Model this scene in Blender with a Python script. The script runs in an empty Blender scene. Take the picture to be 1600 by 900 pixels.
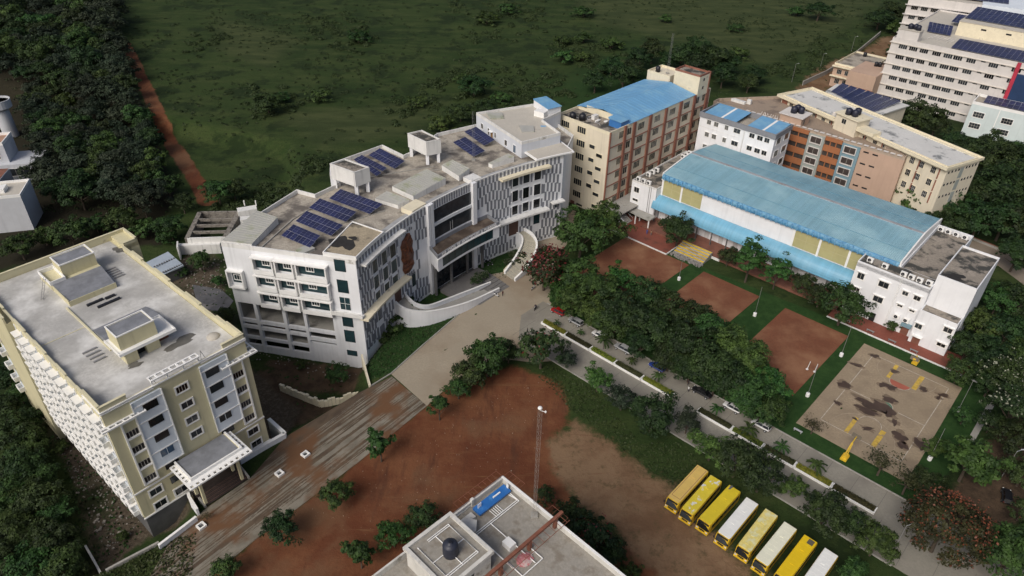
import bpy, bmesh, math, random
import numpy as np
from mathutils import Vector, Matrix
C = bpy.context.scene.collection
SC = bpy.context.scene
R = math.radians
# ---------------------------------------------------------------- camera, sky, sun, exposure
CAM_H, FOC, PITCH, ROLL = 107.0, 1130.0, R(35.0), R(1.27)
_cp, _sp, _c, _s = math.cos(PITCH), math.sin(PITCH), math.cos(ROLL), math.sin(ROLL)
FW = Vector((0, _cp, -_sp))
RT = Vector((1, 0, 0)) * _c + Vector((0, _sp, _cp)) * _s
UP = Vector((1, 0, 0)) * -_s + Vector((0, _sp, _cp)) * _c
cam = bpy.data.cameras.new("camera"); camo = bpy.data.objects.new("camera", cam); C.objects.link(camo)
M = Matrix((RT, UP, -FW)).transposed().to_4x4(); M.translation = (0, 0, CAM_H); camo.matrix_world = M
cam.sensor_width = 36.0; cam.lens = 36.0 * FOC / 1600.0; cam.clip_start = 1.0; cam.clip_end = 9000.0
SC.camera = camo
SUN_AZ, SUN_EL = R(236), R(43)      # direction the light comes from: azimuth (from +x, counter-clockwise), elevation
w = bpy.data.worlds.new("World"); SC.world = w; w.use_nodes = True
nt = w.node_tree; bg = nt.nodes["Background"]
sky = nt.nodes.new("ShaderNodeTexSky"); sky.sky_type = 'NISHITA'; sky.sun_disc = False
sky.sun_elevation = SUN_EL; sky.sun_rotation = R(90) - SUN_AZ
sky.air_density = .75; sky.dust_density = 6.0; sky.ozone_density = 1.0
nt.links.new(sky.outputs[0], bg.inputs[0]); bg.inputs[1].default_value = 0.115
sun = bpy.data.lights.new("sun", 'SUN'); sun.energy = 2.0; sun.angle = R(28); sun.color = (1.0, 0.975, 0.93)
suno = bpy.data.objects.new("sun", sun); C.objects.link(suno)
suno.rotation_euler = Vector((-math.cos(SUN_AZ) * math.cos(SUN_EL), -math.sin(SUN_AZ) * math.cos(SUN_EL), -math.sin(SUN_EL))).to_track_quat('-Z', 'Y').to_euler()
SC.view_settings.view_transform = 'Standard'; SC.view_settings.look = 'None'
SC.view_settings.exposure = -0.22; SC.view_settings.gamma = 1.0; SC.view_settings.use_curve_mapping = False
SC.render.engine = 'CYCLES'
SC.cycles.max_bounces = 5; SC.cycles.diffuse_bounces = 3; SC.cycles.glossy_bounces = 2; SC.cycles.transparent_max_bounces = 4
# ---------------------------------------------------------------- surveying helpers
def gp(x, y, z=0.0):
    """world point at height z for a point surveyed on the 1600 x 900 photograph"""
    d = FW * FOC + RT * (x - 800) + UP * (450 - y)
    return Vector((0, 0, CAM_H)) + d * ((z - CAM_H) / d.z)
def gpl(pts, z=0.0):
    return [gp(x, y, z).to_2d() for x, y in pts]
class Frame:
    def __init__(s, o, deg):
        s.o = Vector((o[0], o[1], 0)); s.a = R(deg)
        s.u = Vector((math.cos(s.a), math.sin(s.a), 0)); s.v = Vector((-math.sin(s.a), math.cos(s.a), 0))
    def w(s, u, v, z=0.0): return s.o + s.u * u + s.v * v + Vector((0, 0, z))
    def loc(s, p):
        d = Vector((p[0], p[1], 0)) - s.o; return d.dot(s.u), d.dot(s.v)
FH = Frame((100.0, 129.08), -42.5)        # sports hall, road, courts, buses
FL = Frame((-62.9, 79.2), 49.5)           # cream block on the left
FC = Frame((26.5, 191.4), 46.5)           # cream block with brown piers
FK = Frame((-62.47, 131.43), -11.46)      # side front of the white school
FF = Frame(gp(785.6, 744, 23), -44.5)     # roof at the bottom of the picture
class Arc:                                # concave front of the white school
    cx, cy, Rr = 56.5, 96.8, 93.5
    a0 = math.atan2(125.3 - 96.8, -32.2 - 56.5)
    def pt(s, d, off=0.0):
        a = s.a0 - d / s.Rr
        return Vector((s.cx + (s.Rr - off) * math.cos(a), s.cy + (s.Rr - off) * math.sin(a)))
    def ang(s, d):                        # rotation whose -y looks out of the front
        return s.a0 - d / s.Rr - math.pi / 2
ARC = Arc()
# ---------------------------------------------------------------- materials
MATS = {}
def mat(name, col, rough=.85, var=.12, sc=.35, stain=None, st=.6, ssc=.15, soft=.08, bump=0., bsc=3., streak=0., metal=0., rnd=0., spec=None, fine=0., panel=0.):
    if name in MATS: return MATS[name]
    m = bpy.data.materials.new(name); m.use_nodes = True; n = m.node_tree.nodes; l = m.node_tree.links
    b = n["Principled BSDF"]; b.inputs["Roughness"].default_value = rough; b.inputs["Metallic"].default_value = metal
    if spec is not None: b.inputs["Specular IOR Level"].default_value = spec
    tc = n.new("ShaderNodeTexCoord"); co = tc.outputs["Object"]
    nz = n.new("ShaderNodeTexNoise"); nz.inputs["Scale"].default_value = sc; nz.inputs["Detail"].default_value = 6; nz.inputs["Roughness"].default_value = .65
    l.new(co, nz.inputs["Vector"])
    def mixc(fac, a, c):
        x = n.new("ShaderNodeMix"); x.data_type = 'RGBA'
        if hasattr(fac, "links"): l.new(fac, x.inputs[0])
        else: x.inputs[0].default_value = fac
        for i, q in ((6, a), (7, c)):
            if hasattr(q, "links"): l.new(q, x.inputs[i])
            else: x.inputs[i].default_value = (*q, 1)
        return x.outputs[2]
    def ramp(src, lo, hi):
        x = n.new("ShaderNodeMapRange"); l.new(src, x.inputs[0]); x.inputs[1].default_value = lo; x.inputs[2].default_value = hi; x.interpolation_type = 'SMOOTHSTEP'
        return x.outputs[0]
    c = mixc(ramp(nz.outputs[0], .3, .7), [q * (1 - var) for q in col], [min(1, q * (1 + var)) for q in col])
    if rnd:
        oi = n.new("ShaderNodeObjectInfo")
        hs = n.new("ShaderNodeHueSaturation"); l.new(c, hs.inputs["Color"])
        mr = n.new("ShaderNodeMapRange"); l.new(oi.outputs["Random"], mr.inputs[0]); mr.inputs[3].default_value = 1 - rnd; mr.inputs[4].default_value = 1 + rnd
        l.new(mr.outputs[0], hs.inputs["Value"]); c = hs.outputs[0]
    if fine:
        z2 = n.new("ShaderNodeTexNoise"); z2.inputs["Scale"].default_value = 2.2; z2.inputs["Detail"].default_value = 8; z2.inputs["Roughness"].default_value = .75
        l.new(co, z2.inputs["Vector"]); c = mixc(ramp(z2.outputs[0], .35, .68), [q * (1 - fine) for q in col], c)
    if panel:
        mpp = n.new("ShaderNodeMapping"); mpp.inputs["Scale"].default_value = (.95, .02, .02); l.new(co, mpp.inputs["Vector"])
        zp = n.new("ShaderNodeTexNoise"); zp.inputs["Scale"].default_value = 1.; zp.inputs["Detail"].default_value = 3; zp.inputs["Roughness"].default_value = .8; l.new(mpp.outputs[0], zp.inputs["Vector"])
        mp_ = n.new("ShaderNodeMath"); mp_.operation = 'MULTIPLY'; l.new(ramp(zp.outputs[0], .40, .62), mp_.inputs[0]); mp_.inputs[1].default_value = panel; c = mixc(mp_.outputs[0], c, [q * .62 for q in col])
    if streak:
        mp = n.new("ShaderNodeMapping"); mp.inputs["Scale"].default_value = (1.3, 1.3, .07); l.new(co, mp.inputs["Vector"])
        z3 = n.new("ShaderNodeTexNoise"); z3.inputs["Scale"].default_value = 1.0; z3.inputs["Detail"].default_value = 5; l.new(mp.outputs[0], z3.inputs["Vector"])
        f = ramp(z3.outputs[0], .5, .78); mm = n.new("ShaderNodeMath"); mm.operation = 'MULTIPLY'; l.new(f, mm.inputs[0]); mm.inputs[1].default_value = streak
        c = mixc(mm.outputs[0], c, [q * .42 for q in col])
    if stain is not None:
        z4 = n.new("ShaderNodeTexNoise"); z4.inputs["Scale"].default_value = ssc; z4.inputs["Detail"].default_value = 7; z4.inputs["Roughness"].default_value = .62
        l.new(co, z4.inputs["Vector"]); c = mixc(ramp(z4.outputs[0], st - soft, st + soft), c, stain)
    l.new(c, b.inputs["Base Color"])
    if bump:
        z5 = n.new("ShaderNodeTexNoise"); z5.inputs["Scale"].default_value = bsc; z5.inputs["Detail"].default_value = 5; l.new(co, z5.inputs["Vector"])
        bp = n.new("ShaderNodeBump"); bp.inputs["Strength"].default_value = bump; bp.inputs["Distance"].default_value = .15; l.new(z5.outputs[0], bp.inputs["Height"]); l.new(bp.outputs[0], b.inputs["Normal"])
    MATS[name] = m; return m
def leafmat(name, dark, light, sc=.9, rnd=.18):
    if name in MATS: return MATS[name]
    m = bpy.data.materials.new(name); m.use_nodes = True; n = m.node_tree.nodes; l = m.node_tree.links; b = n["Principled BSDF"]
    b.inputs["Roughness"].default_value = .65; b.inputs["Specular IOR Level"].default_value = .25
    tc = n.new("ShaderNodeTexCoord"); nz = n.new("ShaderNodeTexNoise"); nz.inputs["Scale"].default_value = sc * 3; nz.inputs["Detail"].default_value = 3; l.new(tc.outputs["Object"], nz.inputs["Vector"])
    mr = n.new("ShaderNodeMapRange"); l.new(nz.outputs[0], mr.inputs[0]); mr.inputs[1].default_value = .35; mr.inputs[2].default_value = .66
    x = n.new("ShaderNodeMix"); x.data_type = 'RGBA'; l.new(mr.outputs[0], x.inputs[0]); x.inputs[6].default_value = (*dark, 1); x.inputs[7].default_value = (*light, 1)
    oi = n.new("ShaderNodeObjectInfo"); hs = n.new("ShaderNodeHueSaturation"); l.new(x.outputs[2], hs.inputs["Color"])
    r1 = n.new("ShaderNodeMapRange"); l.new(oi.outputs["Random"], r1.inputs[0]); r1.inputs[3].default_value = 1 - rnd * 1.4; r1.inputs[4].default_value = 1 + rnd * 1.4; l.new(r1.outputs[0], hs.inputs["Value"])
    r2 = n.new("ShaderNodeMath"); r2.operation = 'MULTIPLY'; r2.inputs[1].default_value = 7.31; l.new(oi.outputs["Random"], r2.inputs[0])
    r3 = n.new("ShaderNodeMath"); r3.operation = 'FRACT'; l.new(r2.outputs[0], r3.inputs[0])
    r4 = n.new("ShaderNodeMapRange"); l.new(r3.outputs[0], r4.inputs[0]); r4.inputs[3].default_value = .462; r4.inputs[4].default_value = .525; l.new(r4.outputs[0], hs.inputs["Hue"])
    l.new(hs.outputs[0], b.inputs["Base Color"]); MATS[name] = m; return m
WHITE = mat("white_paint", (.75, .765, .785), .7, .05, .2, streak=.22)
WHITE_DIRTY = mat("white_weathered_paint", (.68, .68, .66), .75, .08, .3, streak=.45, stain=(.32, .30, .26), st=.68, ssc=.3)
WHITE_TRIM = mat("white_trim_paint", (.80, .80, .78), .6, .04, .5)
CREAM = mat("cream_green_paint", (.57, .53, .345), .75, .05, .2, streak=.28)
CREAM_TOP = mat("cream_parapet_paint", (.60, .56, .38), .75, .07, .4, stain=(.40, .36, .24), st=.68, ssc=.4)
IVORY = mat("ivory_paint", (.67, .61, .48), .75, .05, .2, streak=.25)
IVORY_TRIM = mat("ivory_trim_paint", (.70, .64, .48), .7, .07, .5, stain=(.42, .38, .30), st=.66, ssc=.5)
PALEBLUE = mat("pale_blue_paint", (.64, .70, .76), .7, .04, .2, streak=.1)
BROWN = mat("brown_paint", (.25, .105, .07), .8, .12, .4)
GREYSTRIP = mat("grey_strip_paint", (.19, .20, .225), .75, .12, .3)
GREYBAND = mat("grey_band_paint", (.21, .22, .24), .75, .08, .4, streak=.2)
ROOF_L = mat("pale_concrete_roof", (.42, .415, .395), .85, .32, .15, stain=(.66, .66, .64), st=.55, ssc=.12, soft=.14, fine=.12)
ROOF_C = mat("weathered_concrete_roof", (.43, .39, .325), .9, .22, .25, stain=(.13, .115, .10), st=.54, ssc=.2, soft=.09, fine=.3)
ROOF_P = mat("pale_screed_roof", (.50, .47, .41), .9, .1, .2, stain=(.30, .27, .23), st=.66, ssc=.2, soft=.1, fine=.12)
ROOF_D = mat("dark_stained_roof", (.34, .30, .25), .9, .2, .3, stain=(.05, .05, .045), st=.52, ssc=.28, soft=.07, fine=.35)
ROOF_W = mat("whitewashed_roof", (.60, .60, .58), .85, .1, .2, stain=(.20, .21, .21), st=.60, ssc=.22, soft=.06, fine=.1)
CONC = mat("concrete", (.34, .33, .30), .9, .15, .3, stain=(.18, .17, .15), st=.62, ssc=.3, fine=.15)
CONC_D = mat("dark_plaster", (.10, .10, .10), .9, .2, .3)
SLAB_GREY = mat("grey_stone_slab", (.20, .21, .23), .6, .2, .5)
GLASS = mat("dark_glass", (.022, .026, .030), .1, .3, .8, rnd=.85)
GLASS_T = mat("teal_glass", (.022, .05, .058), .12, .25, .3, rnd=.3)
GLASS_B = mat("blue_glass", (.03, .07, .13), .15, .3, .4, rnd=.3)
DARK = mat("dark_interior", (.012, .012, .013), .9, .1)
FRAME_G = mat("window_bars", (.42, .40, .36), .6, .1, rnd=.2)
BLUE_SHEET = mat("bright_blue_roof_sheet", (.16, .37, .60), .45, .08, .25, stain=(.20, .40, .57), st=.56, ssc=.2, panel=.22, fine=.08)
HALL_SHEET = mat("faded_blue_roof_sheet", (.25, .44, .53), .5, .10, .1, stain=(.31, .48, .54), st=.54, ssc=.09, soft=.12, fine=.14, panel=.42)
VAULT_SHEET = mat("blue_canopy_sheet", (.16, .39, .55), .4, .06, .15, stain=(.20, .40, .53), st=.6, ssc=.1, soft=.1, panel=.3)
GREY_SHEET = mat("grey_corrugated_sheet", (.40, .40, .37), .55, .1, .3, stain=(.27, .29, .19), st=.57, ssc=.3, soft=.12)
SOLAR = mat("solar_cell", (.012, .016, .062), .4, .25, .5, rnd=.25)
ALU = mat("aluminium", (.55, .56, .58), .4, .08, .5, metal=.3)
PFRAME = mat("panel_frame", (.30, .31, .36), .5, .1, .5)
STEEL = mat("grey_steel", (.30, .30, .30), .5, .1, .5, metal=.4)
RUST = mat("rusty_red_steel", (.20, .075, .045), .7, .2, 1.)
BLACK = mat("black_plastic", (.014, .015, .02), .45, .15, 1.)
TYRE = mat("rubber", (.012, .012, .012), .85, .1, 1.)
YELLOW = mat("yellow_paint", (.66, .44, .03), .55, .1, 1.)
REDPAVE = mat("red_paving", (.22, .065, .042), .8, .16, .6, stain=(.13, .045, .03), st=.6, ssc=.3, fine=.15)
TILE_RED = mat("faded_red_tiles", (.18, .075, .05), .85, .2, .5)
BARK = mat("bark", (.075, .058, .042), .95, .2, 2.)
RED_FLOWER = mat("red_blossom", (.11, .014, .013), .6, .3, 3.)
ORANGE_FLOWER = mat("orange_blossom", (.13, .034, .012), .6, .3, 3.)
PALE_FLOWER = mat("pale_blossom", (.22, .23, .17), .6, .2, 3.)
ORANGE_WALL = mat("terracotta_orange_paint", (.32, .125, .052), .8, .07, .3, streak=.2)
TEAL_WALL = mat("dusty_blue_paint", (.17, .27, .32), .8, .06, .3, streak=.15)
SAGE_WALL = mat("sage_grey_paint", (.30, .33, .31), .8, .06, .3, streak=.2)
PINK_WALL = mat("pinkish_tan_paint", (.46, .325, .245), .8, .05, .2, streak=.12)
OFFWHITE = mat("dusty_white_paint", (.60, .575, .55), .8, .05, .2, streak=.2)
MAGENTA = mat("pinkish_red_paint", (.42, .03, .06), .6, .08, .5)
NAVY = mat("navy_cladding", (.02, .045, .11), .4, .1, .5)
PANEL_YEL = mat("pale_yellow_mesh_panel", (.40, .37, .18), .7, .06, .5)
WOODC = mat("carved_wood", (.17, .058, .026), .6, .3, 1.2, stain=(.07, .025, .012), st=.55, ssc=1.5)
LEAF_DARK = leafmat("leaf_dark", (.008, .020, .006), (.027, .054, .013))
LEAF_MID = leafmat("leaf_mid", (.011, .028, .007), (.042, .085, .018))
LEAF_BRIGHT = leafmat("leaf_bright", (.013, .038, .008), (.050, .112, .022))
LEAF_GREY = leafmat("leaf_greyish", (.010, .018, .009), (.031, .047, .025))
LEAF_OLIVE = leafmat("leaf_olive", (.020, .022, .008), (.052, .052, .017))
LEAF_HEDGE = leafmat("leaf_hedge_yellow", (.060, .08, .010), (.15, .165, .02))
LEAF_SCRUB = leafmat("leaf_scrub", (.016, .028, .008), (.042, .060, .018))
# ---------------------------------------------------------------- mesh helpers
class MB:
    """collects shapes into one mesh; coordinates are local to the object"""
    def __init__(s): s.v = []; s.f = []; s.m = []
    def face(s, pts, mi=0):
        i = len(s.v); s.v += [tuple(p) for p in pts]; s.f.append(tuple(range(i, i + len(pts)))); s.m.append(mi)
    def box(s, x0, x1, y0, y1, z0, z1, mi=0, top=None):
        i = len(s.v); s.v += [(x, y, z) for z in (z0, z1) for x, y in ((x0, y0), (x1, y0), (x1, y1), (x0, y1))]
        for k, q in enumerate(((3, 2, 1, 0), (4, 5, 6, 7), (0, 1, 5, 4), (1, 2, 6, 5), (2, 3, 7, 6), (3, 0, 4, 7))):
            s.f.append(tuple(i + a for a in q)); s.m.append(top if (top is not None and k == 1) else mi)
    def prism(s, poly, z0, z1, mi=0, top=None, caps=True):
        n = len(poly); i = len(s.v)
        z0 = [z0] * n if not hasattr(z0, '__len__') else z0; z1 = [z1] * n if not hasattr(z1, '__len__') else z1
        s.v += [(p[0], p[1], z0[k]) for k, p in enumerate(poly)] + [(p[0], p[1], z1[k]) for k, p in enumerate(poly)]
        for k in range(n): s.f.append((i + k, i + (k + 1) % n, i + n + (k + 1) % n, i + n + k)); s.m.append(mi)
        if caps:
            s.f.append(tuple(i + n + k for k in range(n))); s.m.append(mi if top is None else top)
            s.f.append(tuple(i + n - 1 - k for k in range(n))); s.m.append(mi)
    def obox(s, p0, p1, wd, z0, z1, mi=0, z0b=None, z1b=None):
        """wall between two plan points, width wd centred on the line"""
        p0 = Vector(p0[:2]); p1 = Vector(p1[:2]); d = (p1 - p0).normalized(); nn = Vector((-d.y, d.x)) * wd / 2
        z0b = z0 if z0b is None else z0b; z1b = z1 if z1b is None else z1b
        s.prism([p0 - nn, p1 - nn, p1 + nn, p0 + nn], [z0, z0b, z0b, z0], [z1, z1b, z1b, z1], mi)
    def tube(s, p0, p1, r0, r1=None, n=6, mi=0, cap=True):
        p0 = Vector(p0); p1 = Vector(p1); r1 = r0 if r1 is None else r1; d = (p1 - p0).normalized()
        a = d.orthogonal().normalized(); b = d.cross(a); i = len(s.v)
        for p, r in ((p0, r0), (p1, r1)):
            for k in range(n):
                t = 2 * math.pi * k / n; s.v.append(tuple(p + a * r * math.cos(t) + b * r * math.sin(t)))
        for k in range(n): s.f.append((i + k, i + (k + 1) % n, i + n + (k + 1) % n, i + n + k)); s.m.append(mi)
        if cap:
            s.f.append(tuple(i + n - 1 - k for k in range(n))); s.m.append(mi); s.f.append(tuple(i + n + k for k in range(n))); s.m.append(mi)
    def lathe(s, prof, c=(0, 0), n=16, mi=0):
        i = len(s.v)
        for r, z in prof:
            for k in range(n): t = 2 * math.pi * k / n; s.v.append((c[0] + r * math.cos(t), c[1] + r * math.sin(t), z))
        for j in range(len(prof) - 1):
            for k in range(n): s.f.append((i + j * n + k, i + j * n + (k + 1) % n, i + (j + 1) * n + (k + 1) % n, i + (j + 1) * n + k)); s.m.append(mi)
        s.f.append(tuple(i + (len(prof) - 1) * n + k for k in range(n))); s.m.append(mi)
    def ellip(s, c, r, n=8, mi=0):
        i = len(s.v); rows = n // 2 + 1
        for j in range(rows):
            ph = math.pi * j / (rows - 1)
            for k in range(n): t = 2 * math.pi * k / n; s.v.append((c[0] + r[0] * math.sin(ph) * math.cos(t), c[1] + r[1] * math.sin(ph) * math.sin(t), c[2] + r[2] * math.cos(ph)))
        for j in range(rows - 1):
            for k in range(n): s.f.append((i + (j + 1) * n + k, i + (j + 1) * n + (k + 1) % n, i + j * n + (k + 1) % n, i + j * n + k)); s.m.append(mi)
    def mesh(s, name, mats, smooth=False):
        me = bpy.data.meshes.new(name); me.from_pydata(s.v, [], s.f)
        for q in (mats if isinstance(mats, (list, tuple)) else [mats]): me.materials.append(q)
        me.polygons.foreach_set("material_index", s.m)
        if smooth: me.polygons.foreach_set("use_smooth", [True] * len(s.f))
        me.update(); return me
def link(name, me, parent=None, loc=(0, 0, 0), rz=0.0, sc=None, kind=None):
    o = bpy.data.objects.new(name, me); C.objects.link(o)
    if parent is not None: o.parent = parent
    o.location = loc; o.rotation_euler = (0, 0, rz)
    if sc is not None: o.scale = (sc, sc, sc) if not hasattr(sc, '__len__') else sc
    if kind: o["kind"] = kind
    return o
def tag(o, label, cat, group=None, kind=None):
    o["label"] = label; o["category"] = cat
    if group: o["group"] = group
    if kind: o["kind"] = kind
    return o
def thing(name, label, cat, loc=(0, 0, 0), rz=0.0, group=None, sc=None):
    return tag(link(name, None, None, loc, rz, sc), label, cat, group)
def part(name, mb, mats, parent, kind=None, smooth=False, loc=(0, 0, 0), rz=0.0, label=None):
    o = link(name, mb.mesh(name, mats, smooth), parent, loc, rz, kind=kind)
    if label: o["label"] = label
    return o
def bevel(o, wdt=.05, seg=2):
    b = o.modifiers.new("bevel", 'BEVEL'); b.width = wdt; b.segments = seg; b.limit_method = 'ANGLE'; return o
def npmesh(name, verts, quads, mats, smooth=False, mi=None):
    me = bpy.data.meshes.new(name); nv, nq = len(verts), len(quads)
    me.vertices.add(nv); me.vertices.foreach_set("co", np.asarray(verts, np.float32).ravel())
    me.loops.add(nq * 4); me.loops.foreach_set("vertex_index", np.asarray(quads, np.int32).ravel())
    me.polygons.add(nq); me.polygons.foreach_set("loop_start", np.arange(0, nq * 4, 4, dtype=np.int32))
    for q in (mats if isinstance(mats, (list, tuple)) else [mats]): me.materials.append(q)
    if mi is not None: me.polygons.foreach_set("material_index", np.asarray(mi, np.int32))
    if smooth: me.polygons.foreach_set("use_smooth", np.ones(nq, bool))
    me.update(calc_edges=True); return me
def leaves(cs, ns, size, rng):
    """diamond leaf faces: centres, normals, half lengths -> verts, quads"""
    n = len(cs); ns = ns / np.maximum(np.linalg.norm(ns, axis=1, keepdims=True), 1e-6)
    t = np.cross(ns, rng.normal(size=(n, 3))); t /= np.maximum(np.linalg.norm(t, axis=1, keepdims=True), 1e-6); b = np.cross(ns, t)
    sz = np.asarray(size).reshape(-1, 1); k = rng.uniform(.45, .75, (n, 1))
    v = np.stack([cs - t * sz, cs - b * sz * k, cs + t * sz, cs + b * sz * k], 1).reshape(-1, 3)
    return v, np.arange(4 * n).reshape(-1, 4)
def inset(poly, d):
    n = len(poly); out = []
    ar = sum(poly[i][0] * poly[(i + 1) % n][1] - poly[(i + 1) % n][0] * poly[i][1] for i in range(n)); sg = 1 if ar > 0 else -1
    for i in range(n):
        p, q, r = Vector(poly[i - 1][:2]), Vector(poly[i][:2]), Vector(poly[(i + 1) % n][:2])
        a = (q - p).normalized(); b = (r - q).normalized(); na = Vector((-a.y, a.x)) * sg; nb = Vector((-b.y, b.x)) * sg
        m = na + nb; den = 1 + na.dot(nb); out.append(q + m * (d / max(den, .35)))
    return out
def ring(mb, poly, d, z0, z1, mi=0):
    """parapet running round a plan"""
    q = inset(poly, d); n = len(poly)
    for i in range(n):
        j = (i + 1) % n; mb.prism([poly[i], poly[j], q[j], q[i]], z0, z1, mi)
# ---------------------------------------------------------------- windows
_wc = {}
def window(parent, pos, rz, wd, ht, glass=GLASS, frame=WHITE_TRIM, nx=2, nz=1, fw=.12, proud=.12, bars=FRAME_G, hood=0.0, name="window"):
    """window centred at pos (bottom centre), outward = local -y; frame with bars, pane behind"""
    key = (round(wd, 2), round(ht, 2), glass.name, frame.name if frame else None, nx, nz, fw, proud, bars.name, hood)
    if key not in _wc:
        mb = MB(); x = wd / 2; ms = [frame or bars, bars]
        if frame:
            mb.box(-x - fw, -x, -proud, 0, -fw, ht + fw); mb.box(x, x + fw, -proud, 0, -fw, ht + fw)
            mb.box(-x, x, -proud, 0, -fw, 0); mb.box(-x, x, -proud, 0, ht, ht + fw)
        if hood: mb.box(-x - fw - .1, x + fw + .1, -hood, 0, ht + fw + .01, ht + fw + .12)
        for k in range(1, nx): a = -x + wd * k / nx; mb.box(a - .04, a + .04, -.055, -.01, .0, ht, 1)
        for k in range(1, nz): a = ht * k / nz; mb.box(-x, x, -.052, -.012, a - .04, a + .04, 1)
        mb.box(-x, x, -.05, -.01, 0, .06, 1); mb.box(-x, x, -.05, -.01, ht - .06, ht, 1)
        mb.box(-x, -x + .06, -.048, -.011, .06, ht - .06, 1); mb.box(x - .06, x, -.048, -.011, .06, ht - .06, 1)
        pn = MB(); pn.box(-x + .005, x - .005, -.035, .05, .005, ht - .005)
        _wc[key] = (mb.mesh("window", ms), pn.mesh("pane", [glass]))
    a, b = _wc[key]
    o = link(name, a, parent, pos, rz); link("pane", b, o); return o
def wfront(p, u0, u1, z0, z1, v=0.0, **k): return window(p, ((u0 + u1) / 2, v, z0), 0, abs(u1 - u0), z1 - z0, **k)
def wleft(p, v0, v1, z0, z1, u=0.0, **k): return window(p, (u, (v0 + v1) / 2, z0), -math.pi / 2, abs(v1 - v0), z1 - z0, **k)
def wright(p, v0, v1, z0, z1, u=0.0, **k): return window(p, (u, (v0 + v1) / 2, z0), math.pi / 2, abs(v1 - v0), z1 - z0, **k)
def warc(p, s0, s1, z0, z1, off=0.0, **k):
    q = ARC.pt((s0 + s1) / 2, off); return window(p, (q.x, q.y, z0), ARC.ang((s0 + s1) / 2), abs(s1 - s0), z1 - z0, **k)
# ---------------------------------------------------------------- terrain
def segdist(px, py, poly, closed=True):
    d = np.full(px.shape, 1e9); ins = np.zeros(px.shape, bool); n = len(poly)
    for i in range(n if closed else n - 1):
        ax, ay = poly[i][0], poly[i][1]; bx, by = poly[(i + 1) % n][0], poly[(i + 1) % n][1]
        ex, ey = bx - ax, by - ay; t = np.clip(((px - ax) * ex + (py - ay) * ey) / (ex * ex + ey * ey + 1e-9), 0, 1)
        d = np.minimum(d, np.hypot(px - ax - t * ex, py - ay - t * ey))
        if closed:
            c = (ay > py) != (by > py); xs = (bx - ax) * (py - ay) / (by - ay + 1e-12) + ax; ins ^= c & (px < xs)
    return np.where(ins, -d, d)
LOW = -4.6
_low = gpl([(-260, 1010), (140, 905), (250, 850), (306, 806)]) + [FL.w(8.6, -1.2).to_2d(), FL.w(8.6, .5).to_2d(), FL.w(24.5, .5).to_2d()] + \
       gpl([(447, 679), (500, 650), (562, 614), (580, 603)]) + gpl([(574, 588), (640, 500)], -2) + [ARC.pt(12, -3), ARC.pt(14, -12), Vector((-60, 190)), Vector((-80, 240)), Vector((-300, 330)), Vector((-420, 200)), Vector((-300, 40))]
def height_np(x, y):
    d = segdist(np.asarray(x, float), np.asarray(y, float), _low)
    t = np.clip((.6 - d) / 5.5, 0, 1); t = t * t * (3 - 2 * t); return LOW * t
def hz(x, y): return float(height_np(np.array([x]), np.array([y]))[0])
def axis(segs):
    out = []
    for a, b, st in segs: out += list(np.arange(a, b, st))
    return np.array(out + [segs[-1][1]], float)
gx = axis(((-4000, -1000, 500), (-1000, -400, 60), (-400, -210, 6), (-210, -120, 2), (-120, 130, 1.25), (130, 460, 6), (460, 1000, 60), (1000, 4000, 500)))
gy = axis(((-400, 40, 40), (40, 240, 1.25), (240, 345, 2), (345, 480, 5), (480, 1200, 60), (1200, 6000, 400)))
X, Y = np.meshgrid(gx, gy); Z = height_np(X, Y) - .06
rng = np.random.default_rng(5)
near = (X > -120) & (X < 130) & (Y > 45) & (Y < 240)
Z = Z + np.where(near, rng.normal(0, .025, X.shape), 0)
red_polys = [gpl([(665, 632), (700, 612), (800, 570), (880, 600), (890, 660), (850, 690), (862, 735), (900, 790), (980, 860), (1030, 900), (900, 960), (330, 960), (330, 895), (400, 838), (520, 750), (600, 685)])]
path_line = gpl([(196, 70), (216, 108), (240, 165), (263, 207), (294, 250), (320, 294)])
tan_polys = [gpl([(855, 690), (900, 660), (960, 690), (990, 715), (1010, 740), (1060, 770), (1100, 830), (1180, 900), (1250, 960), (1000, 960), (980, 860), (900, 785), (860, 740)]),
             gpl([(1370, 225), (1420, 235), (1425, 255), (1380, 240)]), gpl([(1215, 160), (1260, 120), (1420, 40), (1440, 60), (1330, 130)])]
rub_polys = [gpl([(60, 640), (110, 640), (240, 840), (150, 905), (120, 760)], LOW), gpl([(250, 430), (330, 370), (380, 560), (420, 600), (470, 640), (400, 640)], LOW), gpl([(225, 850), (330, 800), (300, 740), (220, 790)], LOW), gpl([(395, 600), (470, 640), (440, 700), (400, 700)], LOW)]
brown_polys = [gpl([(1440, 792), (1500, 762), (1545, 690), (1600, 640), (1640, 700), (1600, 800), (1530, 860), (1490, 930), (1420, 930)]), gpl([(400, 570), (470, 610), (520, 640), (440, 675), (410, 640)], LOW), gpl([(400, 560), (570, 575), (560, 612), (470, 612)], LOW)]
wood_poly = gpl([(-300, -60), (165, -60), (195, 80), (228, 180), (275, 300), (250, 380), (-200, 450)], LOW)
lawn_polys = [gpl([(611, 585), (570, 595), (575, 540), (640, 470), (722, 488)]), gpl([(640, 470), (680, 430), (720, 420), (800, 370), (830, 380), (800, 430), (700, 470)]), gpl([(880, 410), (985, 372), (1335, 512), (1530, 600), (1560, 640), (1437, 795), (1190, 658), (976, 535), (850, 470)])]
bright_polys = [gpl([(860, 130), (1000, 60), (1080, 150), (900, 200)]), gpl([(830, 110), (960, 150), (860, 175)])]
def msk(polys, soft):
    m = np.zeros(X.shape)
    for p in polys: m = np.maximum(m, np.clip(.5 - segdist(X, Y, p) / (2 * soft), 0, 1))
    return m
m_red = msk(red_polys, 4.5)
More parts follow.
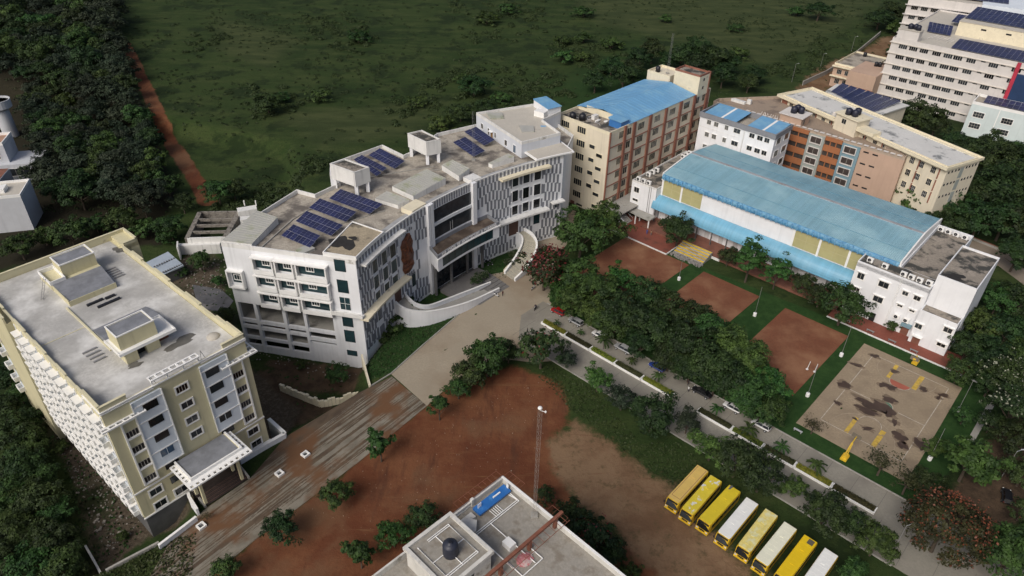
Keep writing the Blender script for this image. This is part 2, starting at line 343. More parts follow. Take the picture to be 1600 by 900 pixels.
m_red = np.maximum(m_red, np.clip(1.15 - segdist(X, Y, path_line, False) / np.interp(Y, [195, 330], [4.6, 3.4]), 0, 1))
m_tan = msk(tan_polys, 9); m_rub = np.maximum(msk(rub_polys, 4), 0); m_brn = msk(brown_polys, 4)
m_wood = msk([wood_poly], 8); m_lawn = msk(lawn_polys, 2.0); m_brt = msk(bright_polys, 25)
ii = np.arange(X.size).reshape(X.shape)
q = np.stack([ii[:-1, :-1], ii[:-1, 1:], ii[1:, 1:], ii[1:, :-1]], -1).reshape(-1, 4)
def ground_mat():
    m = bpy.data.materials.new("ground"); m.use_nodes = True; n = m.node_tree.nodes; l = m.node_tree.links; b = n["Principled BSDF"]; b.inputs["Roughness"].default_value = .95
    b.inputs["Specular IOR Level"].default_value = .15
    co = n.new("ShaderNodeTexCoord").outputs["Object"]
    def noise(sc, det=6, rough=.65, vec=None):
        x = n.new("ShaderNodeTexNoise"); x.inputs["Scale"].default_value = sc; x.inputs["Detail"].default_value = det; x.inputs["Roughness"].default_value = rough; l.new(vec or co, x.inputs["Vector"]); return x.outputs[0]
    def rmp(s, lo, hi):
        x = n.new("ShaderNodeMapRange"); x.interpolation_type = 'SMOOTHSTEP'; l.new(s, x.inputs[0]); x.inputs[1].default_value = lo; x.inputs[2].default_value = hi; return x.outputs[0]
    def mix(f, a, c):
        x = n.new("ShaderNodeMix"); x.data_type = 'RGBA'; l.new(f, x.inputs[0])
        for i, q in ((6, a), (7, c)):
            if isinstance(q, tuple): x.inputs[i].default_value = (*q, 1)
            else: l.new(q, x.inputs[i])
        return x.outputs[2]
    def add(a, c, k):
        x = n.new("ShaderNodeMath"); x.operation = 'MULTIPLY_ADD'; l.new(c, x.inputs[0]); x.inputs[1].default_value = k; l.new(a, x.inputs[2]); return x.outputs[0]
    big, mid, fin, vf = noise(.012, 5), noise(.06, 8, .7), noise(.35, 8, .75), noise(1.6, 6, .8)
    mpw = n.new("ShaderNodeMapping"); mpw.inputs["Scale"].default_value = (.05, .16, .1); l.new(co, mpw.inputs["Vector"]); wv = noise(1.0, 8, .7, mpw.outputs[0])
    g = mix(rmp(big, .38, .62), (.017, .035, .009), (.031, .052, .014))
    g = mix(rmp(wv, .42, .66), g, (.046, .064, .020)); g = mix(rmp(mid, .50, .60), g, (.014, .026, .008)); g = mix(rmp(fin, .52, .72), g, (.036, .050, .016)); g = mix(rmp(vf, .50, .64), g, (.018, .030, .009))
    def att(nm):
        x = n.new("ShaderNodeAttribute"); x.attribute_name = nm; return x.outputs["Fac"]
    def layer(base, nm, col, k=.7, lo=.40, hi=.60):
        a = add(att(nm), mid, k); a2 = add(a, fin, k * .6); s = n.new("ShaderNodeMath"); s.operation = 'SUBTRACT'; l.new(a2, s.inputs[0]); s.inputs[1].default_value = k * .8
        return mix(rmp(s.outputs[0], lo, hi), base, col)
    g = layer(g, "olive", mix(rmp(wv, .40, .64), (.032, .046, .016), (.056, .070, .026)), .5, .3, .8)
    g = layer(g, "bright", (.020, .046, .012), .4, .35, .8)
    g = layer(g, "wood", (.022, .020, .012))
    g = layer(g, "lawn", mix(rmp(fin, .35, .65), (.016, .044, .011), (.028, .064, .017)), .25)
    brn = mix(rmp(fin, .35, .65), (.050, .035, .023), (.095, .064, .041)); g = layer(g, "brown", brn, 1.0)
    rub = mix(rmp(vf, .45, .62), (.070, .055, .039), (.125, .102, .075)); rub = mix(rmp(vf, .72, .78), rub, (.24, .22, .19)); rub = mix(rmp(mid, .50, .60), rub, (.030, .036, .016)); g = layer(g, "rubble", rub, .8)
    mp2 = n.new("ShaderNodeMapping"); mp2.inputs["Rotation"].default_value = (0, 0, R(-45)); mp2.inputs["Scale"].default_value = (.22, .05, .3); l.new(co, mp2.inputs["Vector"]); trk = noise(1.0, 7, .7, mp2.outputs[0])
    mp3 = n.new("ShaderNodeMapping"); mp3.inputs["Rotation"].default_value = (0, 0, R(-28)); mp3.inputs["Scale"].default_value = (.05, .5, .3); l.new(co, mp3.inputs["Vector"]); trk2 = noise(1.0, 6, .7, mp3.outputs[0]); big2 = noise(.045, 6, .65)
    tan = mix(rmp(mid, .40, .60), (.145, .084, .047), (.21, .136, .080)); tan = mix(rmp(trk2, .58, .72), tan, (.155, .085, .048)); tan = mix(rmp(fin, .50, .70), tan, (.10, .072, .036)); g = layer(g, "tan", tan, 1.0)
    red = mix(rmp(mid, .38, .62), (.112, .039, .019), (.165, .070, .034)); red = mix(rmp(trk, .50, .72), red, (.080, .034, .020)); red = mix(rmp(big2, .50, .66), red, (.150, .080, .044)); red = mix(rmp(trk2, .57, .68), red, (.155, .074, .036)); red = mix(rmp(fin, .60, .78), red, (.135, .066, .036)); red = mix(rmp(vf, .74, .78), red, (.17, .12, .085)); g = layer(g, "red", red, .8)
    l.new(g, b.inputs["Base Color"])
    bp = n.new("ShaderNodeBump"); bp.inputs["Strength"].default_value = .6; bp.inputs["Distance"].default_value = .4; l.new(add(fin, vf, .4), bp.inputs["Height"]); l.new(bp.outputs[0], b.inputs["Normal"])
    return m
gme = npmesh("ground", np.stack([X, Y, Z], -1).reshape(-1, 3), q, ground_mat(), True)
for nm, a in (("red", m_red), ("tan", m_tan), ("rubble", m_rub), ("brown", m_brn), ("wood", m_wood), ("lawn", m_lawn), ("bright", m_brt), ("olive", msk([gpl([(880, -15), (1400, -15), (1300, 60), (1200, 105), (1050, 60), (930, 40)]), gpl([(420, 170), (700, 160), (640, 215), (500, 235)]), gpl([(330, 20), (480, 60), (420, 110), (340, 80)])], 14))):
    gme.attributes.new(nm, 'FLOAT', 'POINT').data.foreach_set("value", a.ravel().astype(np.float32))
link("ground", gme, kind="structure")
# ---------------------------------------------------------------- paved surfaces
def sheet(name, poly, z, m, kind="structure", parent=None):
    mb = MB(); mb.prism([tuple(p[:2]) for p in poly], z - .25, z); return part(name, mb, m, parent, kind)
def hp(u, v): return FH.w(u, v).to_2d()
ROADC = mat("road_concrete", (.26, .245, .205), .9, .14, .12, stain=(.18, .165, .14), st=.57, ssc=.09, soft=.14, fine=.18, bump=.15)
FORE = mat("forecourt_concrete", (.33, .285, .215), .9, .12, .08, stain=(.235, .185, .13), st=.53, ssc=.06, soft=.14, fine=.14)
sheet("forecourt_pavement", gpl([(611, 584), (721, 487), (765, 452), (752, 432), (790, 424), (806, 436), (832, 392), (842, 362), (868, 352), (876, 322), (900, 330), (893, 375), (868, 400), (858, 470), (900, 512), (880, 562), (835, 566), (800, 562), (760, 566), (700, 604), (667, 634)]), .0, FORE)
sheet("campus_road", [hp(-80.2, -48.8), hp(-80.2, -57), hp(-74.2, -64.4), hp(30, -64.4), hp(26, -75), hp(8, -90), hp(40, -105), hp(46, -50), hp(12, -48.8)], .004, ROADC)
jm = MB()
for k in range(-15, 7): jm.box(k * 5.2 - .03, k * 5.2 + .03, -54.3, -49.0, .004, .009)
for k in range(-15, 7): jm.box(k * 5.2 + 1.6, k * 5.2 + 1.66, -64.2, -56.1, .004, .009)
part("road_joint", jm, mat("joint_dirt", (.10, .095, .08)), None, "structure", loc=(FH.o.x, FH.o.y, 0), rz=FH.a)
km = MB(); km.box(-79, 13.5, -48.8, -48.55, -.1, .14); km.box(-73, 11.5, -64.65, -64.4, -.1, .14)
part("kerb", km, CONC, None, "structure", loc=(FH.o.x, FH.o.y, 0), rz=FH.a)
# lane with mud over its concrete
LANE = gpl([(232, 905), (262, 852), (306, 808), (324, 792), (391, 747), (447, 682), (560, 614), (612, 588), (667, 634), (560, 722), (470, 790), (400, 842), (330, 900), (300, 930)])
def lane_mat():
    m = bpy.data.materials.new("muddy_lane"); m.use_nodes = True; n = m.node_tree.nodes; l = m.node_tree.links; b = n["Principled BSDF"]; b.inputs["Roughness"].default_value = .85
    tc = n.new("ShaderNodeTexCoord").outputs["Object"]
    def noise(sc, vec, det=6, rough=.6):
        x = n.new("ShaderNodeTexNoise"); x.inputs["Scale"].default_value = 1; x.inputs["Detail"].default_value = det; x.inputs["Roughness"].default_value = rough
        mp = n.new("ShaderNodeMapping"); mp.inputs["Scale"].default_value = sc; l.new(vec, mp.inputs["Vector"]); l.new(mp.outputs[0], x.inputs["Vector"]); return x.outputs[0]
    def rmp(s, lo, hi):
        x = n.new("ShaderNodeMapRange"); x.interpolation_type = 'SMOOTHSTEP'; l.new(s, x.inputs[0]); x.inputs[1].default_value = lo; x.inputs[2].default_value = hi; return x.outputs[0]
    def mix(f, a, c):
        x = n.new("ShaderNodeMix"); x.data_type = 'RGBA'; l.new(f, x.inputs[0])
        for i, q in ((6, a), (7, c)):
            if isinstance(q, tuple): x.inputs[i].default_value = (*q, 1)
            else: l.new(q, x.inputs[i])
        return x.outputs[2]
    n1 = noise((.028, .85, 1), tc, 7, .62); n2 = noise((.018, 2.6, 1), tc, 5, .6); n3 = noise((.012, .16, 1), tc, 3, .5)
    wv = n.new("ShaderNodeTexWave"); wv.wave_type = 'BANDS'; wv.bands_direction = 'Y'; wv.inputs["Scale"].default_value = .19; wv.inputs["Distortion"].default_value = 9.0; wv.inputs["Detail"].default_value = 6; wv.inputs["Detail Scale"].default_value = .5; wv.inputs["Detail Roughness"].default_value = .6
    mp = n.new("ShaderNodeMapping"); mp.inputs["Scale"].default_value = (.075, 1, 1); l.new(tc, mp.inputs["Vector"]); l.new(mp.outputs[0], wv.inputs["Vector"])
    nz = noise((.03, .22, 1), tc); ad = n.new("ShaderNodeMath"); ad.operation = 'MULTIPLY_ADD'; l.new(nz, ad.inputs[0]); ad.inputs[1].default_value = 1.5; l.new(wv.outputs[1], ad.inputs[2])
    mud = mix(rmp(noise((.2, .5, 1), tc), .35, .65), (.066, .045, .029), (.108, .077, .049))
    con = mix(rmp(noise((.3, .3, 1), tc), .35, .65), (.15, .135, .105), (.215, .195, .155))
    a1 = n.new("ShaderNodeMath"); a1.operation = 'MULTIPLY_ADD'; l.new(n2, a1.inputs[0]); a1.inputs[1].default_value = .75; l.new(n1, a1.inputs[2]); a2 = n.new("ShaderNodeMath"); a2.operation = 'MULTIPLY_ADD'; l.new(n3, a2.inputs[0]); a2.inputs[1].default_value = .55; l.new(a1.outputs[0], a2.inputs[2])
    sx0 = n.new("ShaderNodeSeparateXYZ"); l.new(tc, sx0.inputs[0]); a3 = n.new("ShaderNodeMath"); a3.operation = 'MULTIPLY_ADD'; l.new(sx0.outputs[1], a3.inputs[0]); a3.inputs[1].default_value = -.011; l.new(a2.outputs[0], a3.inputs[2])
    nf = noise((.9, 2.2, 1), tc, 6, .75); a4 = n.new("ShaderNodeMath"); a4.operation = 'MULTIPLY_ADD'; l.new(nf, a4.inputs[0]); a4.inputs[1].default_value = .28; l.new(a3.outputs[0], a4.inputs[2])
    c = mix(rmp(a4.outputs[0], 1.345, 1.36), mud, con)
    sx = n.new("ShaderNodeSeparateXYZ"); l.new(tc, sx.inputs[0])
    rust = noise((.07, .10, 1), tc); c2 = mix(rmp(rust, .50, .64), c, (.125, .060, .026)); l.new(c2, b.inputs["Base Color"])
    bp = n.new("ShaderNodeBump"); bp.inputs["Strength"].default_value = .5; bp.inputs["Distance"].default_value = .1; l.new(ad.outputs[0], bp.inputs["Height"]); l.new(bp.outputs[0], b.inputs["Normal"])
    return m
lo = gp(306, 806); la = (gp(612, 588) - lo); la = math.atan2(la.y, la.x)
FLN = Frame(lo, math.degrees(la)); lm = MB(); lm.prism([FLN.loc(p) for p in LANE], -.25, .008)
part("muddy_lane", lm, lane_mat(), None, "structure", loc=FLN.o, rz=FLN.a)
# courts
CLAY = mat("clay_court", (.165, .058, .027), .95, .18, .12, stain=(.235, .115, .060), st=.56, ssc=.10, soft=.14, fine=.2, bump=.2)
for a, b_, v1 in ((-84, -63, -38), (-58.4, -42, -36), (-35, -18.9, -37)):
    sheet("clay_court", [hp(a, -8.1), hp(b_, -8.1), hp(b_ - .3, v1), hp(a, v1)], .0, CLAY)
def court_mat():
    m = mat("court_concrete", (.31, .245, .165), .85, .14, .12, stain=(.225, .175, .12), st=.58, ssc=.25, soft=.12, fine=.2)
    return m
sheet("basketball_court", [hp(-15.1, -8.2), hp(6.5, -8.4), hp(7.0, -38), hp(6.6, -44.3), hp(-15.1, -44.1)], .01, court_mat())
cl = MB()
def stripe(p, q_, wd=.14, mi=0):
    a = Vector(p); b_ = Vector(q_); d = (b_ - a).normalized(); nn = Vector((-d.y, d.x)) * wd / 2
    cl.prism([a - nn, b_ - nn, b_ + nn, a + nn], .011, .016, mi)
stripe((-11.9, -10.7), (4.4, -10.7)); stripe((-11.9, -39.6), (4.4, -39.6)); stripe((-11.9, -10.7), (-11.9, -39.6)); stripe((4.4, -10.7), (4.4, -39.6)); stripe((-11.9, -26.3), (4.4, -26.3))
def arcline(cx, cy, r, a0, a1, n=20, mi=0):
    pts = [(cx + r * math.cos(R(a0 + (a1 - a0) * k / n)), cy + r * math.sin(R(a0 + (a1 - a0) * k / n))) for k in range(n + 1)]
    for k in range(n): stripe(pts[k], pts[k + 1], .12, mi)
arcline(-3.9, -26.3, 1.8, 0, 360, 24)
for y, s in ((-10.7, -1), (-39.6, 1)):
    cl.box(-7.0, -6.2, min(y, y + 5.8 * s), max(y, y + 5.8 * s), .012, .018, 1); cl.box(-1.6, -.6, min(y, y + 5.8 * s), max(y, y + 5.8 * s), .012, .018, 1)
    arcline(-3.9, y + 5.8 * s, 2.2, 180 if s < 0 else 0, 360 if s < 0 else 180, 14)
    arcline(-3.9, y + 1.5 * s, 6.2, 180 if s < 0 else 0, 360 if s < 0 else 180, 24, 5)
for y, a0, ci in ((-16.5, 180, 2), (-26.3, 0, 3)):
    cl.prism([(-3.9 + (2.1 if ci == 2 else 1.7) * math.cos(R(a0 + 180 * k / 14)), y + (2.1 if ci == 2 else 1.7) * math.sin(R(a0 + 180 * k / 14))) for k in range(15)], .0105, .0145, ci)
# puddle-stained patches
prng = random.Random(3)
def blob(cx, cy, rx, ry, mi, z=.02, n=22, mb=cl, rot=0):
    ph = [prng.uniform(0, 6.28) for _ in range(4)]
    pts = []
    for k in range(n):
        t = 2 * math.pi * k / n; r = 1 + .22 * math.sin(2 * t + ph[0]) + .16 * math.sin(3 * t + ph[1]) + .12 * math.sin(5 * t + ph[2]) + .08 * math.sin(8 * t + ph[3])
        a, b_ = rx * r * math.cos(t), ry * r * math.sin(t); pts.append((cx + a * math.cos(rot) - b_ * math.sin(rot), cy + a * math.sin(rot) + b_ * math.cos(rot)))
    mb.prism(pts, z - .006, z, mi)
def cpx(x, y): return FH.loc(gp(1180 + x / 3.214, 480 + y / 3.214))
for x, y, rx, ry in ((600, 245, .9, .7), (510, 290, 1.5, .5), (448, 390, 1.5, 1.0), (415, 482, .9, .5), (645, 390, 1.0, .8), (685, 405, 1.1, .7), (675, 465, 1.6, .8), (575, 490, 3.0, 1.0), (560, 520, 2.4, .9), (640, 500, 2.2, 1.2), (680, 535, 1.3, .8), (700, 578, 1.0, .5), (725, 650, 1.3, 1.3), (740, 695, .8, 1.2), (700, 322, 1.0, .5), (845, 412, .9, .7), (945, 442, 1.3, .5), (565, 610, 1.4, .4), (500, 560, .5, .3), (920, 455, .7, .4), (830, 690, 1.6, 1.0)):
    a, b_ = cpx(x, y); blob(a, b_, rx * 1.25, ry * 1.3, 6, .0185, rot=0); blob(a, b_, rx, ry, 4, .021 + prng.random() * .004, rot=prng.uniform(0, 3))
LW = mat("faded_white_line", (.42, .38, .32), .8, .25, 1.5); LY = mat("faded_yellow_line", (.50, .34, .06), .8, .2, 1., stain=(.27, .2, .12), st=.6, ssc=.8); LR = mat("faded_red_key", (.34, .10, .065)); LG = mat("faded_green_circle", (.09, .17, .115)); STN = mat("wet_dirt", (.060, .038, .027), .55, .25, .4)
part("court_marking", cl, [LW, LY, LR, LG, STN, mat("worn_line", (.30, .245, .175), .85, .2, 1.), mat("damp_court", (.175, .130, .088), .8, .2, .5)], None, "structure", loc=FH.o, rz=FH.a)
# brick-red walk in front of the hall with its pale edging
mb = MB(); mb.box(-93, -70.5, -8.0, 3.4, -.2, .12); mb.box(-26, 6.3, -4.0, -.02, -.2, .10); mb.box(-24.7, -8.2, -.02, 1.72, -.2, .10); mb.box(.02, 6.3, -.02, 3, -.2, .10)
part("red_paved_walk", mb, REDPAVE, None, "structure", loc=FH.o, rz=FH.a)
mb = MB(); mb.box(-26, 8.5, -4.25, -4.0, -.2, .22); mb.box(-93, -70.3, -8.25, -8.0, -.2, .3); mb.box(-70.5, -70.25, -8.0, 2, -.2, .3)
part("walk_edging", mb, WHITE_DIRTY, None, "structure", loc=FH.o, rz=FH.a)
sheet("narrow_concrete_path", gpl([(1556, 608), (1566, 612), (1520, 694), (1510, 690)]), .02, CONC)
sheet("parking_apron", gpl([(1500, 372), (1560, 385), (1600, 420), (1620, 460), (1560, 415), (1490, 395)]), .02, mat("apron_concrete", (.24, .20, .155), .9, .12, .2, fine=.15))
sheet("grey_yard_patch", gpl([(300, 445), (345, 452), (365, 470), (350, 490), (310, 480)], LOW), LOW + .05, mat("tarmac_patch", (.105, .105, .11), .85, .25, .3, stain=(.2, .19, .18), st=.6, ssc=.2))
# ================================================================= cream block on the left
def cream_block():
    t = thing("cream_hostel_block", "cream six storey block with blue window bays, pale flat roof and white entrance canopy", "building", FL.o, FL.a)
    b = MB(); b.box(0, 8.3, 0, 46.7, .9, 25); b.box(16.4, 24.9, 0, 46.7, .9, 25); b.box(8.3, 16.4, 0, 46.7, 8.2, 25); b.box(8.3, 16.4, 6, 46.7, .9, 8.2); b.box(-1.2, 0, 36.4, 51.8, -5, 25); b.box(0, 25, 46.7, 51.8, -5, 25); b.box(25, 28, 45.6, 51.7, -5, 26)
    part("wall", b, CREAM, t)
    b = MB(); b.box(.15, 24.75, .15, 46.6, -5.2, .9); part("plinth", b, CONC_D, t)
    b = MB(); b.box(.45, 24.4, .45, 51.3, 25, 25.12); part("roof", b, ROOF_L, t)
    # stepped parapets with caps
    b = MB()
    def par(x0, x1, y0, y1, z): b.box(x0, x1, y0, y1, 25, z); b.box(x0 - .08, x1 + .08, y0 - .08, y1 + .08, z, z + .12, 1)
    par(0, 4.2, 0, .3, 27.2); par(4.2, 8.3, 0, .3, 26.1); par(8.3, 16.5, .0, .3, 26.1); par(16.5, 20.8, 0, .3, 26.1); par(20.8, 24.9, 0, .3, 27.2)
    par(0, .3, .3, 6, 27.2); par(24.6, 24.9, .3, 5.2, 27.2)
    for k, (a, c) in enumerate(((6, 9), (9, 13), (13, 17), (17, 21), (21, 26), (26, 30), (30, 35), (35, 40), (40, 46.6))):
        par(0 if k % 2 else .06, .3, a, c, 25.75 if k % 2 else 26.2)
    for k, (a, c) in enumerate(((5.2, 9), (9, 14.5), (14.5, 20), (20, 26), (26, 32), (32, 37), (37, 41.5), (41.5, 45.5))):
        par(24.6, 24.9 if k % 2 else 25.05, a, c, 26.1 if k % 2 else 26.5)
    par(-1.2, 28, 51.5, 51.8, 26.6); par(27.7, 28, 45.6, 51.5, 26.6); par(25.05, 28, 45.6, 45.9, 26.6); par(-1.2, -.9, 36.4, 51.5, 26.4)
    part("parapet", b, [CREAM_TOP, CREAM_TOP], t)
    for q in ((-.15, 25.05, -.2, 0, 26.12, 26.36), (-.15, 8.3, -.22, -.02, 25.85, 26.0), (16.5, 25.05, -.22, -.02, 25.85, 26.0), (-.12, 24.98, -.14, 0, 7.0, 7.3), (-.16, 25.1, -.18, 0, .75, 1.0), (-.2, -.005, .01, 6.2, 26.05, 26.3)): b = MB(); b.box(*q); part("cornice", b, WHITE_TRIM, t)
    # white slatted sunshades and roof pergola
    def slats(x0, x1, y0, y1, z, n, along_x, nm="slatted_sunshade", band=.28, bw=.14):
        b = MB()
        if along_x: b.box(x0, x1, y0, y0 + .28, z, z + .28); b.box(x0, x1, y1 - band, y1, z, z + .28)
        else: b.box(x0, x0 + .28, y0, y1, z, z + .28); b.box(x1 - .28, x1, y0, y1, z, z + .28)
        for k in range(n + 1):
            a = (x0 if along_x else y0) + ((x1 - x0) if along_x else (y1 - y0)) * k / n
            if along_x: b.box(max(x0, a - bw), min(x1, a + bw), y0 + .28, y1 - band, z + .02, z + .26)
            else: b.box(x0 + .28, x1 - .28, max(y0, a - bw), min(y1, a + bw), z + .02, z + .26)
        part(nm, b, WHITE_TRIM, t)
    slats(-1.0, 6.0, -1.0, 0, 23.0, 6, True); slats(19.4, 26.3, -1.0, 0, 22.9, 6, True)
    slats(-1.0, 0, .1, 6.4, 23.0, 6, False); slats(24.9, 26.3, .1, 5, 22.9, 4, False)
    slats(8.2, 16.6, -.35, 1.0, 27.3, 7, True, "roof_pergola")
    for a in (8.4, 11, 13.8, 16.4): b = MB(); b.box(a - .12, a + .12, .05, .29, 26.2, 27.3); part("pergola_post", b, WHITE_TRIM, t)
    # pale blue projecting bays and white window strips
    for a, c in ((4.35, 9.25), (16.0, 20.95)):
        b = MB(); b.box(a, c, -.35, 0, 10.0, 25.35); part("blue_bay", b, PALEBLUE, t)
        b = MB()
        for z in (10.0, 13.5, 17.1, 20.7, 24.2): b.box(a + .02, c - .02, -.45, -.36, z - .1, z + .12)
        b.box(a - .12, a + .06, -.5, -.355, 10, 25.4); b.box(c - .06, c + .12, -.5, -.355, 10, 25.4); part("bay_band", b, WHITE_TRIM, t)
        for k, z in enumerate((22.55, 19.0, 15.45, 11.8)):
            wfront(t, a + 1.45 if a < 5 else a + .7, (a + 3.85) if a < 5 else a + 3.15, z, z + 1.75, v=-.37, glass=GLASS_B if k == 3 and a < 5 else GLASS, frame=None, nx=1 if k < 3 else 2, bars=DARK if k < 3 else PALEBLUE)
        for z in (8.3, 4.7): wfront(t, 5.9 if a < 5 else 16.6, 8.3 if a < 5 else 19.0, z, z + 1.55, v=0, frame=None, nx=2, bars=DARK)
    wfront(t, 5.95, 8.3, 1.5, 3.0, nx=2, fw=.3)
    for a, c in ((2.0, 4.3), (21.1, 23.4)):
        b = MB(); b.box(a - .15, a + .12, -.3, 0, 7.9, 22.9); b.box(c - .12, c + .15, -.3, 0, 7.9, 22.9)
        for z in (7.9, 11.5, 15.1, 18.6, 22.2): b.box(a + .12, c - .12, -.28, 0, z, z + .3)
        part("window_strip_frame", b, WHITE_TRIM, t)
        for z in (8.2, 11.8, 15.4, 18.9): wfront(t, a + .15, c - .15, z + .02, z + 1.35, frame=None, nx=4, bars=FRAME_G)
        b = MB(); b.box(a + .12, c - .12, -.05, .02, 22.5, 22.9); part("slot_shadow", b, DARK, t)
        for z in (4.6, 1.3): wfront(t, a + .15, c - .1, z, z + 1.45, nx=2, fw=.25)
    for k, z in enumerate((22.3, 18.65, 15.1, 11.75)): wfront(t, 11.5, 13.5, z, z + 1.35, nx=4 if k == 0 else 2, fw=.25)
    # left side: white balcony boxes
    for j, z in enumerate((21.5, 18.0, 14.5, 11.0, 7.5, 4.2, 1.3)):
        for i in range(11):
            v = 1.2 + i * 3.15
            key = "balcony"
            if key not in _wc:
                b = MB(); b.box(-1.05, 0, 0, 2.1, 0, .14); b.box(-1.05, -.93, 0, 2.1, .14, 1.0); b.box(-.93, 0, 0, .12, .14, 1.0); b.box(-.93, 0, 1.98, 2.1, .14, 1.0); hd = MB(); hd.box(-1.2, 0, -.1, 2.2, 2.5, 2.64)
                p_ = MB(); p_.box(-.03, .02, .2, 1.9, .14, 2.2); _wc[key] = (b.mesh("balcony", WHITE_TRIM), p_.mesh("recess_panel", PALEBLUE), hd.mesh("hood", WHITE_TRIM))
            o = link("balcony", _wc[key][0], t, (0, v + (.45 if j % 2 else 0), z)); link("recess_panel", _wc[key][1], o); link("hood", _wc[key][2], o)
        if True:
            for v in (48.6,): o = link("balcony", _wc["balcony"][0], t, (-1.2, v, z)); link("recess_panel", _wc["balcony"][1], o)
    b = MB()
    for k in range(12): v = .55 + k * 3.15; b.box(-.12, 0, v, v + .5, 1, 25)
    part("side_pilaster", b, WHITE, t)
    # entrance canopy, porch and steps
    cv = -7.6
    b = MB(); b.box(7.36, 17.04, cv + 1.74, -.36, 8.2, 9.1); part("canopy", b, CREAM_TOP, t)
    b = MB(); b.box(7.8, 16.6, cv + 1.9, -.37, 9.1, 9.18); part("canopy_roof", b, SLAB_GREY, t)
    b = MB(); b.box(7.3, 17.1, cv + 1.6, cv + 1.9, 8.9, 9.45); b.box(7.3, 7.6, cv + 1.9, -.37, 9.1, 9.45); b.box(16.8, 17.1, cv + 1.9, -.37, 9.1, 9.45); part("canopy_kerb", b, WHITE_TRIM, t)
    slats(6.3, 18.0, cv, cv + 1.72, 8.6, 11, True, "canopy_slats", .95, .27); slats(6.3, 7.35, cv + 1.74, -.4, 8.6, 5, False, "canopy_slats", .28, .3); slats(17.05, 18.0, cv + 1.74, -.4, 8.6, 5, False, "canopy_slats", .28, .3)
    b = MB(); b.box(9.3, 15.4, 5.9, 6.02, 1.9, 5.6); part("lobby_door", b, GLASS, t)
    for a in (10.6, 14.1): b = MB(); b.box(a - .25, a + .25, .1, .6, 1.9, 8.2); part("lobby_column", b, CREAM, t)
    for a in (8.5, 15.7):
        for c in (-5.6, -2.6): b = MB(); b.box(a - .25, a + .25, c - .25, c + .25, 1.9, 8.2); part("porch_column", b, CREAM, t)
    b = MB(); b.box(8.3, 16.9, -3.0, -.2, -.3, 1.9); b.box(8.32, 16.38, -.19, 5.98, .95, 1.9); part("porch_floor", b, mat("dark_granite", (.045, .035, .032), .5, .2, .8), t)
    for k in range(9): b = MB(); b.box(8.75, 17.0, -4.75 + k * .2, -3.0, k * .2, (k + 1) * .2 if k < 8 else 1.8); part("step", b, mat("granite_step", (.085, .055, .045), .6, .2, .8) if k % 2 else mat("dark_granite", (.045, .035, .032)), t)
    b = MB(); b.prism([(8.3, -4.9), (8.65, -4.9), (8.65, -.2), (8.3, -.2)], -.3, [.5, .5, 2.5, 2.5]); b.prism([(17.05, -4.9), (17.4, -4.9), (17.4, -.2), (17.05, -.2)], -.3, [.5, .5, 2.5, 2.5]); part("step_wall", b, CONC, t)
    # roof rooms
    b = MB(); b.box(8.5, 14.9, 10.35, 14.6, 27.6, 30.4); b.box(8.5, 10.6, 9.45, 10.35, 25.12, 27.5); b.box(8.5, 10.6, 10.35, 14.4, 25.12, 27.5); b.box(12.3, 14.6, 9.9, 14.4, 25.12, 27.5); b.box(14.6, 17.2, 13.6, 14.6, 25.12, 27.5); part("stair_room", b, CREAM, t)
    b = MB(); b.box(7.7, 17.6, 9.3, 15.1, 27.5, 27.62); b.box(7.7, 17.6, 9.2, 9.4, 27.3, 27.85); b.box(17.4, 17.6, 9.4, 15.1, 27.3, 27.85); b.box(14.95, 17.4, 14.95, 15.1, 27.3, 27.85); b.box(7.7, 7.9, 9.4, 15.1, 27.3, 27.75); part("stair_room_slab", b, WHITE_TRIM, t)
    b = MB(); b.box(8.75, 14.65, 10.6, 14.35, 30.4, 30.46, 1); ring(b, [(8.45, 10.3), (14.95, 10.3), (14.95, 14.65), (8.45, 14.65)], .2, 30.4, 30.62); part("stair_room_roof", b, [WHITE_TRIM, SLAB_GREY], t)
    b = MB(); b.box(10.6, 12.3, 10.9, 11.0, 25.12, 27.4); part("stair_room_opening", b, DARK, t); b = MB(); b.box(14.65, 16.8, 11.5, 11.6, 25.12, 27.3); part("stair_room_door", b, TILE_RED, t)
    b = MB(); b.prism([(8.5, 15.1), (18.3, 15.1), (18.3, 22.9), (8.5, 22.9)], 25.12, [26.8, 26.8, 25.35, 25.35]); part("grey_ramp_roof", b, SLAB_GREY, t)
    b = MB(); b.box(11.7, 18.2, 41.9, 46.2, 26.4, 29.0); b.box(8.9, 18.3, 40.8, 46.5, 25.12, 26.4); part("lift_room", b, CREAM, t)
    b = MB(); b.box(11.95, 17.95, 42.15, 45.95, 29, 29.06, 1); ring(b, [(11.6, 41.8), (18.3, 41.8), (18.3, 46.3), (11.6, 46.3)], .2, 29, 29.25); ring(b, [(8.8, 40.7), (11.7, 40.7), (11.7, 46.6), (8.8, 46.6)], .18, 26.4, 27.2); part("lift_room_roof", b, [WHITE_TRIM, SLAB_GREY], t)
    b = MB(); b.prism([(9.1, 33.4), (17.6, 33.4), (18.3, 40.75), (9.1, 40.75)], 25.12, [26.1, 26.1, 26.5, 26.5]); part("grey_low_roof", b, SLAB_GREY, t)
    b = MB(); b.box(9.0, 17.7, 33.25, 33.38, 25.12, 26.2); b.box(8.95, 9.08, 33.38, 40.7, 25.12, 26.4); part("low_roof_wall", b, CREAM, t)
    b = MB(); b.box(8.1, 8.4, 15.1, 33.2, 25.12, 25.4); b.box(.6, 8.1, 25.1, 25.25, 25.12, 25.2); part("roof_gutter_kerb", b, CREAM_TOP, t)
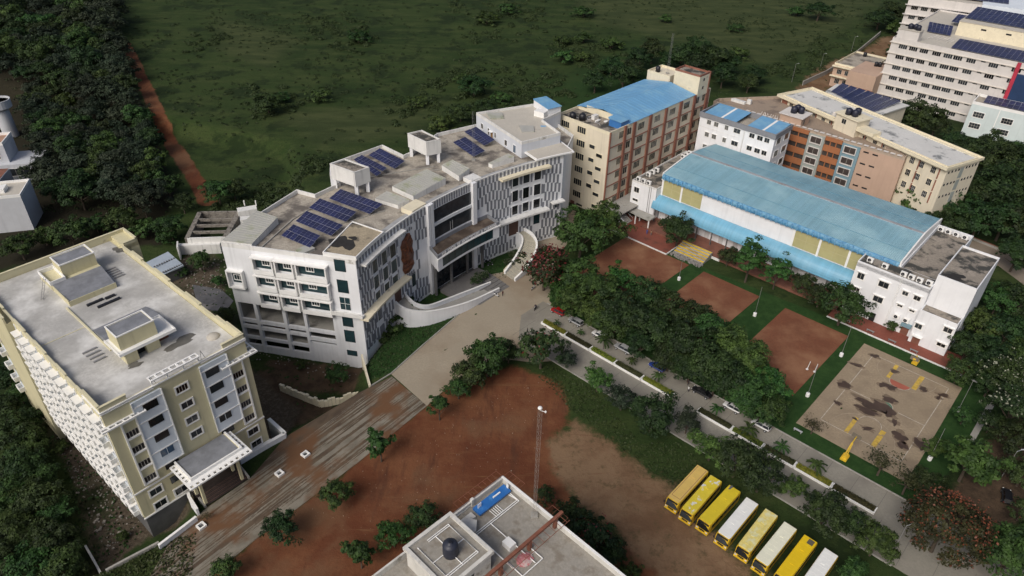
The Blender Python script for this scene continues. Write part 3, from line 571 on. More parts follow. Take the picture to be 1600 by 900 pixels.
    for k in range(4): b = MB(); b.box(4.9 - k * .1, 7.0, 14.0 + k * 1.2, 14.3 + k * 1.2, 25.12, 25.36); part("roof_pipe", b, STEEL, t)
    for k in range(5): b = MB(); b.box(18.6, 20.6, 36.3 + k * .95, 36.6 + k * .95, 25.12, 25.4); part("roof_pipe", b, STEEL, t)
    for a, v, ln in ((11.1, 30.9, 3.0), (14.4, 30.6, 1.8), (12.2, 28.9, 4.2)): b = MB(); b.box(a, a + ln, v, v + .55, 25.12, 25.45); part("black_pipe_run", b, BLACK, t)
    b = MB(); b.tube((8.7, 43.3, 27.2), (6.2, 39.6, 25.2), .05); b.tube((8.9, 42.8, 27.2), (6.4, 39.1, 25.2), .05)
    for k in range(7): f = (k + .5) / 7; b.tube((8.7 - 2.5 * f, 43.3 - 3.7 * f, 27.2 - 2 * f), (8.9 - 2.5 * f, 42.8 - 3.7 * f, 27.2 - 2 * f), .04)
    part("ladder", b, STEEL, t)
    wr = mat("dark_roof_patch", (.12, .115, .10), .5, .2, .6); b = MB()  # darker, smoother blobs on the roof deck near its rooms and rear corner
    blob(17.5, 8.6, 2.8, 1.2, 0, 25.14, 22, b); part("dark_patch", b, wr, t); b = MB(); blob(9.3, 8.6, 1.3, .7, 0, 25.145, 22, b); part("dark_patch", b, wr, t); b = MB(); blob(24, 46.5, .9, 1.3, 0, 25.14, 16, b); part("dark_patch", b, wr, t)
    b = MB(); b.ellip((22.1, 5.8, 25.1), (1.2, 1.2, .6), 12); part("sand_heap", b, ROOF_P, t, smooth=True)
    for a in (8.3, 17.0): b = MB(); b.tube((a, .4, 26.1), (a + .4, .9, 27.6), .05); b.tube((a + .4, .9, 27.6), (a + 1.1, 1.2, 25.2), .05); part("roof_stay", b, STEEL, t)
    return t
cream_block()
# ================================================================= white school with the curved front
def white_school():
    B = Vector((-32.2, 125.3, 0))
    t = thing("white_school_building", "white school with curved grey striped front, carved panel and wide portico", "building", B)
    E_ = ARC.pt(72.7)
    front = [ARC.pt(72.7 * k / 40).to_tuple() for k in range(41)]
    back = [(9.2, 207.5), (-11.5, 199.4), (-22.1, 192.3), (-27.3, 180.4), (-29.6, 177.3), (-36.2, 183.6), (-47.8, 171.2), (-46.5, 164.9), (-43.2, 160.4), (-47.7, 154.2), (-52.6, 156.4), (-58.2, 144.3), (-62.47, 131.43)]
    body = front + [(16.5, 193)] + back
    K = FK
    kw = lambda u, v: K.w(u, v).to_2d()
    low = front + [(16.5, 193)] + back[:-2] + [kw(.6, 13.5), kw(.6, 9), kw(23.4, 9), kw(23.4, 0)]
    b = MB(); b.prism(body, 9.6, 24.2); part("wall", b, WHITE, t)
    b = MB(); b.prism(low, -6.5, 9.6); part("lower_wall", b, WHITE, t)
    rf = inset(body, .3); b = MB(); b.prism(rf, 24.2, 24.3); part("roof", b, ROOF_C, t)
    b = MB(); b.prism([p for p in front if True][0:40] + [ARC.pt(70, -2.6).to_tuple()] + [ARC.pt(70 * (39 - k) / 40, -2.4).to_tuple() for k in range(40)], 24.31, 24.36)
    part("pale_roof_edge", b, mat("grey_roof_edge", (.33, .34, .35), .85, .12, .4, stain=(.2, .2, .19), st=.6), t)
    b = MB(); ring(b, body, .28, 24.2, 25.25); part("parapet", b, WHITE_DIRTY, t)
    # corner cap
    cap = [ARC.pt(d, .25).to_tuple() for d in (0, 3, 6, 9, 11.3)] + [(-35.9, 140.1), (-39.6, 127.0)]
    b = MB(); b.prism(cap, 25.26, 25.9); part("corner_cap", b, WHITE_TRIM, t)
    b = MB(); b.prism(inset(cap, .25), 25.9, 25.95); part("corner_cap_roof", b, mat("gritty_cap_roof", (.40, .34, .24), .9, .2, .5, stain=(.05, .045, .04), st=.585, ssc=.16, soft=.05, fine=.3), t)
    b = MB(); cq = gp(535, 379, 26).to_2d(); blob(cq.x, cq.y, 2.3, 2.9, 0, 25.98, 26, b, .5); blob(cq.x + 1.9, cq.y + 2.0, 1.0, .7, 0, 25.985, 18, b); part("tar_stain", b, mat("tar_black", (.022, .021, .020), .9, .3, .6), t)
    b = MB(); ring(b, cap, .22, 25.95, 26.15); part("corner_cap_rim", b, WHITE_TRIM, t)
    # side front: tower windows, projecting window boxes, open lower frame (own frame: FK)
    s = link("side_front", None, t, (K.o.x, K.o.y, 0), K.a)
    def sp(name, mb, m): return part(name, mb, m, s)
    gl = MB(); fr = MB()
    rows = ((19.0, 23.2), (14.55, 18.65), (10.0, 14.15))
    for a, c in ((7.0, 11.8), (12.2, 16.5), (17.0, 24.0)):
        for z0, z1 in rows:
            fr.box(a, c, -1.1, 0, z0, z0 + .3); fr.box(a - .25, c + .25, -1.35, 0, z1 - .3, z1); fr.box(a, a + .3, -1.1, 0, z0 + .3, z1 - .3); fr.box(c - .3, c, -1.1, 0, z0 + .3, z1 - .3); fr.box(a + .3, c - .3, -1.1, -.85, z0 + .3, z0 + 1.0)
    fr.box(.0, 3.9, -1.0, 0, 14.0, 14.35); fr.box(0, 3.9, -1.0, 0, 18.25, 18.6); fr.box(0, .35, -1.0, 0, 14.35, 18.25); fr.box(3.55, 3.9, -1.0, 0, 14.35, 18.25)
    sp("window_surround", fr, WHITE_TRIM)
    fr = MB(); fr.box(23.9, 31.2, -1.3, 0, 11.0, 11.35); fr.box(23.9, 31.2, -1.3, -1.15, 11.35, 12.0); sp("ledge", fr, WHITE_DIRTY)
    # lower frame
    fr = MB()
    for a, c in ((0, .6), (4.3, 5.1), (11.2, 12.0), (16.3, 17.0)): fr.box(a, c, 0, .8, -6.5, 9.6)
    xs = ((.6, 4.3), (5.1, 11.2), (12.0, 16.3), (17.0, 23.4))
    for i, (a, c) in enumerate(xs):
        for z0, z1 in (((3.95, 4.9), (2.2, 3.1), (-.9, -.1), (-6.5, -2.6)) if i < 3 else ((4.0, 4.9), (1.55, 2.5), (-6.5, .9))): fr.box(a, c, .1, .6, z0, z1)
    sp("open_floor_frame", fr, WHITE)
    fr = MB(); fr.box(.6, 23.4, .8, 8.9, 4.0, 4.4); fr.box(.6, 23.4, .8, 8.9, -.6, -.2); fr.box(0, .6, .8, 9, -6.5, 9.6)
    for a in (4.7, 11.6, 16.6): fr.box(a - .3, a + .3, 6, 6.6, -6, 9.6)
    sp("open_floor_slab", fr, CONC)
    for a in (6.0, 7.5, 9): 
        for k in range(3): fr = MB(); fr.box(a, a + 1.1, 3 + k, 3.6 + k, -.2, 1.4 + .5 * k); sp("stacked_crate", fr, TILE_RED)
    # long curved front: strips
    rs = random.Random(11); st = MB()
    blocks = [(5.4, 15.7, 8.6, 21.9), (16.0, 22.4, 10.3, 21.9), (27.0, 44.2, -9, 30), (55.8, 66.4, 9.8, 22.7), (5.9, 8.3, 4.5, 8.3), (12.8, 16.4, 4, 9.5), (20, 22.2, 5.4, 10), (63.5, 66.3, 5.8, 9.4), (55.2, 59, 4.5, 9.8), (24, 49, 8, 15)]
    nst = 0
    for i in range(int(72.4 / .62)):
        sA = .2 + i * .62
        z = 25.0; k = i % 2; first = True; row = 0; jit = .55 * math.sin(i * .42) + rs.uniform(-.12, .12); shift = 1
        while z > 1.0:
            row += 1; z0 = max(23.0 - (row - 1) * 2.75 + (0 if row == 1 else jit + (shift - 1) * .55), .6); first = False; wd = .6
            if z - z0 > .3 and (k % 2 == 0) and not any(b0 < sA + wd / 2 < b1 and (c0 < z0 + .1 and z0 < c1 or c0 < z and z < c1) for b0, b1, c0, c1 in blocks):
                p, q_ = ARC.pt(sA), ARC.pt(sA + wd); nn = (Vector((ARC.cx, ARC.cy)) - p).normalized() * .09
                st.prism([p + nn, q_ + nn, q_, p], z0 + .02, z - .02); nst += 1
            elif z > 240: 
                p, q_ = ARC.pt(sA), ARC.pt(sA + .35); nn = (Vector((ARC.cx, ARC.cy)) - p).normalized() * .07
                if not (27 < sA < 44.2): st.prism([p + nn, q_ + nn, q_, p], 23.2, 24.9)
            z = z0; k += 1
    for i in range(16):
        sA = 29.2 + i * .84; p, q_ = ARC.pt(sA), ARC.pt(sA + .42); nn = (Vector((ARC.cx, ARC.cy)) - p).normalized() * .08
        st.prism([p + nn, q_ + nn, q_, p], 23.15, 25.1)
    for zt, s0, s1 in ((21.7, 5.6, 15.6), (17.6, 5.6, 15.6), (13.6, 5.6, 15.6)):   # strips beside the window columns
        for sA in (5.5, 8.4, 9.1, 11.8, 12.5, 15.3):
            p, q_ = ARC.pt(sA), ARC.pt(sA + .42); nn = (Vector((ARC.cx, ARC.cy)) - p).normalized() * .09; st.prism([p + nn, q_ + nn, q_, p], zt - 2.6 - rs.random(), zt)
    for sA in (55.9, 58.9, 62.5, 66.1, 59.3):
        for zt in (22.3, 18.0, 13.6):
            p, q_ = ARC.pt(sA), ARC.pt(sA + .42); nn = (Vector((ARC.cx, ARC.cy)) - p).normalized() * .09; st.prism([p + nn, q_ + nn, q_, p], zt - 2.3 - rs.random(), zt)
    part("facade_strips", st, GREYSTRIP, t, kind="stuff")
    def aslab(s0, s1, o0, o1, z0, z1, m, nm, n=10, z1b=None):
        b = MB(); p = [ARC.pt(s0 + (s1 - s0) * k / n, o1).to_tuple() for k in range(n + 1)] + [ARC.pt(s1 - (s1 - s0) * k / n, o0).to_tuple() for k in range(n + 1)]
        b.prism(p, z0, z1); return part(nm, b, m, t)
    aslab(1.5, 17.9, -.1, 1.5, 23.0, 23.5, WHITE_DIRTY, "upper_ledge"); aslab(52, 68, -.1, 1.6, 23.0, 23.6, IVORY_TRIM, "upper_ledge")
    aslab(-1.0, 18, -.1, 2.0, 10.4, 10.9, IVORY_TRIM, "entrance_canopy"); aslab(51.5, 68, -.1, 2.0, 10.3, 10.8, WHITE_DIRTY, "entrance_canopy")
    aslab(69.2, 73.2, -.1, 1.6, 11.6, 12.0, WHITE_DIRTY, "entrance_canopy")
    aslab(29.0, 42.6, -.3, .06, 19.45, 22.9, GLASS, "curtain_glazing", 14); aslab(29.0, 42.6, -.3, .05, 14.9, 18.55, GLASS, "curtain_glazing", 14); aslab(28.9, 42.7, -.2, .35, 18.6, 19.4, WHITE, "glazing_band", 14)
    aslab(35.2, 35.3, 0, .12, 14.9, 17.5, ALU, "door_frame", 1); aslab(36.0, 36.1, 0, .12, 14.9, 17.5, ALU, "door_frame", 1)
    for a, c in ((26.9, 27.7), (27.9, 28.9), (42.7, 44.0)): aslab(a, c, -.2, .8, 0, 25.3, WHITE, "pilaster", 3)
    aslab(22.6, 27.6, -3.6, -.3, 24.37, 25.6, IVORY_TRIM, "roof_box", 3); aslab(43.2, 46.5, -3.4, -.3, 24.37, 25.5, WHITE_DIRTY, "roof_box", 3)
    # windows in the curved front
    for c0, c1 in ((5.95, 7.95), (9.75, 11.7), (13.05, 15.2)):
        for z0, z1 in ((18.0, 21.3), (13.8, 17.2), (9.6, 12.9)):
            warc(t, c0, c1, z0, z1, 0.0, glass=GLASS_T, frame=WHITE, nx=2, nz=1, fw=.16, proud=.16, bars=DARK)
    for c0, c1 in ((56.5, 58.4), (60.0, 62.0), (63.6, 65.7)):
        for z0, z1 in ((19.7, 22.4), (15.2, 18.4), (11.2, 13.9)):
            warc(t, c0, c1, z0, z1, 0.0, glass=GLASS, frame=WHITE, nx=2, nz=1, fw=.16, proud=.16, bars=DARK)
    for c0, c1, z0, z1 in ((6.3, 7.9, 5.0, 8.0), (20.4, 21.8, 5.8, 9.6), (63.9, 65.9, 6.1, 9.1), (70.2, 71.4, 9.6, 11.2)): warc(t, c0, c1, z0, z1, glass=GLASS_T, frame=None, nx=2, nz=2, bars=DARK)
    for k in range(5):
        sA = 1.3 + k * 1.9; aslab(sA, sA + .8, -.05, .08, .8 - k * .3, 3.2, GREYSTRIP, "grey_niche", 2); aslab(sA, sA + .8, -.05, .08, 5.2, 8.6, GREYSTRIP, "grey_niche", 2)
    aslab(13.4, 15.9, -.05, .1, 5.0, 8.4, mat("dark_wood_door", (.085, .040, .028), .6, .2), "door", 3); aslab(55.6, 58.7, -.05, .1, 5.0, 9.2, mat("dark_wood_door", (.085, .040, .028)), "door", 3)
    # carved relief panel: a seated figure with swirling drapery
    q_ = ARC.pt(19.2, .12); b = MB(); rr = random.Random(4)
    prof = [(-1.5, 11.2), (-2.1, 12.6), (-1.7, 14.2), (-2.3, 15.6), (-1.9, 17.2), (-2.2, 18.9), (-1.5, 20.2), (-.5, 20.6), (.2, 21.4), (1.2, 21.2), (1.6, 20.0), (2.2, 18.6), (1.8, 17.1), (2.3, 15.4), (1.9, 13.7), (2.2, 12.3), (1.0, 11.3), (0, 10.9)]
    i0 = len(b.v)
    n = len(prof)
    b.v += [(x, 0, z) for x, z in prof] + [(x, -.25, z) for x, z in prof]
    for k in range(n): b.f.append((k, (k + 1) % n, n + (k + 1) % n, n + k)); b.m.append(0)
    b.f.append(tuple(n + k for k in range(n))); b.m.append(0)
    for x, z, rx, rz_ in ((0, 18.9, .85, .95), (-1.0, 18.8, .6, .8), (1.0, 18.8, .6, .8), (0, 15.6, 1.3, 1.5), (.1, 17.4, .34, 1.2), (-.2, 16.3, .5, .3), (-1.2, 13.2, 1.0, .6), (1.1, 13.1, 1.0, .6), (-1.4, 16.3, .4, 1.0), (1.4, 16.4, .4, 1.0), (0, 12.2, 1.6, .5), (.3, 20.4, .6, .7)):
        b.ellip((x, -.25, z), (rx, .32, rz_), 10)
    for k in range(26): b.ellip((rr.uniform(-1.6, 1.6), -.28, rr.uniform(11.6, 20.6)), (rr.uniform(.15, .4), .2, rr.uniform(.2, .5)), 6)
    part("carved_relief", b, WOODC, t, smooth=True, loc=(q_.x, q_.y, 0), rz=ARC.ang(19.2))
    b = MB()
    for k in range(7): b.box(-2.5 + k * .75, -2.1 + k * .75, -.06, .0, 21.6, 22.2 + .3 * (k % 2))
    for k in range(6): b.box(-2.2 + k * .8, -1.8 + k * .8, -.06, 0, 9.3, 10.5)
    part("relief_slot", b, GREYSTRIP, t, loc=(q_.x, q_.y, 0), rz=ARC.ang(19.2))
    # portico with lettering
    b = MB(); f = [ARC.pt(24.6 + 23.4 * k / 12, 5.0).to_tuple() for k in range(13)] + [ARC.pt(48.2 - 21 * k / 8, .02).to_tuple() for k in range(9)]
    b.prism(f, 9.8, 13.5); part("portico", b, WHITE, t)
    b = MB(); b.prism(inset(f, .3), 13.5, 13.56); part("portico_roof", b, mat("earthy_portico_roof", (.075, .055, .042), .95, .3, .4, stain=(.14, .11, .085), st=.55, ssc=.35, soft=.12, fine=.3), t)
    b = MB(); ring(b, f, .25, 13.5, 14.45); part("portico_parapet", b, GREYBAND, t)
    aslab(24.3, 48.3, 5.0, 5.3, 13.2, 13.5, WHITE_TRIM, "portico_ledge", 12)
    aslab(26.5, 45.6, 4.5, 5.06, 10.5, 13.1, GLASS_T, "portico_glazing", 12)
    for k in range(1, 8): a = 26.5 + 19.1 * k / 8; aslab(a - .05, a + .05, 5.0, 5.12, 10.5, 13.1, DARK, "glazing_mullion", 1)
    for a in (27.5, 33.5, 39.5, 45): q2 = ARC.pt(a, 1.6); b = MB(); b.lathe([(.4, -.2), (.4, 9.8)], (q2.x, q2.y), 12); part("portico_column", b, CONC_D, t, smooth=True)
    aslab(29.5, 44, -.1, .06, .2, 8.8, GLASS, "entrance_glazing", 12)
    # letters along the fascia
    LETTERW = mat("letter_white", (.85, .85, .85), .5, .02)
    txt = "SJB SCHOOL OF ARCHITECTURE & PLANNING"
    s0, s1 = 26.2, 46.9
    for i, ch in enumerate(txt):
        if ch == " ": continue
        cu = bpy.data.curves.new("letter", 'FONT'); cu.body = ch; cu.size = 1.12; cu.extrude = .03; cu.align_x = 'CENTER'; cu.materials.append(LETTERW)
        sA = s0 + (s1 - s0) * (i + .5) / len(txt); q2 = ARC.pt(sA, 5.04)
        tmp = bpy.data.objects.new("tmp", cu); C.objects.link(tmp); lme = bpy.data.meshes.new_from_object(tmp.evaluated_get(bpy.context.evaluated_depsgraph_get())); bpy.data.objects.remove(tmp)
        o = link("letter", lme, t, (q2.x, q2.y, 13.58)); o.rotation_euler = (math.pi / 2, 0, ARC.ang(sA)); o.scale = (.78, 1, 1)
    # roof slab at the far end and penthouse
    pent = [(-11.4, 198.9), (1.7, 178.8), (12.3, 185.6), (7.6, 194.7), (13.1, 201.5), (8.8, 208.6)]
    b = MB(); b.prism(pent, 24.3, 28.2); part("penthouse", b, mat("pale_grey_paint", (.58, .61, .66), .7, .05, .3, streak=.15), t)
    b = MB(); b.prism(inset(pent, .3), 28.2, 28.3); part("penthouse_roof", b, ROOF_P, t)
    b = MB(); ring(b, pent, .28, 28.2, 29.0); part("penthouse_parapet", b, WHITE_DIRTY, t)
    aslab(63.7, 75.6, -8, .6, 25.5, 25.9, WHITE_TRIM, "end_slab", 4); aslab(64.2, 75.1, -7.6, .2, 25.9, 25.96, ROOF_P, "end_slab_roof", 4)
    d = Vector((1.7 + 11.4, 178.8 - 198.9)).normalized(); L_ = math.hypot(13.1, 20.1); rzp = math.atan2(d.y, d.x)
    for a, wd, z, ht, gm in ((3.4, 1.2, 25.3, 1.5, GLASS), (7.0, .9, 24.7, 2.0, GLASS), (10.6, .8, 25.2, 1.5, GLASS), (16.2, 1.2, 25.0, 1.6, GLASS), (20.6, 1.3, 24.6, 2.2, GLASS_B)):
        window(t, (-11.4 + d.x * a, 198.9 + d.y * a, z), rzp, wd, ht, gm, WHITE, 2, 1, .12, .1)
    b = MB(); b.box(8.2, 9.2, -.08, 0, 24.35, 26.3, 0); b.box(7.9, 9.5, -.9, -.09, 26.4, 26.5, 1); part("penthouse_door", b, [mat("tan_door", (.30, .17, .07)), WHITE_TRIM], t, loc=(-11.4, 198.9, 0), rz=rzp)
    b = MB(); b.prism([(5.2, 206.2), (9.1, 199.0), (13.0, 201.6), (8.8, 208.4)], 28.3, 30.4); part("lift_head", b, WHITE, t)
    b = MB(); b.prism([(5.0, 206.3), (9.2, 198.6), (13.3, 201.5), (8.9, 208.7)], 30.4, [30.7, 30.5, 30.5, 30.7]); part("lift_head_roof", b, BLUE_SHEET, t)
    b = MB(); b.prism([(5.2, 199), (8, 197.2), (9, 199), (6.3, 200.9)], 28.3, 29.9); part("white_roof_box", b, WHITE_TRIM, t)
    for p in ([(-8.5, 199.5), (-4, 199.8), (-3.4, 196.0), (-7.2, 195.6)], [(1.0, 190.6), (5.0, 190.6), (5.2, 187.0), (1.8, 186.6)]):
        b = MB(); b.prism(p, 28.3, [28.8, 28.8, 28.6, 28.6]); part("grey_roof_sheet", b, GREY_SHEET, t)
    b = MB(); b.box(0, 1.5, 0, .9, 28.31, 28.36); part("blue_tarpaulin", b, BLUE_SHEET, t, loc=(7.0, 191, 0))
    # concrete water tanks on legs
    for p, lg in (([(-44.6, 159.4), (-37.8, 155.0), (-34.8, 158.0), (-41.6, 162.5)], None), ([(-28.4, 178.7), (-22.9, 173.3), (-19.3, 175.4), (-24.9, 181.1)], None)):
        b = MB(); b.prism(p, 26.9, 30.4); part("roof_tank", b, WHITE_DIRTY, t)
        b = MB(); b.prism(inset(p, .3), 30.4, 30.45, 0); ring(b, p, .25, 30.45, 30.8, 1); part("roof_tank_top", b, [ROOF_D, WHITE_DIRTY], t)
        q3 = inset(p, .5)
        for x in q3: b = MB(); b.box(x.x - .4, x.x + .4, x.y - .4, x.y + .4, 24.3, 26.9); part("tank_leg", b, WHITE, t)
    # corrugated roof lights
    def shed(p, z0, z1, nm="corrugated_roof_light", slope=.5, m=GREY_SHEET):
        b = MB(); b.prism(p, z0, [z1, z1, z1 + slope, z1 + slope], 1, 0)
        o = part(nm, b, [m, WHITE_DIRTY], t)
        c0, c1, c2, c3 = [Vector(x) for x in p]; n_ = max(4, int((c1 - c0).length if False else (c2 - c1).length / .7)); b = MB()
        for k in range(n_ + 1):
            a = c1.lerp(c2, k / n_); e = c0.lerp(c3, k / n_); za = z1 + slope * k / n_
            b.tube((a.x, a.y, za + .02), (e.x, e.y, za + .02), .07, n=4, cap=False)
        r_ = link("sheet_rib", b.mesh("sheet_rib", m), o); return o
    shed([(-29.8, 158.4), (-24.0, 153.6), (-17.1, 162.4), (-22.4, 167.3)], 24.3, 25.6); shed([(-33.0, 152.6), (-27.1, 149.5), (-24.7, 151.3), (-30.7, 155.4)], 24.3, 25.3)
    shed([(-18.8, 170.5), (-13.9, 164.4), (-11.5, 167.7), (-16.3, 172.7)], 24.3, 25.8); shed([(-6.9, 173.2), (-5.8, 172.3), (-.2, 176.4), (-1.9, 178.0)], 24.3, 25.4)
    shed([kw(.1, .4), kw(7.0, .5), kw(7.4, 11.5), kw(1.4, 13.2)], 24.3, 25.5)
    b = MB(); b.obox((-45.2, 128.9), (-43, 131.3), 2.4, 24.3, 24.9); part("low_roof_box", b, GREY_SHEET, t)
    b = MB(); b.obox(kw(8.6, .6), kw(9.6, 14), .25, 24.3, 24.55); b.obox(kw(9.6, 14), kw(12, 22), .2, 24.3, 24.5); part("roof_pipe", b, CONC, t)
    b = MB(); b.obox((-41, 163.5), (-21, 172.5), .2, 24.3, 24.5); b.obox((-13.5, 172), (-22, 170), .2, 24.3, 24.5); b.obox((-40, 141), (-30, 148.2), .16, 24.3, 24.5); part("roof_pipe", b, CONC, t)
    for o in t.children: o.location -= B
    # windows of the side front hang on the building itself
    def kwin(u0, u1, z0, z1, **k):
        p = K.w((u0 + u1) / 2, 0, z0) - B; return window(t, p, K.a, u1 - u0, z1 - z0, **k)
    for a, c in ((7.0, 11.8), (12.2, 16.5), (17.0, 24.0)):
        for z0, z1 in rows:
            kwin(a + .32, c - .32, z0 + 1.0, z1 - .32, glass=GLASS_T, frame=None, nx=2, bars=DARK)
            m_ = (a + c) / 2 - (.6 if c - a > 6 else -.4); kwin(m_ - .85, m_ + .85, z0 + 1.9, z0 + 3.0, glass=GLASS, frame=WHITE_TRIM, nx=3, fw=.1, proud=.14, bars=WHITE_TRIM)
    kwin(.9, 3.4, 15.2, 17.9, glass=GLASS_T, frame=None, nx=2, bars=DARK); kwin(1.3, 3.2, 15.9, 17.2, glass=GLASS, frame=WHITE_TRIM, nx=3, fw=.09, proud=.14, bars=WHITE_TRIM)
    for z0, z1 in ((22.0, 24.9), (16.5, 19.8), (11.9, 15.3), (7.3, 9.8), (2.9, 6.2), (-1.1, .4)): kwin(25.7, 28.15, z0, z1, glass=GLASS_T, frame=None, nx=2 if z0 in (11.9, -1.1) else 1, nz=2 if z0 == 11.9 else 1, bars=WHITE_TRIM if z0 == 11.9 else DARK)
    return t
white_school()
# ---- solar arrays on the white school: tilted racks of separate panels
_sp = {}
def solar_array(quad, z0, z1, ncol, nrow, label, group="solar panel racks on the flat roofs", cat="solar panels", base=24.3):
    """quad: near-left, far-left, far-right, near-right plan corners; z0 near edge height, z1 far edge height"""
    nl, fl, fr_, nr = [Vector(p) for p in quad]; c = (nl + fl + fr_ + nr) / 4
    t = thing("solar_array", label, cat, (c.x, c.y, base), 0, group)
    def P3(a, b): p = nl.lerp(nr, a).lerp(fl.lerp(fr_, a), b); return Vector((p.x - c.x, p.y - c.y, z0 + (z1 - z0) * b - base))
    eu = (P3(1, .5) - P3(0, .5)) / ncol; ev = (P3(.5, 1) - P3(.5, 0)) / nrow
    lu, lv = eu.length, ev.length
    mb = MB(); g = .022
    nrm = eu.cross(ev).normalized() * .05
    def quadbox(mb, a, b, c_, d, n_, mi): 
        i = len(mb.v); mb.v += [tuple(x) for x in (a, b, c_, d, a + n_, b + n_, c_ + n_, d + n_)]
        for f_ in ((3, 2, 1, 0), (4, 5, 6, 7), (0, 1, 5, 4), (1, 2, 6, 5), (2, 3, 7, 6), (3, 0, 4, 7)): mb.f.append(tuple(i + q for q in f_)); mb.m.append(mi)
    U = eu * (1 - g); V = ev * (1 - g)
    quadbox(mb, -U / 2 - V / 2, U / 2 - V / 2, U / 2 + V / 2, -U / 2 + V / 2, nrm, 1)
    U2 = U * .965; V2 = V * .975
    quadbox(mb, -U2 / 2 - V2 / 2 + nrm, U2 / 2 - V2 / 2 + nrm, U2 / 2 + V2 / 2 + nrm, -U2 / 2 + V2 / 2 + nrm, nrm * .15, 0)
    for k in range(1, 3): # cell lines
        f = k / 3 - .5; quadbox(mb, -U2 / 2 + V2 * f - V2 * .004 + nrm * 1.15, U2 / 2 + V2 * f - V2 * .004 + nrm * 1.15, U2 / 2 + V2 * f + V2 * .004 + nrm * 1.15, -U2 / 2 + V2 * f + V2 * .004 + nrm * 1.15, nrm * .05, 1)
    me = mb.mesh("solar_panel", [SOLAR, PFRAME])
    for i in range(ncol):
        for j in range(nrow):
            p = P3((i + .5) / ncol, (j + .5) / nrow); link("solar_panel", me, t, p)
    fr = MB()
    for a in np.linspace(.06, .94, max(3, ncol // 2)):
        for b_ in (.1, .9):
            p = P3(a, b_); fr.tube((p.x, p.y, 0), (p.x, p.y, p.z), .05, n=4)
        fr.tube(P3(a, .02) - nrm, P3(a, .98) - nrm, .05, n=4)
    for a in np.linspace(.1, .9, 3): p = P3(a, .5); fr.box(p.x - .25, p.x + .25, p.y - .25, p.y + .25, 0, .25)
    part("rack", fr, STEEL, t); return t
Z0, Z1 = 24.9, 26.1
def far(q): return q
S_ = lambda pts, *a: solar_array(pts, Z0, Z1, *a)
def qd(c, pts):
    o, k = {'A2': ((340, 280), 7.5), 'c3': ((330, 260), 4.09), 'F2': ((490, 190), 5.625), 'G2': ((680, 150), 6.428)}[c]
    zs = (Z0, Z0, Z1, Z1) if False else None
    out = [gp(o[0] + x / k, o[1] + y / k, z).to_2d() for (x, y), z in zip(pts, (Z0, Z1, Z1, Z0))]
    return out
S_(qd('A2', ((740, 660), (895, 530), (1200, 660), (1085, 805))), 7, 2, "smallest front solar rack on the white school roof, nearest its window boxes")
S_(qd('c3', ((540, 350), (610, 285), (845, 375), (765, 445))), 9, 2, "second solar rack from the white school's corner cap, directly behind the smallest rack")
S_(qd('c3', ((625, 265), (695, 205), (930, 290), (860, 355))), 9, 2, "third solar rack on the white school roof, behind the low grey roof box")
S_(qd('c3', ((755, 205), (825, 145), (1100, 240), (1010, 305))), 11, 2, "longest solar rack on the white school roof, in front of the nearer tank on legs")
S_(qd('F2', ((355, 330), (420, 300), (650, 400), (550, 487))), 8, 2, "solar rack just behind the nearer white tank on legs")
S_(qd('F2', ((480, 295), (585, 235), (800, 345), (715, 415))), 9, 2, "solar rack tucked in the back parapet corner between the two tanks on legs")
S_(qd('G2', ((175, 465), (305, 412), (500, 550), (385, 610))), 8, 2, "front one of two solar racks beside the white school's penthouse")
S_(qd('G2', ((287, 358), (415, 310), (597, 440), (495, 500))), 9, 2, "solar rack closest to the penthouse wall with the tan door")
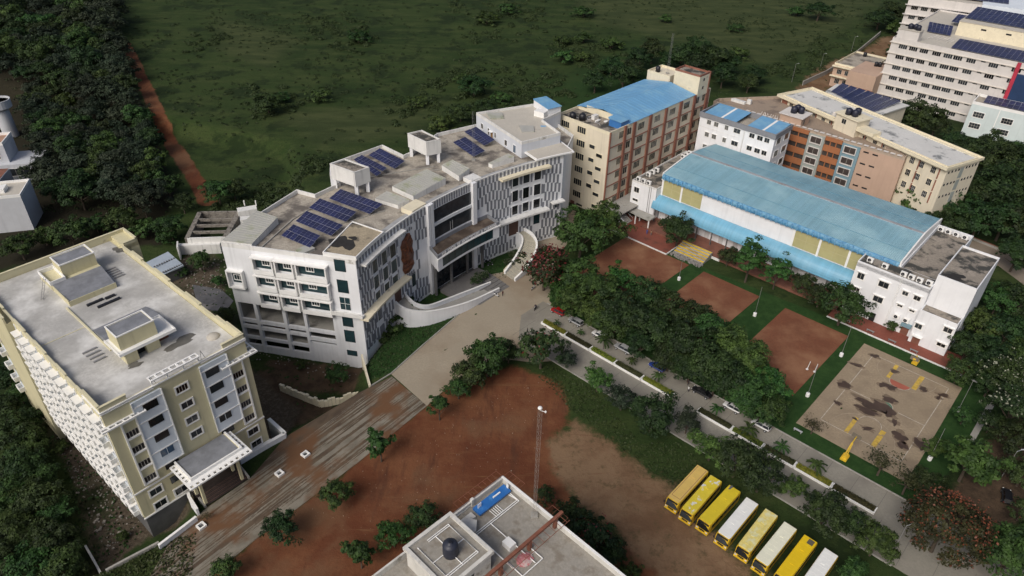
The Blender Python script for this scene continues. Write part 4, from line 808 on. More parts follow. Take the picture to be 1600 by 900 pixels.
# ================================================================= ivory block with brown piers
def pier_block():
    t = thing("ivory_pier_block", "ivory seven storey block with brown vertical piers and bright blue sheet roof", "building", FC.o, FC.a)
    b = MB(); b.box(0, 53, 0, 19.4, -.5, 26); part("wall", b, IVORY, t)
    b = MB(); b.box(.3, 52.7, .3, 19.1, 26, 26.08); part("roof", b, ROOF_D, t)
    b = MB(); ring(b, [(0, 0), (53, 0), (53, 19.4), (0, 19.4)], .25, 26, 26.9); part("parapet", b, IVORY_TRIM, t)
    for a, c in ((-.08, .3), (6.7, 7.7), (11.0, 12.2), (19.0, 20.2), (27.2, 28.3), (35.1, 36.4), (43.0, 44.2), (50.2, 51.9)):
        b = MB(); b.box(a, c, -.4, 0, -.5, 26.85); part("pier", b, BROWN, t)
    zf = (22.0, 17.85, 13.75, 9.6, 5.4, 1.35)
    for z in zf: b = MB(); b.box(.3, 53, -.22, -.003, z - .12, z + .1); part("floor_band", b, BROWN, t)
    for k, z in enumerate(zf):
        for a, c in ((4.5, 6.6), (8.4, 10.3), (13.7, 16.7), (21.9, 24.9), (29.9, 33.0), (37.8, 41.0), (44.7, 46.5), (48.3, 49.9)):
            if c - a > 2.5 or a == 4.5: wfront(t, a, c, z + 1.6, z + 3.75, frame=None, nx=4, bars=IVORY_TRIM)
            else: wfront(t, a, c, z + 1.6, z + 3.75, frame=None, nx=2, bars=IVORY_TRIM)
        wleft(t, 8.55, 11.65, z + 1.55, z + 3.55, frame=IVORY_TRIM, nx=4, bars=IVORY_TRIM, fw=.1)
        if k < 2: wleft(t, 14.8, 17.8, z + 1.6, z + 3.55, frame=IVORY_TRIM, nx=4, bars=IVORY_TRIM, fw=.1)
        else: wleft(t, 15.5, 17.5, z + 1.6, z + 3.4, frame=IVORY_TRIM, nx=2, fw=.1)
        if 0 < k < 5: wleft(t, 4.8, 6.75, z + 2.45 - k * .05, z + 3.5, frame=IVORY_TRIM, nx=2, bars=DARK, fw=.12)
        if k: wleft(t, 1.9, 4.05, z + .45, z + 1.5, frame=IVORY_TRIM, nx=2, bars=DARK, fw=.14)
    b = MB(); b.box(-.06, .02, 10.8, 12.3, -.5, 1.1); part("door", b, BROWN, t)
    b = MB(); b.box(-.05, .02, 7.7, 9.9, .3, .9); part("vent", b, DARK, t)
    # blue gabled sheet roof
    b = MB(); b.prism([(9.0, -.2), (43.8, -.2), (43.8, 9.6), (9.0, 9.6)], [26.9, 26.9, 28.5, 28.5], [27.0, 27.0, 28.6, 28.6]); b.prism([(9.0, 9.62), (43.8, 9.62), (43.8, 19.6), (9.0, 19.6)], [28.5, 28.5, 26.9, 26.9], [28.6, 28.6, 27.0, 27.0]); part("blue_sheet_roof", b, BLUE_SHEET, t)
    b = MB()
    for k in range(1, 22): u = 9 + k * 34.8 / 22; b.prism([(u - .05, -.2), (u + .05, -.2), (u + .05, 9.6), (u - .05, 9.6)], [27.0, 27.0, 28.6, 28.6], [27.06, 27.06, 28.66, 28.66]); b.prism([(u - .05, 9.62), (u + .05, 9.62), (u + .05, 19.6), (u - .05, 19.6)], [28.6, 28.6, 27.0, 27.0], [28.66, 28.66, 27.06, 27.06])
    part("roof_seam", b, BLUE_SHEET, t)
    b = MB(); b.prism([(9.2, .0), (9.35, 0), (9.35, 19.3), (9.2, 19.3)], 26.08, 27.0); b.box(9.2, 9.35, 3, 16, 27.0, 28.0); part("gable_wall", b, IVORY_TRIM, t)
    b = MB(); b.box(5.4, 9.1, .25, 4.6, 26.08, 28.2); part("blue_stair_cabin", b, mat("deep_blue_sheet", (.04, .16, .42), .5, .1, .5), t)
    b = MB(); b.prism([(5.2, .1), (9.3, .1), (9.3, 4.8), (5.2, 4.8)], 28.2, [28.3, 28.3, 28.7, 28.7]); part("blue_cabin_roof", b, BLUE_SHEET, t)
    for y, h in ((15.3, 1.9), (12.6, 2.0)): b = MB(); b.lathe([(.02, 26.08), (1.05, 26.08), (1.0, 26.1 + h * .8), (.35, 26.1 + h)], (2.0 if y > 13 else 3.2, y), 14); part("water_tank", b, BLACK, t, smooth=True)
    rs = random.Random(8); b = MB()
    for k in range(14): x, y = rs.uniform(2, 8.2), rs.uniform(6, 15); b.tube((x, y, 26.3), (x + rs.uniform(-1.5, 1.5), y + rs.uniform(-1.5, 1.5), 26.3 + rs.random() * .5), .06)
    part("roof_pipe", b, ALU, t)
    b = MB(); b.ellip((5.2, 8.5, 26.5), (1.3, .5, .35), 10); b.ellip((6.7, 6.6, 26.4), (.9, .6, .3), 10); b.box(5.5, 7.5, 10, 11.2, 26.08, 27.3); part("roof_equipment", b, WHITE_DIRTY, t)
    b = MB(); b.box(44.4, 50.1, -.3, 9.0, 26, 32.4); part("lift_tower", b, IVORY_TRIM, t)
    b = MB(); ring(b, [(44.4, -.3), (50.1, -.3), (50.1, 9), (44.4, 9)], .25, 32.4, 33.0); b.box(50.1, 50.6, -.5, .6, 26, 33.0); part("lift_tower_cap", b, BROWN, t)
    b = MB(); b.box(44.66, 49.84, -.04, 8.74, 32.4, 32.45); part("lift_tower_roof", b, ROOF_D, t)
    for z in (28.0, 30.6): wfront(t, 46.5, 47.6, z, z + 1.0, v=-.3, frame=None, nx=1)
    b = MB(); b.box(44.3, 52.5, 10.4, 19.2, 26, 29.4); part("stair_head", b, IVORY, t)
    b = MB(); ring(b, [(44.3, 10.4), (52.5, 10.4), (52.5, 19.2), (44.3, 19.2)], .25, 29.4, 30.1); part("stair_head_parapet", b, IVORY_TRIM, t)
    b = MB(); b.lathe([(.02, 29.4), (.8, 29.4), (.78, 31.0), (.3, 31.3)], (47, 17), 12); part("water_tank", b, BLACK, t, smooth=True)
    # flat link roof beside the piers
    b = MB(); b.box(-.5, 25, -7, -.45, 3.2, 3.5); part("link_canopy", b, CONC, t)
    return t
pier_block()
def lattice_mast(base, h, w0, label, w1=None, dish=False, m=STEEL, group=None):
    t = thing("lattice_mast", label, "mast", base, 0, group); w1 = w0 if w1 is None else w1; b = MB(); n = max(4, int(h / (w0 * 4)))
    pts = lambda z: [Vector((w0 + (w1 - w0) * z / h, 0, z)) if False else Vector((math.cos(a) * (w0 + (w1 - w0) * z / h), math.sin(a) * (w0 + (w1 - w0) * z / h), z)) for a in (.3, .3 + 2.094, .3 + 4.189)]
    A_, B_ = pts(0), pts(h)
    for i in range(3): b.tube(A_[i], B_[i], .017, n=4)
    part("upright", b, m, t); b = MB()
    for k in range(n):
        p, q = pts(h * k / n), pts(h * (k + 1) / n)
        for i in range(3): b.tube(p[i], q[(i + 1) % 3], .010, n=3, cap=False); b.tube(q[i], q[(i + 1) % 3], .010, n=3, cap=False)
    part("lattice", b, m, t); b = MB(); b.box(-.5, .5, -.5, .5, 0, .35); part("mast_base", b, CONC, t)
    if dish:
        b = MB(); b.ellip((0, 0, h + .1), (.3, .3, .24), 12); b.ellip((.7, -.2, h - .35), (.14, .14, .2), 10); b.tube((0, 0, h - .3), (.75, -.2, h - .4), .04); part("antenna_dome", b, WHITE_TRIM, t, smooth=True)
    return t
p = FC.w(47.5, 13.5, 29.4); lattice_mast(p, 13, .45, "slim lattice mast on the stair head of the ivory pier block", .3)
p = gp(740, 251, 24.3); lattice_mast(p, 13.5, .4, "thin guyed lattice mast on the white school roof near its solar racks", .3)
# ================================================================= sports hall
def ac_unit(loc, rz, label=None, parent=None):
    key = "ac"
    if key not in _wc:
        b = MB(); b.box(-.48, .48, -.2, .2, .1, .85); b.box(-.4, -.3, -.2, .2, 0, .1); b.box(.3, .4, -.2, .2, 0, .1)
        f = MB(); f.tube((-.1, -.21, .47), (-.1, -.225, .47), .29, n=14); g = MB(); g.tube((-.1, -.226, .47), (-.1, -.24, .47), .08, n=8); _wc[key] = (b.mesh("casing", WHITE_TRIM), f.mesh("fan_grille", BLACK), g.mesh("fan_hub", STEEL))
    t = thing("air_conditioner", label, "air conditioner", loc, rz, "air conditioner units on the hall block roofs", 1.45)
    for nm, me in zip(("casing", "fan_grille", "fan_hub"), _wc[key]): link(nm, me, t)
    return t
def sports_hall():
    t = thing("sports_hall", "long sports hall with faded blue arched roof and blue curved canopy", "building", FH.o, FH.a)
    V0, V1, U0, U1 = 7.0, 36.6, -83.6, -16.9
    vm, zr, ze = (V0 + V1) / 2, 16.75, 14.9
    def prof(v): f = abs((v - vm) / (V1 - vm)); return ze + (zr - ze) * (1 - f ** 1.18)
    nv = 14; vs = [V0 + (V1 - V0) * k / nv for k in range(nv + 1)]
    b = MB(); b.box(U0 + .3, U1 - .3, V0 + .15, V1 - .15, -.3, 14.4); part("wall", b, WHITE, t)
    # roof in two bands of sheeting with standing ribs
    b = MB()
    for k in range(nv):
        v0, v1 = vs[k], vs[k + 1]; b.prism([(U0, v0), (U1, v0), (U1, v1), (U0, v1)], [prof(v0) - .12, prof(v0) - .12, prof(v1) - .12, prof(v1) - .12], [prof(v0), prof(v0), prof(v1), prof(v1)])
    part("roof", b, HALL_SHEET, t)
    b = MB(); nr = 150
    for i in range(nr + 1):
        u = U0 + .1 + (U1 - U0 - .2) * i / nr
        for k in range(0, nv, 2):
            v0, v1 = vs[k], vs[min(k + 2, nv)]; b.face([(u - .06, v0, prof(v0) + .003), (u, v0, prof(v0) + .14), (u, v1, prof(v1) + .14), (u - .06, v1, prof(v1) + .003)]); b.face([(u, v0, prof(v0) + .14), (u + .06, v0, prof(v0) + .003), (u + .06, v1, prof(v1) + .003), (u, v1, prof(v1) + .14)])
    part("roof_ribs", b, HALL_SHEET, t, kind="stuff")
    b = MB(); b.box(U0, U1, vm - .45, vm + .45, zr - .1, zr + .12); part("roof_ridge", b, mat("rusty_ridge", (.30, .31, .33), .7, .15, .5, stain=(.23, .20, .19), st=.6, ssc=.4), t)
    b = MB()
    for v in (V0 + 5, vm + 6): b.box(U0, U1, v - .06, v + .06, prof(v) + .06, prof(v) + .13)
    part("roof_lap", b, mat("roof_lap_sheet", (.13, .30, .40), .6, .1, .5), t)
    # white gable rims
    for u in (U0, U1):
        b = MB()
        for k in range(nv): v0, v1 = vs[k], vs[k + 1]; x0, x1 = (u - .35, u - .01) if u == U0 else (u + .01, u + .35); b.prism([(x0, v0), (x1, v0), (x1, v1), (x0, v1)], [12.8] * 4, [prof(v0) + .3, prof(v0) + .3, prof(v1) + .3, prof(v1) + .3])
        part("gable_rim", b, WHITE_TRIM, t)
    # curled blue eave gutter
    b = MB()
    for k in range(5):
        a0, a1 = R(90 + 24 * k), R(90 + 24 * (k + 1)); r = .95
        c = lambda a: (V0 + .05 + r * math.cos(a) * .7, 13.95 + r * math.sin(a))
        (y0, z0), (y1, z1) = c(a0), c(a1); b.face([(U0, y0, z0), (U0, y1, z1), (U1, y1, z1), (U1, y0, z0)])
    part("eave_gutter", b, mat("bright_eave_blue", (.06, .21, .38), .45, .2, .8, stain=(.13, .31, .46), st=.5, ssc=1.2), t)
    b = MB()
    for i in range(46): u = U0 + 1 + (U1 - U0 - 2) * i / 45; b.box(u - .07, u + .07, V0 - .75, V0 - .45, 13.3, 14.9)
    part("gutter_brackets", b, BLUE_SHEET, t, kind="stuff")
    # pale yellow mesh panels between white posts
    for a, c in ((-83.0, -77.2), (-76.6, -70.4), (-42.6, -36.2), (-35.6, -28.6), (-28.1, -21.6), (-21.2, -17.1)):
        b = MB(); b.box(a, c, V0 - .02, V0 + .12, 8.5, 13.4); o = part("yellow_mesh_panel", b, PANEL_YEL, t)
        b = MB()
        for k in (1,): x = a + (c - a) / 2; b.box(x - .05, x + .05, V0 - .05, V0 - .021, 8.5, 13.4)
        b.box(a, c, V0 - .045, V0 - .022, 10.9, 11.0); link("panel_rail", b.mesh("panel_rail", mat("panel_rail_paint", (.46, .43, .25))), o)
    for a in (-83.3, -76.9, -42.9, -35.9, -28.35, -21.4): b = MB(); b.box(a - .28, a + .28, V0 - .12, V0 + .1, 7, 13.6); part("post", b, WHITE_TRIM, t)
    # blue quarter-round canopy
    b = MB(); n = 8; U2, U3 = -84.3, -25.4
    pr = [(V0 - 3.1 * math.sin(R(90) * k / n), 5.0 + 3.2 * math.cos(R(90) * k / n)) for k in range(n + 1)]
    for k in range(n): (y0, z0), (y1, z1) = pr[k], pr[k + 1]; b.face([(U2, y0, z0), (U2, y1, z1), (U3, y1, z1), (U3, y0, z0)]); b.face([(U3, y0, z0 - .08), (U3, y1, z1 - .08), (U2, y1, z1 - .08), (U2, y0, z0 - .08)])
    for u in (U2, U3): b.face([(u, V0, 5.0)] + [(u, y, z) for y, z in pr])
    part("curved_canopy", b, VAULT_SHEET, t)
    b = MB(); b.box(U2, U3, V0 - 3.15, V0 - 3.0, 4.75, 5.05); part("canopy_gutter", b, VAULT_SHEET, t)
    b = MB()
    for i in range(13): u = -83 + i * 4.75; b.box(u - .14, u + .14, V0 - 2.9, V0 - 2.6, .2, 4.9)
    part("canopy_post", b, CONC_D, t)
    b = MB(); b.box(-84, -25.5, -.6, 6.9, -.3, .55); part("veranda_floor", b, TILE_RED, t)
    b = MB(); b.box(-70, -58, -.85, -.6, -.3, .62); part("veranda_edge", b, WHITE_DIRTY, t)
    for i in range(13): b = MB(); u = -81 + i * 4.5; b.box(u, u + 1.3, 6.9, 7.1, .6, 2.9); part("veranda_door", b, mat("grey_white_shutter", (.5, .5, .5), .8, .1, .5), t)
    # two white end blocks
    b = MB(); b.box(-92.3, -83.7, 4.6, 34, -.3, 10.3); part("end_block", b, WHITE, t)
    b = MB(); b.box(-92.1, -83.9, 4.8, 33.8, 10.3, 10.36); part("end_block_roof", b, ROOF_D, t)
    b = MB(); ring(b, [(-92.3, 4.6), (-83.7, 4.6), (-83.7, 34), (-92.3, 34)], .25, 10.3, 10.85); part("end_block_parapet", b, WHITE_DIRTY, t)
    wfront(t, -91.3, -89.5, 7.3, 9.0, v=4.6, fw=.2); wfront(t, -91.4, -89.5, 4.4, 5.2, v=4.6, fw=.2)
    b = MB()
    for u in (-86, -85.4): b.tube((u, 4.45, .2), (u, 4.45, 10.8), .07)
    part("drain_pipe", b, STEEL, t)
    b = MB(); b.box(-24.75, -8.1, 1.75, 7.0, -.3, 13.9); b.box(-16.5, -8.1, 7.0, 34.5, -.3, 12.9); part("end_block", b, WHITE, t)
    b = MB(); b.box(-24.5, -8.3, 2.0, 6.8, 13.9, 13.96); b.box(-16.3, -8.3, 7.0, 34.3, 12.9, 12.95); part("end_block_roof", b, ROOF_D, t)
    b = MB(); ring(b, [(-24.75, 1.75), (-8.1, 1.75), (-8.1, 34.5), (-16.5, 34.5), (-16.5, 6.9), (-24.75, 6.9)], .22, 12.9, 14.3); part("end_block_parapet", b, WHITE, t)
    b = MB(); b.box(-8.1, .1, 3.9, 22, -.3, 16.5); b.box(-8.1, 0, 0, 3.9, -.3, 8.7); part("corner_tower", b, WHITE, t)
    b = MB(); b.box(-7.9, -.1, 4.1, 21.8, 16.5, 16.55); b.box(-7.9, -.2, .2, 3.85, 8.7, 8.75); part("corner_tower_roof", b, ROOF_D, t); b = MB(); blob(-5.2, 6.6, 2.2, 1.5, 0, 16.58, 20, b, .3); part("tar_stain", b, mat("tar_black", (.022, .021, .020)), t)
    b = MB(); ring(b, [(-8.1, 3.9), (.1, 3.9), (.1, 22), (-8.1, 22)], .22, 16.5, 17.1); part("corner_tower_parapet", b, WHITE, t); b = MB(); b.box(-8.1, 0, 0, .22, 8.7, 9.25); b.box(-8.1, -7.88, .22, 3.9, 8.7, 9.25); b.box(-.22, 0, .22, 3.9, 8.7, 9.25); part("corner_tower_parapet", b, WHITE, t)
    for a, c, z0, z1 in ((-8.2 + .0, -6.4, 4.3, 5.6), (-2.3, -.5, 6.3, 7.6), (-2.3, -.5, 2.2, 3.1)): wfront(t, max(a, -7.9), c, z0, z1, v=0, fw=.25, nx=2, hood=.4)
    b = MB(); b.box(-7.4, -5.7, -.06, .02, .1, 2.2); part("door", b, TILE_RED, t); b = MB(); b.box(-7.7, -5.4, -.9, 0, 2.4, 2.55); part("door_hood", b, WHITE_TRIM, t)
    b = MB(); b.box(-10.6, -8.9, 1.68, 1.77, .1, 2.5); part("door", b, TILE_RED, t); b = MB(); b.box(-10.9, -8.6, .9, 1.74, 2.6, 3.4); part("door_sign", b, TEAL_WALL, t)
    b = MB(); b.box(-18.1, -16.8, 1.68, 1.77, .1, 2.4); part("door", b, DARK, t)
    for x, y, x2, y2 in ((120, 360, 158, 405), (92, 445, 128, 475), (245, 412, 300, 455), (212, 498, 265, 540), (382, 468, 413, 500), (450, 495, 485, 530), (350, 545, 378, 565), (420, 575, 448, 595)):
        o_, k_ = (1310, 330), 3.75
        def fu(x, y, v=1.75):
            d = FW * FOC + RT * (o_[0] + x / k_ - 800) + UP * (450 - o_[1] - y / k_); cc = Vector((0, 0, CAM_H)) - FH.o; tt = (v - cc.dot(FH.v)) / d.dot(FH.v); p = cc + d * tt; return p.dot(FH.u), p.z
        (a, za), (c, zc) = fu((x + x2) / 2, y), fu((x + x2) / 2, y2); wd = (x2 - x) / k_ * .155
        wfront(t, a - wd / 2, a + wd / 2, zc + .15, za - .15, v=1.75, fw=.25, nx=2, hood=.35)
    b = MB()
    for u in (-14.4, -14.1): b.tube((u, 1.6, .1), (u, 1.6, 14.3), .06)
    part("drain_pipe", b, WHITE_TRIM, t)
    return t
sports_hall()
def FHw(u, v, z=0): return FH.w(u, v, z)
for i, u in enumerate((-91.0, -89.2, -87.4)): ac_unit(FHw(u, 6.0, 10.4), FH.a, ("left", "middle", "right")[i] + " one of three air conditioners along the front edge of the hall's far end block")
for i, (u, v) in enumerate(((-90.6, 10.6), (-90.6, 12.8), (-90.6, 15.0))): ac_unit(FHw(u, v, 10.4), FH.a, ("nearest", "middle", "rear")[i] + " one of three air conditioners standing beside the pier block on the end block roof")
for i, v in enumerate((29, 31, 33)): ac_unit(FHw(-90.2, v, 10.4), FH.a, ("nearest", "middle", "rear")[i] + " of three air conditioners at the back of the hall's far end block")
for i, (u, v) in enumerate(((-22.6, 3.6), (-19.0, 3.4))): ac_unit(FHw(u, v, 13.98), FH.a, ("left", "right")[i] + " one of two air conditioners under the pale yellow panel at the hall corner")
for i, (u, v) in enumerate(((-14.6, 3.0), (-12.8, 3.0), (-11.0, 3.0), (-9.0, 3.4))): ac_unit(FHw(u, v, 13.98), FH.a, ("first", "second", "third", "fourth")[i] + " air conditioner from the hall gable along the white block's front parapet")
for i, (u, v) in enumerate(((-15.4, 33.2), (-13.6, 33.2), (-11.7, 33.2), (-9.6, 33.2))): ac_unit(FHw(u, v, 13.2), FH.a, ("first", "second", "third", "fourth")[i] + " air conditioner from the hall ridge on the stained roof's rear edge")
for i, (u, z) in enumerate(((-12.4, 3.6), (-10.2, 3.6))): ac_unit(FHw(u, 1.35, z), FH.a, ("left", "right")[i] + " air conditioner hung on the white wall above the small entrance tree")
# ================================================================= white block with two blue roofs
def twin_roof_block():
    o = FH.w(-92.2, 39.4); t = thing("white_twin_roof_block", "white four storey block with grey roof band and two blue sheet roofs", "building", o, FH.a)
    W, D = 25.5, 10.9
    b = MB(); b.box(0, W, 0, D, -.3, 20.9); part("wall", b, WHITE, t)
    b = MB(); b.box(0, W, 0, D, 20.9, 21.0); part("roof", b, ROOF_C, t)
    b = MB(); ring(b, [(-.25, -.25), (W + .25, -.25), (W + .25, D + .25), (-.25, D + .25)], .4, 20.9, 22.5); part("roof_band", b, GREYBAND, t)
    for a, c in ((.6, 11.8), (15.6, 25.1)):
        b = MB(); b.prism([(a, .3), (c, .3), (c, D - .3), (a, D - .3)], [21.9, 21.9, 22.5, 22.5], [22.0, 22.0, 22.6, 22.6]); part("blue_roof", b, BLUE_SHEET, t)
        m_ = a + (c - a) * .55; b = MB(); b.prism([(m_ - .35, .6), (m_ + .35, .6), (m_ + .35, D - .5), (m_ - .35, D - .5)], 21.95, [22.05, 22.05, 22.65, 22.65]); part("clear_strip", b, WHITE_TRIM, t)
    for k, z in enumerate((19.2, 15.1, 10.9, 6.7)):
        for a, c, n in ((2.7, 4.1, 2), (5.2, 6.7, 2), (9.0, 10.2, 2), (12.1, 14.3, 2), (17.4, 19.1, 2), (20.0, 21.8, 2), (22.4, 24.0, 2)): wfront(t, a, c, z, z + 1.45, frame=WHITE_TRIM, nx=n, fw=.1, bars=FRAME_G, glass=GLASS if a > 11 else mat("shuttered_glass", (.13, .135, .13), .4, .2), hood=.3)
        wright(t, 1.7, 4.4, z - .7, z + 1.4, u=W, nx=3, fw=.12); wright(t, 6.8, 9.7, z - .7, z + 1.4, u=W, nx=3, fw=.12)
    b = MB(); b.box(15.5, 15.75, -.2, -.003, 0, 20.9); b.box(0, 14, -.06, -.003, 17.9, 18.0); part("drain_pipe", b, WHITE_DIRTY, t)
twin_roof_block()
# ================================================================= terracotta and blue academic block
def academic_block():
    o = FH.w(-97, 56); t = thing("terracotta_academic_block", "tan academic block with terracotta balcony bands and dusty blue window bays", "building", o, FH.a)
    Uo = -97; L = 62.6
    outline = [(0, 0), (L, 0), (L, 1.6), (14.5, 22.0), (0, 3.5)]
    b = MB(); b.prism(outline, -.3, 19.4); part("wall", b, PINK_WALL, t)
    b = MB(); b.prism(inset(outline, .25), 19.4, 19.45); part("roof", b, mat("tan_screed_roof", (.33, .26, .20), .9, .14, .2, stain=(.19, .15, .12), st=.58, ssc=.2, fine=.2), t)
    b = MB(); ring(b, outline, .25, 19.4, 20.4); part("parapet", b, mat("tan_parapet", (.40, .32, .25), .85, .1, .4, stain=(.25, .2, .16), st=.6, ssc=.4), t)
    x = lambda u: u - Uo
    b = MB(); b.box(x(-62.9), x(-57.8), -.5, 0, -.3, 19.4); part("window_bay", b, SAGE_WALL, t); b = MB(); b.box(x(-52.3), x(-46.9), -.5, 0, -.3, 19.4); part("window_bay", b, TEAL_WALL, t)
    for a, c in ((-72.5, -63.0), (-57.7, -52.4)):
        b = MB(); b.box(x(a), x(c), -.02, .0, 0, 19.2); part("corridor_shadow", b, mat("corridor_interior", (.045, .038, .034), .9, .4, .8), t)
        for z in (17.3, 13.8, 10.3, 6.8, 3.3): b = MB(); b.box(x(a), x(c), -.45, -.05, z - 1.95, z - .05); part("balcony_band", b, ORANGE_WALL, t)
        b = MB(); b.box(x(a), x(c), -.5, -.05, 18.7, 19.9); part("balcony_top_band", b, ORANGE_WALL, t)
        for k in (1, 2): b = MB(); q = x(a) + (x(c) - x(a)) * k / 3; b.box(q - .15, q + .15, -.3, -.03, 0, 19); part("corridor_column", b, ORANGE_WALL, t)
    for a, c in ((-62.0, -58.7), (-51.4, -48.0)):
        for z in (16.8, 13.3, 9.9, 6.4, 2.9): wfront(t, x(a), x(c), z, z + 2.0, v=-.5, frame=OFFWHITE, nx=2, fw=.22, proud=.25, glass=mat("brownish_glass", (.06, .048, .044), .3, .3))
    for z in (18.6, 14.9, 11.3, 7.7): 
        for a, c in ((-46.0, -44.4), (-43.3, -41.7)): wfront(t, x(a), x(c), z - .35, z + .1, frame=None, nx=1, bars=DARK)
    for k in range(26):
        b = MB(); a = x(-85) + k * 1.93; b.box(a, a + 1.35, -.35, .55, 20.4, 20.52); part("white_coping", b, OFFWHITE, t)
    # stair box with black tanks
    b = MB(); b.box(x(-73.5), x(-66.5), .3, 6.5, 19.4, 22.6); part("stair_box", b, PINK_WALL, t); b = MB(); b.box(x(-74), x(-66), -.1, 7, 22.6, 22.85); part("stair_box_roof", b, OFFWHITE, t)
    wright(t, 2, 3.2, 20, 22, u=x(-66.5), frame=None)
    for a, c in ((-70.6, 3.0), (-68.8, 4.4), (-70.4, 5.2)): b = MB(); b.lathe([(.02, 22.85), (1.0, 22.85), (.97, 24.6), (.3, 25.0)], (x(a), c), 12); part("water_tank", b, mat("navy_tank", (.015, .017, .035), .5), t, smooth=True)
    b = MB(); b.box(8, 9.4, 8, 9, 19.45, 20.9); b.box(3.0, 8.0, 6.5, 7.8, 19.45, 20.3); part("roof_unit", b, WHITE_DIRTY, t)
    rs = random.Random(2)
    b = MB()
    for k in range(16): a = x(-80 + k * .8); b.tube((a, .6, 20.4), (a + rs.uniform(-.3, .3), .6, 21.3), .09)
    part("roof_clutter", b, OFFWHITE, t)
academic_block()
# ================================================================= long cream block, rotated
FB3 = Frame(FH.w(-83.0, 73.2), math.degrees(math.atan2((FH.w(-22.6, 52.6) - FH.w(-83.0, 73.2)).y, (FH.w(-22.6, 52.6) - FH.w(-83.0, 73.2)).x)))
def long_block():
    t = thing("long_cream_block", "long cream block with whitewashed flat roof and deep overhanging eaves", "building", FB3.o, FB3.a)
    L = (FH.w(-22.6, 52.6) - FH.w(-83.0, 73.2)).length; D = 16.5
    b = MB(); b.box(1.2, L - .4, 1.3, D - 1, -.3, 21.3); part("wall", b, IVORY, t)
    b = MB(); b.box(0, L, 0, D, 21.3, 21.7); part("roof_slab", b, IVORY_TRIM, t)
    b = MB(); b.box(1.6, L - 1, 1.8, D - 1.9, 21.7, 21.76); part("roof", b, ROOF_W, t)
    b = MB(); ring(b, [(0, 0), (L, 0), (L, D), (0, D)], .25, 21.7, 22.1); ring(b, [(1.4, 1.6), (L - .8, 1.6), (L - .8, D - 1.7), (1.4, D - 1.7)], .25, 21.7, 22.0); part("roof_kerb", b, IVORY_TRIM, t)
    for z in (18.6, 14.8, 11.0):
        k = 0
        a = 5.0
        while a < L - 4:
            wfront(t, a, a + 1.5, z, z + 1.9, v=1.3, frame=IVORY_TRIM, nx=3, nz=2, fw=.1); a += 3.1 if k % 3 else 3.8; k += 1
        for a in np.arange(10, L - 2, 6.4): b = MB(); b.box(a, a + .3, 1.1, 1.3, z - 1, z + 2.4); part("wall_pipe", b, BROWN, t)
    b = MB(); b.box(1.6, 4.0, 1.22, 1.32, 17.5, 21); part("door_recess", b, BROWN, t)
    for z in (19.8, 16.0, 12.2):
        for a in (1.8, 3.3, 4.8, 6.2, 9.6, 10.9, 12.3, 13.7): wright(t, a, a + .8, z, z + .8, u=L - .4, frame=None, nx=1)
        b = MB(); b.box(L - .38, L - .3, 7.2, 8.8, z - 2.4, z + .8); part("grey_infill", b, SAGE_WALL, t)
    # stair cabin and tanks on the roof
    b = MB(); b.box(25.5, 33.5, -1.0, 4.6, 19.5, 24.6); part("stair_cabin", b, IVORY, t); b = MB(); b.box(25.0, 34, -1.5, 5.2, 24.6, 24.9); part("stair_cabin_roof", b, IVORY_TRIM, t)
    wfront(t, 28, 29.6, 22.3, 23.8, v=-1.0, frame=None, nx=2)
    b = MB(); b.box(33.5, 39.5, -.7, 3, 21.76, 22.9); part("low_roof_box", b, IVORY_TRIM, t)
    for a, c in ((28.4, .6), (30.3, 1.2), (29.6, 3.2)): b = MB(); b.lathe([(.02, 24.9), (1.0, 24.9), (.97, 26.6), (.3, 27)], (a, c), 12); part("water_tank", b, mat("navy_tank", (.015, .017, .035), .5), t, smooth=True)
    b = MB(); b.lathe([(.02, 21.76), (.7, 21.76), (.7, 22.9), (.2, 23.1)], (22, 2.6), 10); part("small_tank", b, OFFWHITE, t)
long_block()
# ================================================================= lower hall with the wide solar roof
q = [gp(1300 + x / 10, 60 + y / 10, 14) for x, y in ((0, 800), (150, 705))] + [gp(1370 + 255 / 6.43, 80 + 505 / 6.43, 14), gp(1370 - 40 / 6.43, 80 + 600 / 6.43, 14)]
c0 = sum(q, Vector()) / 4
t = thing("solar_roof_hall", "low cream hall behind the long block, its roof covered with a wide solar field", "building", (c0.x, c0.y, 0))
lc = [(p - c0).to_2d() for p in q]; out = [p * 1.14 for p in lc]
b = MB(); b.prism(out, -.3, 12.6); part("wall", b, IVORY, t); b = MB(); b.prism([p * 1.2 for p in lc], 12.6, 13.0); part("roof", b, ROOF_W, t)
solar_array([q[0].to_2d(), q[1].to_2d(), q[2].to_2d(), q[3].to_2d()], 13.3, 14.1, 7, 15, "wide blue solar field on the low hall behind the long cream block", base=13.0)
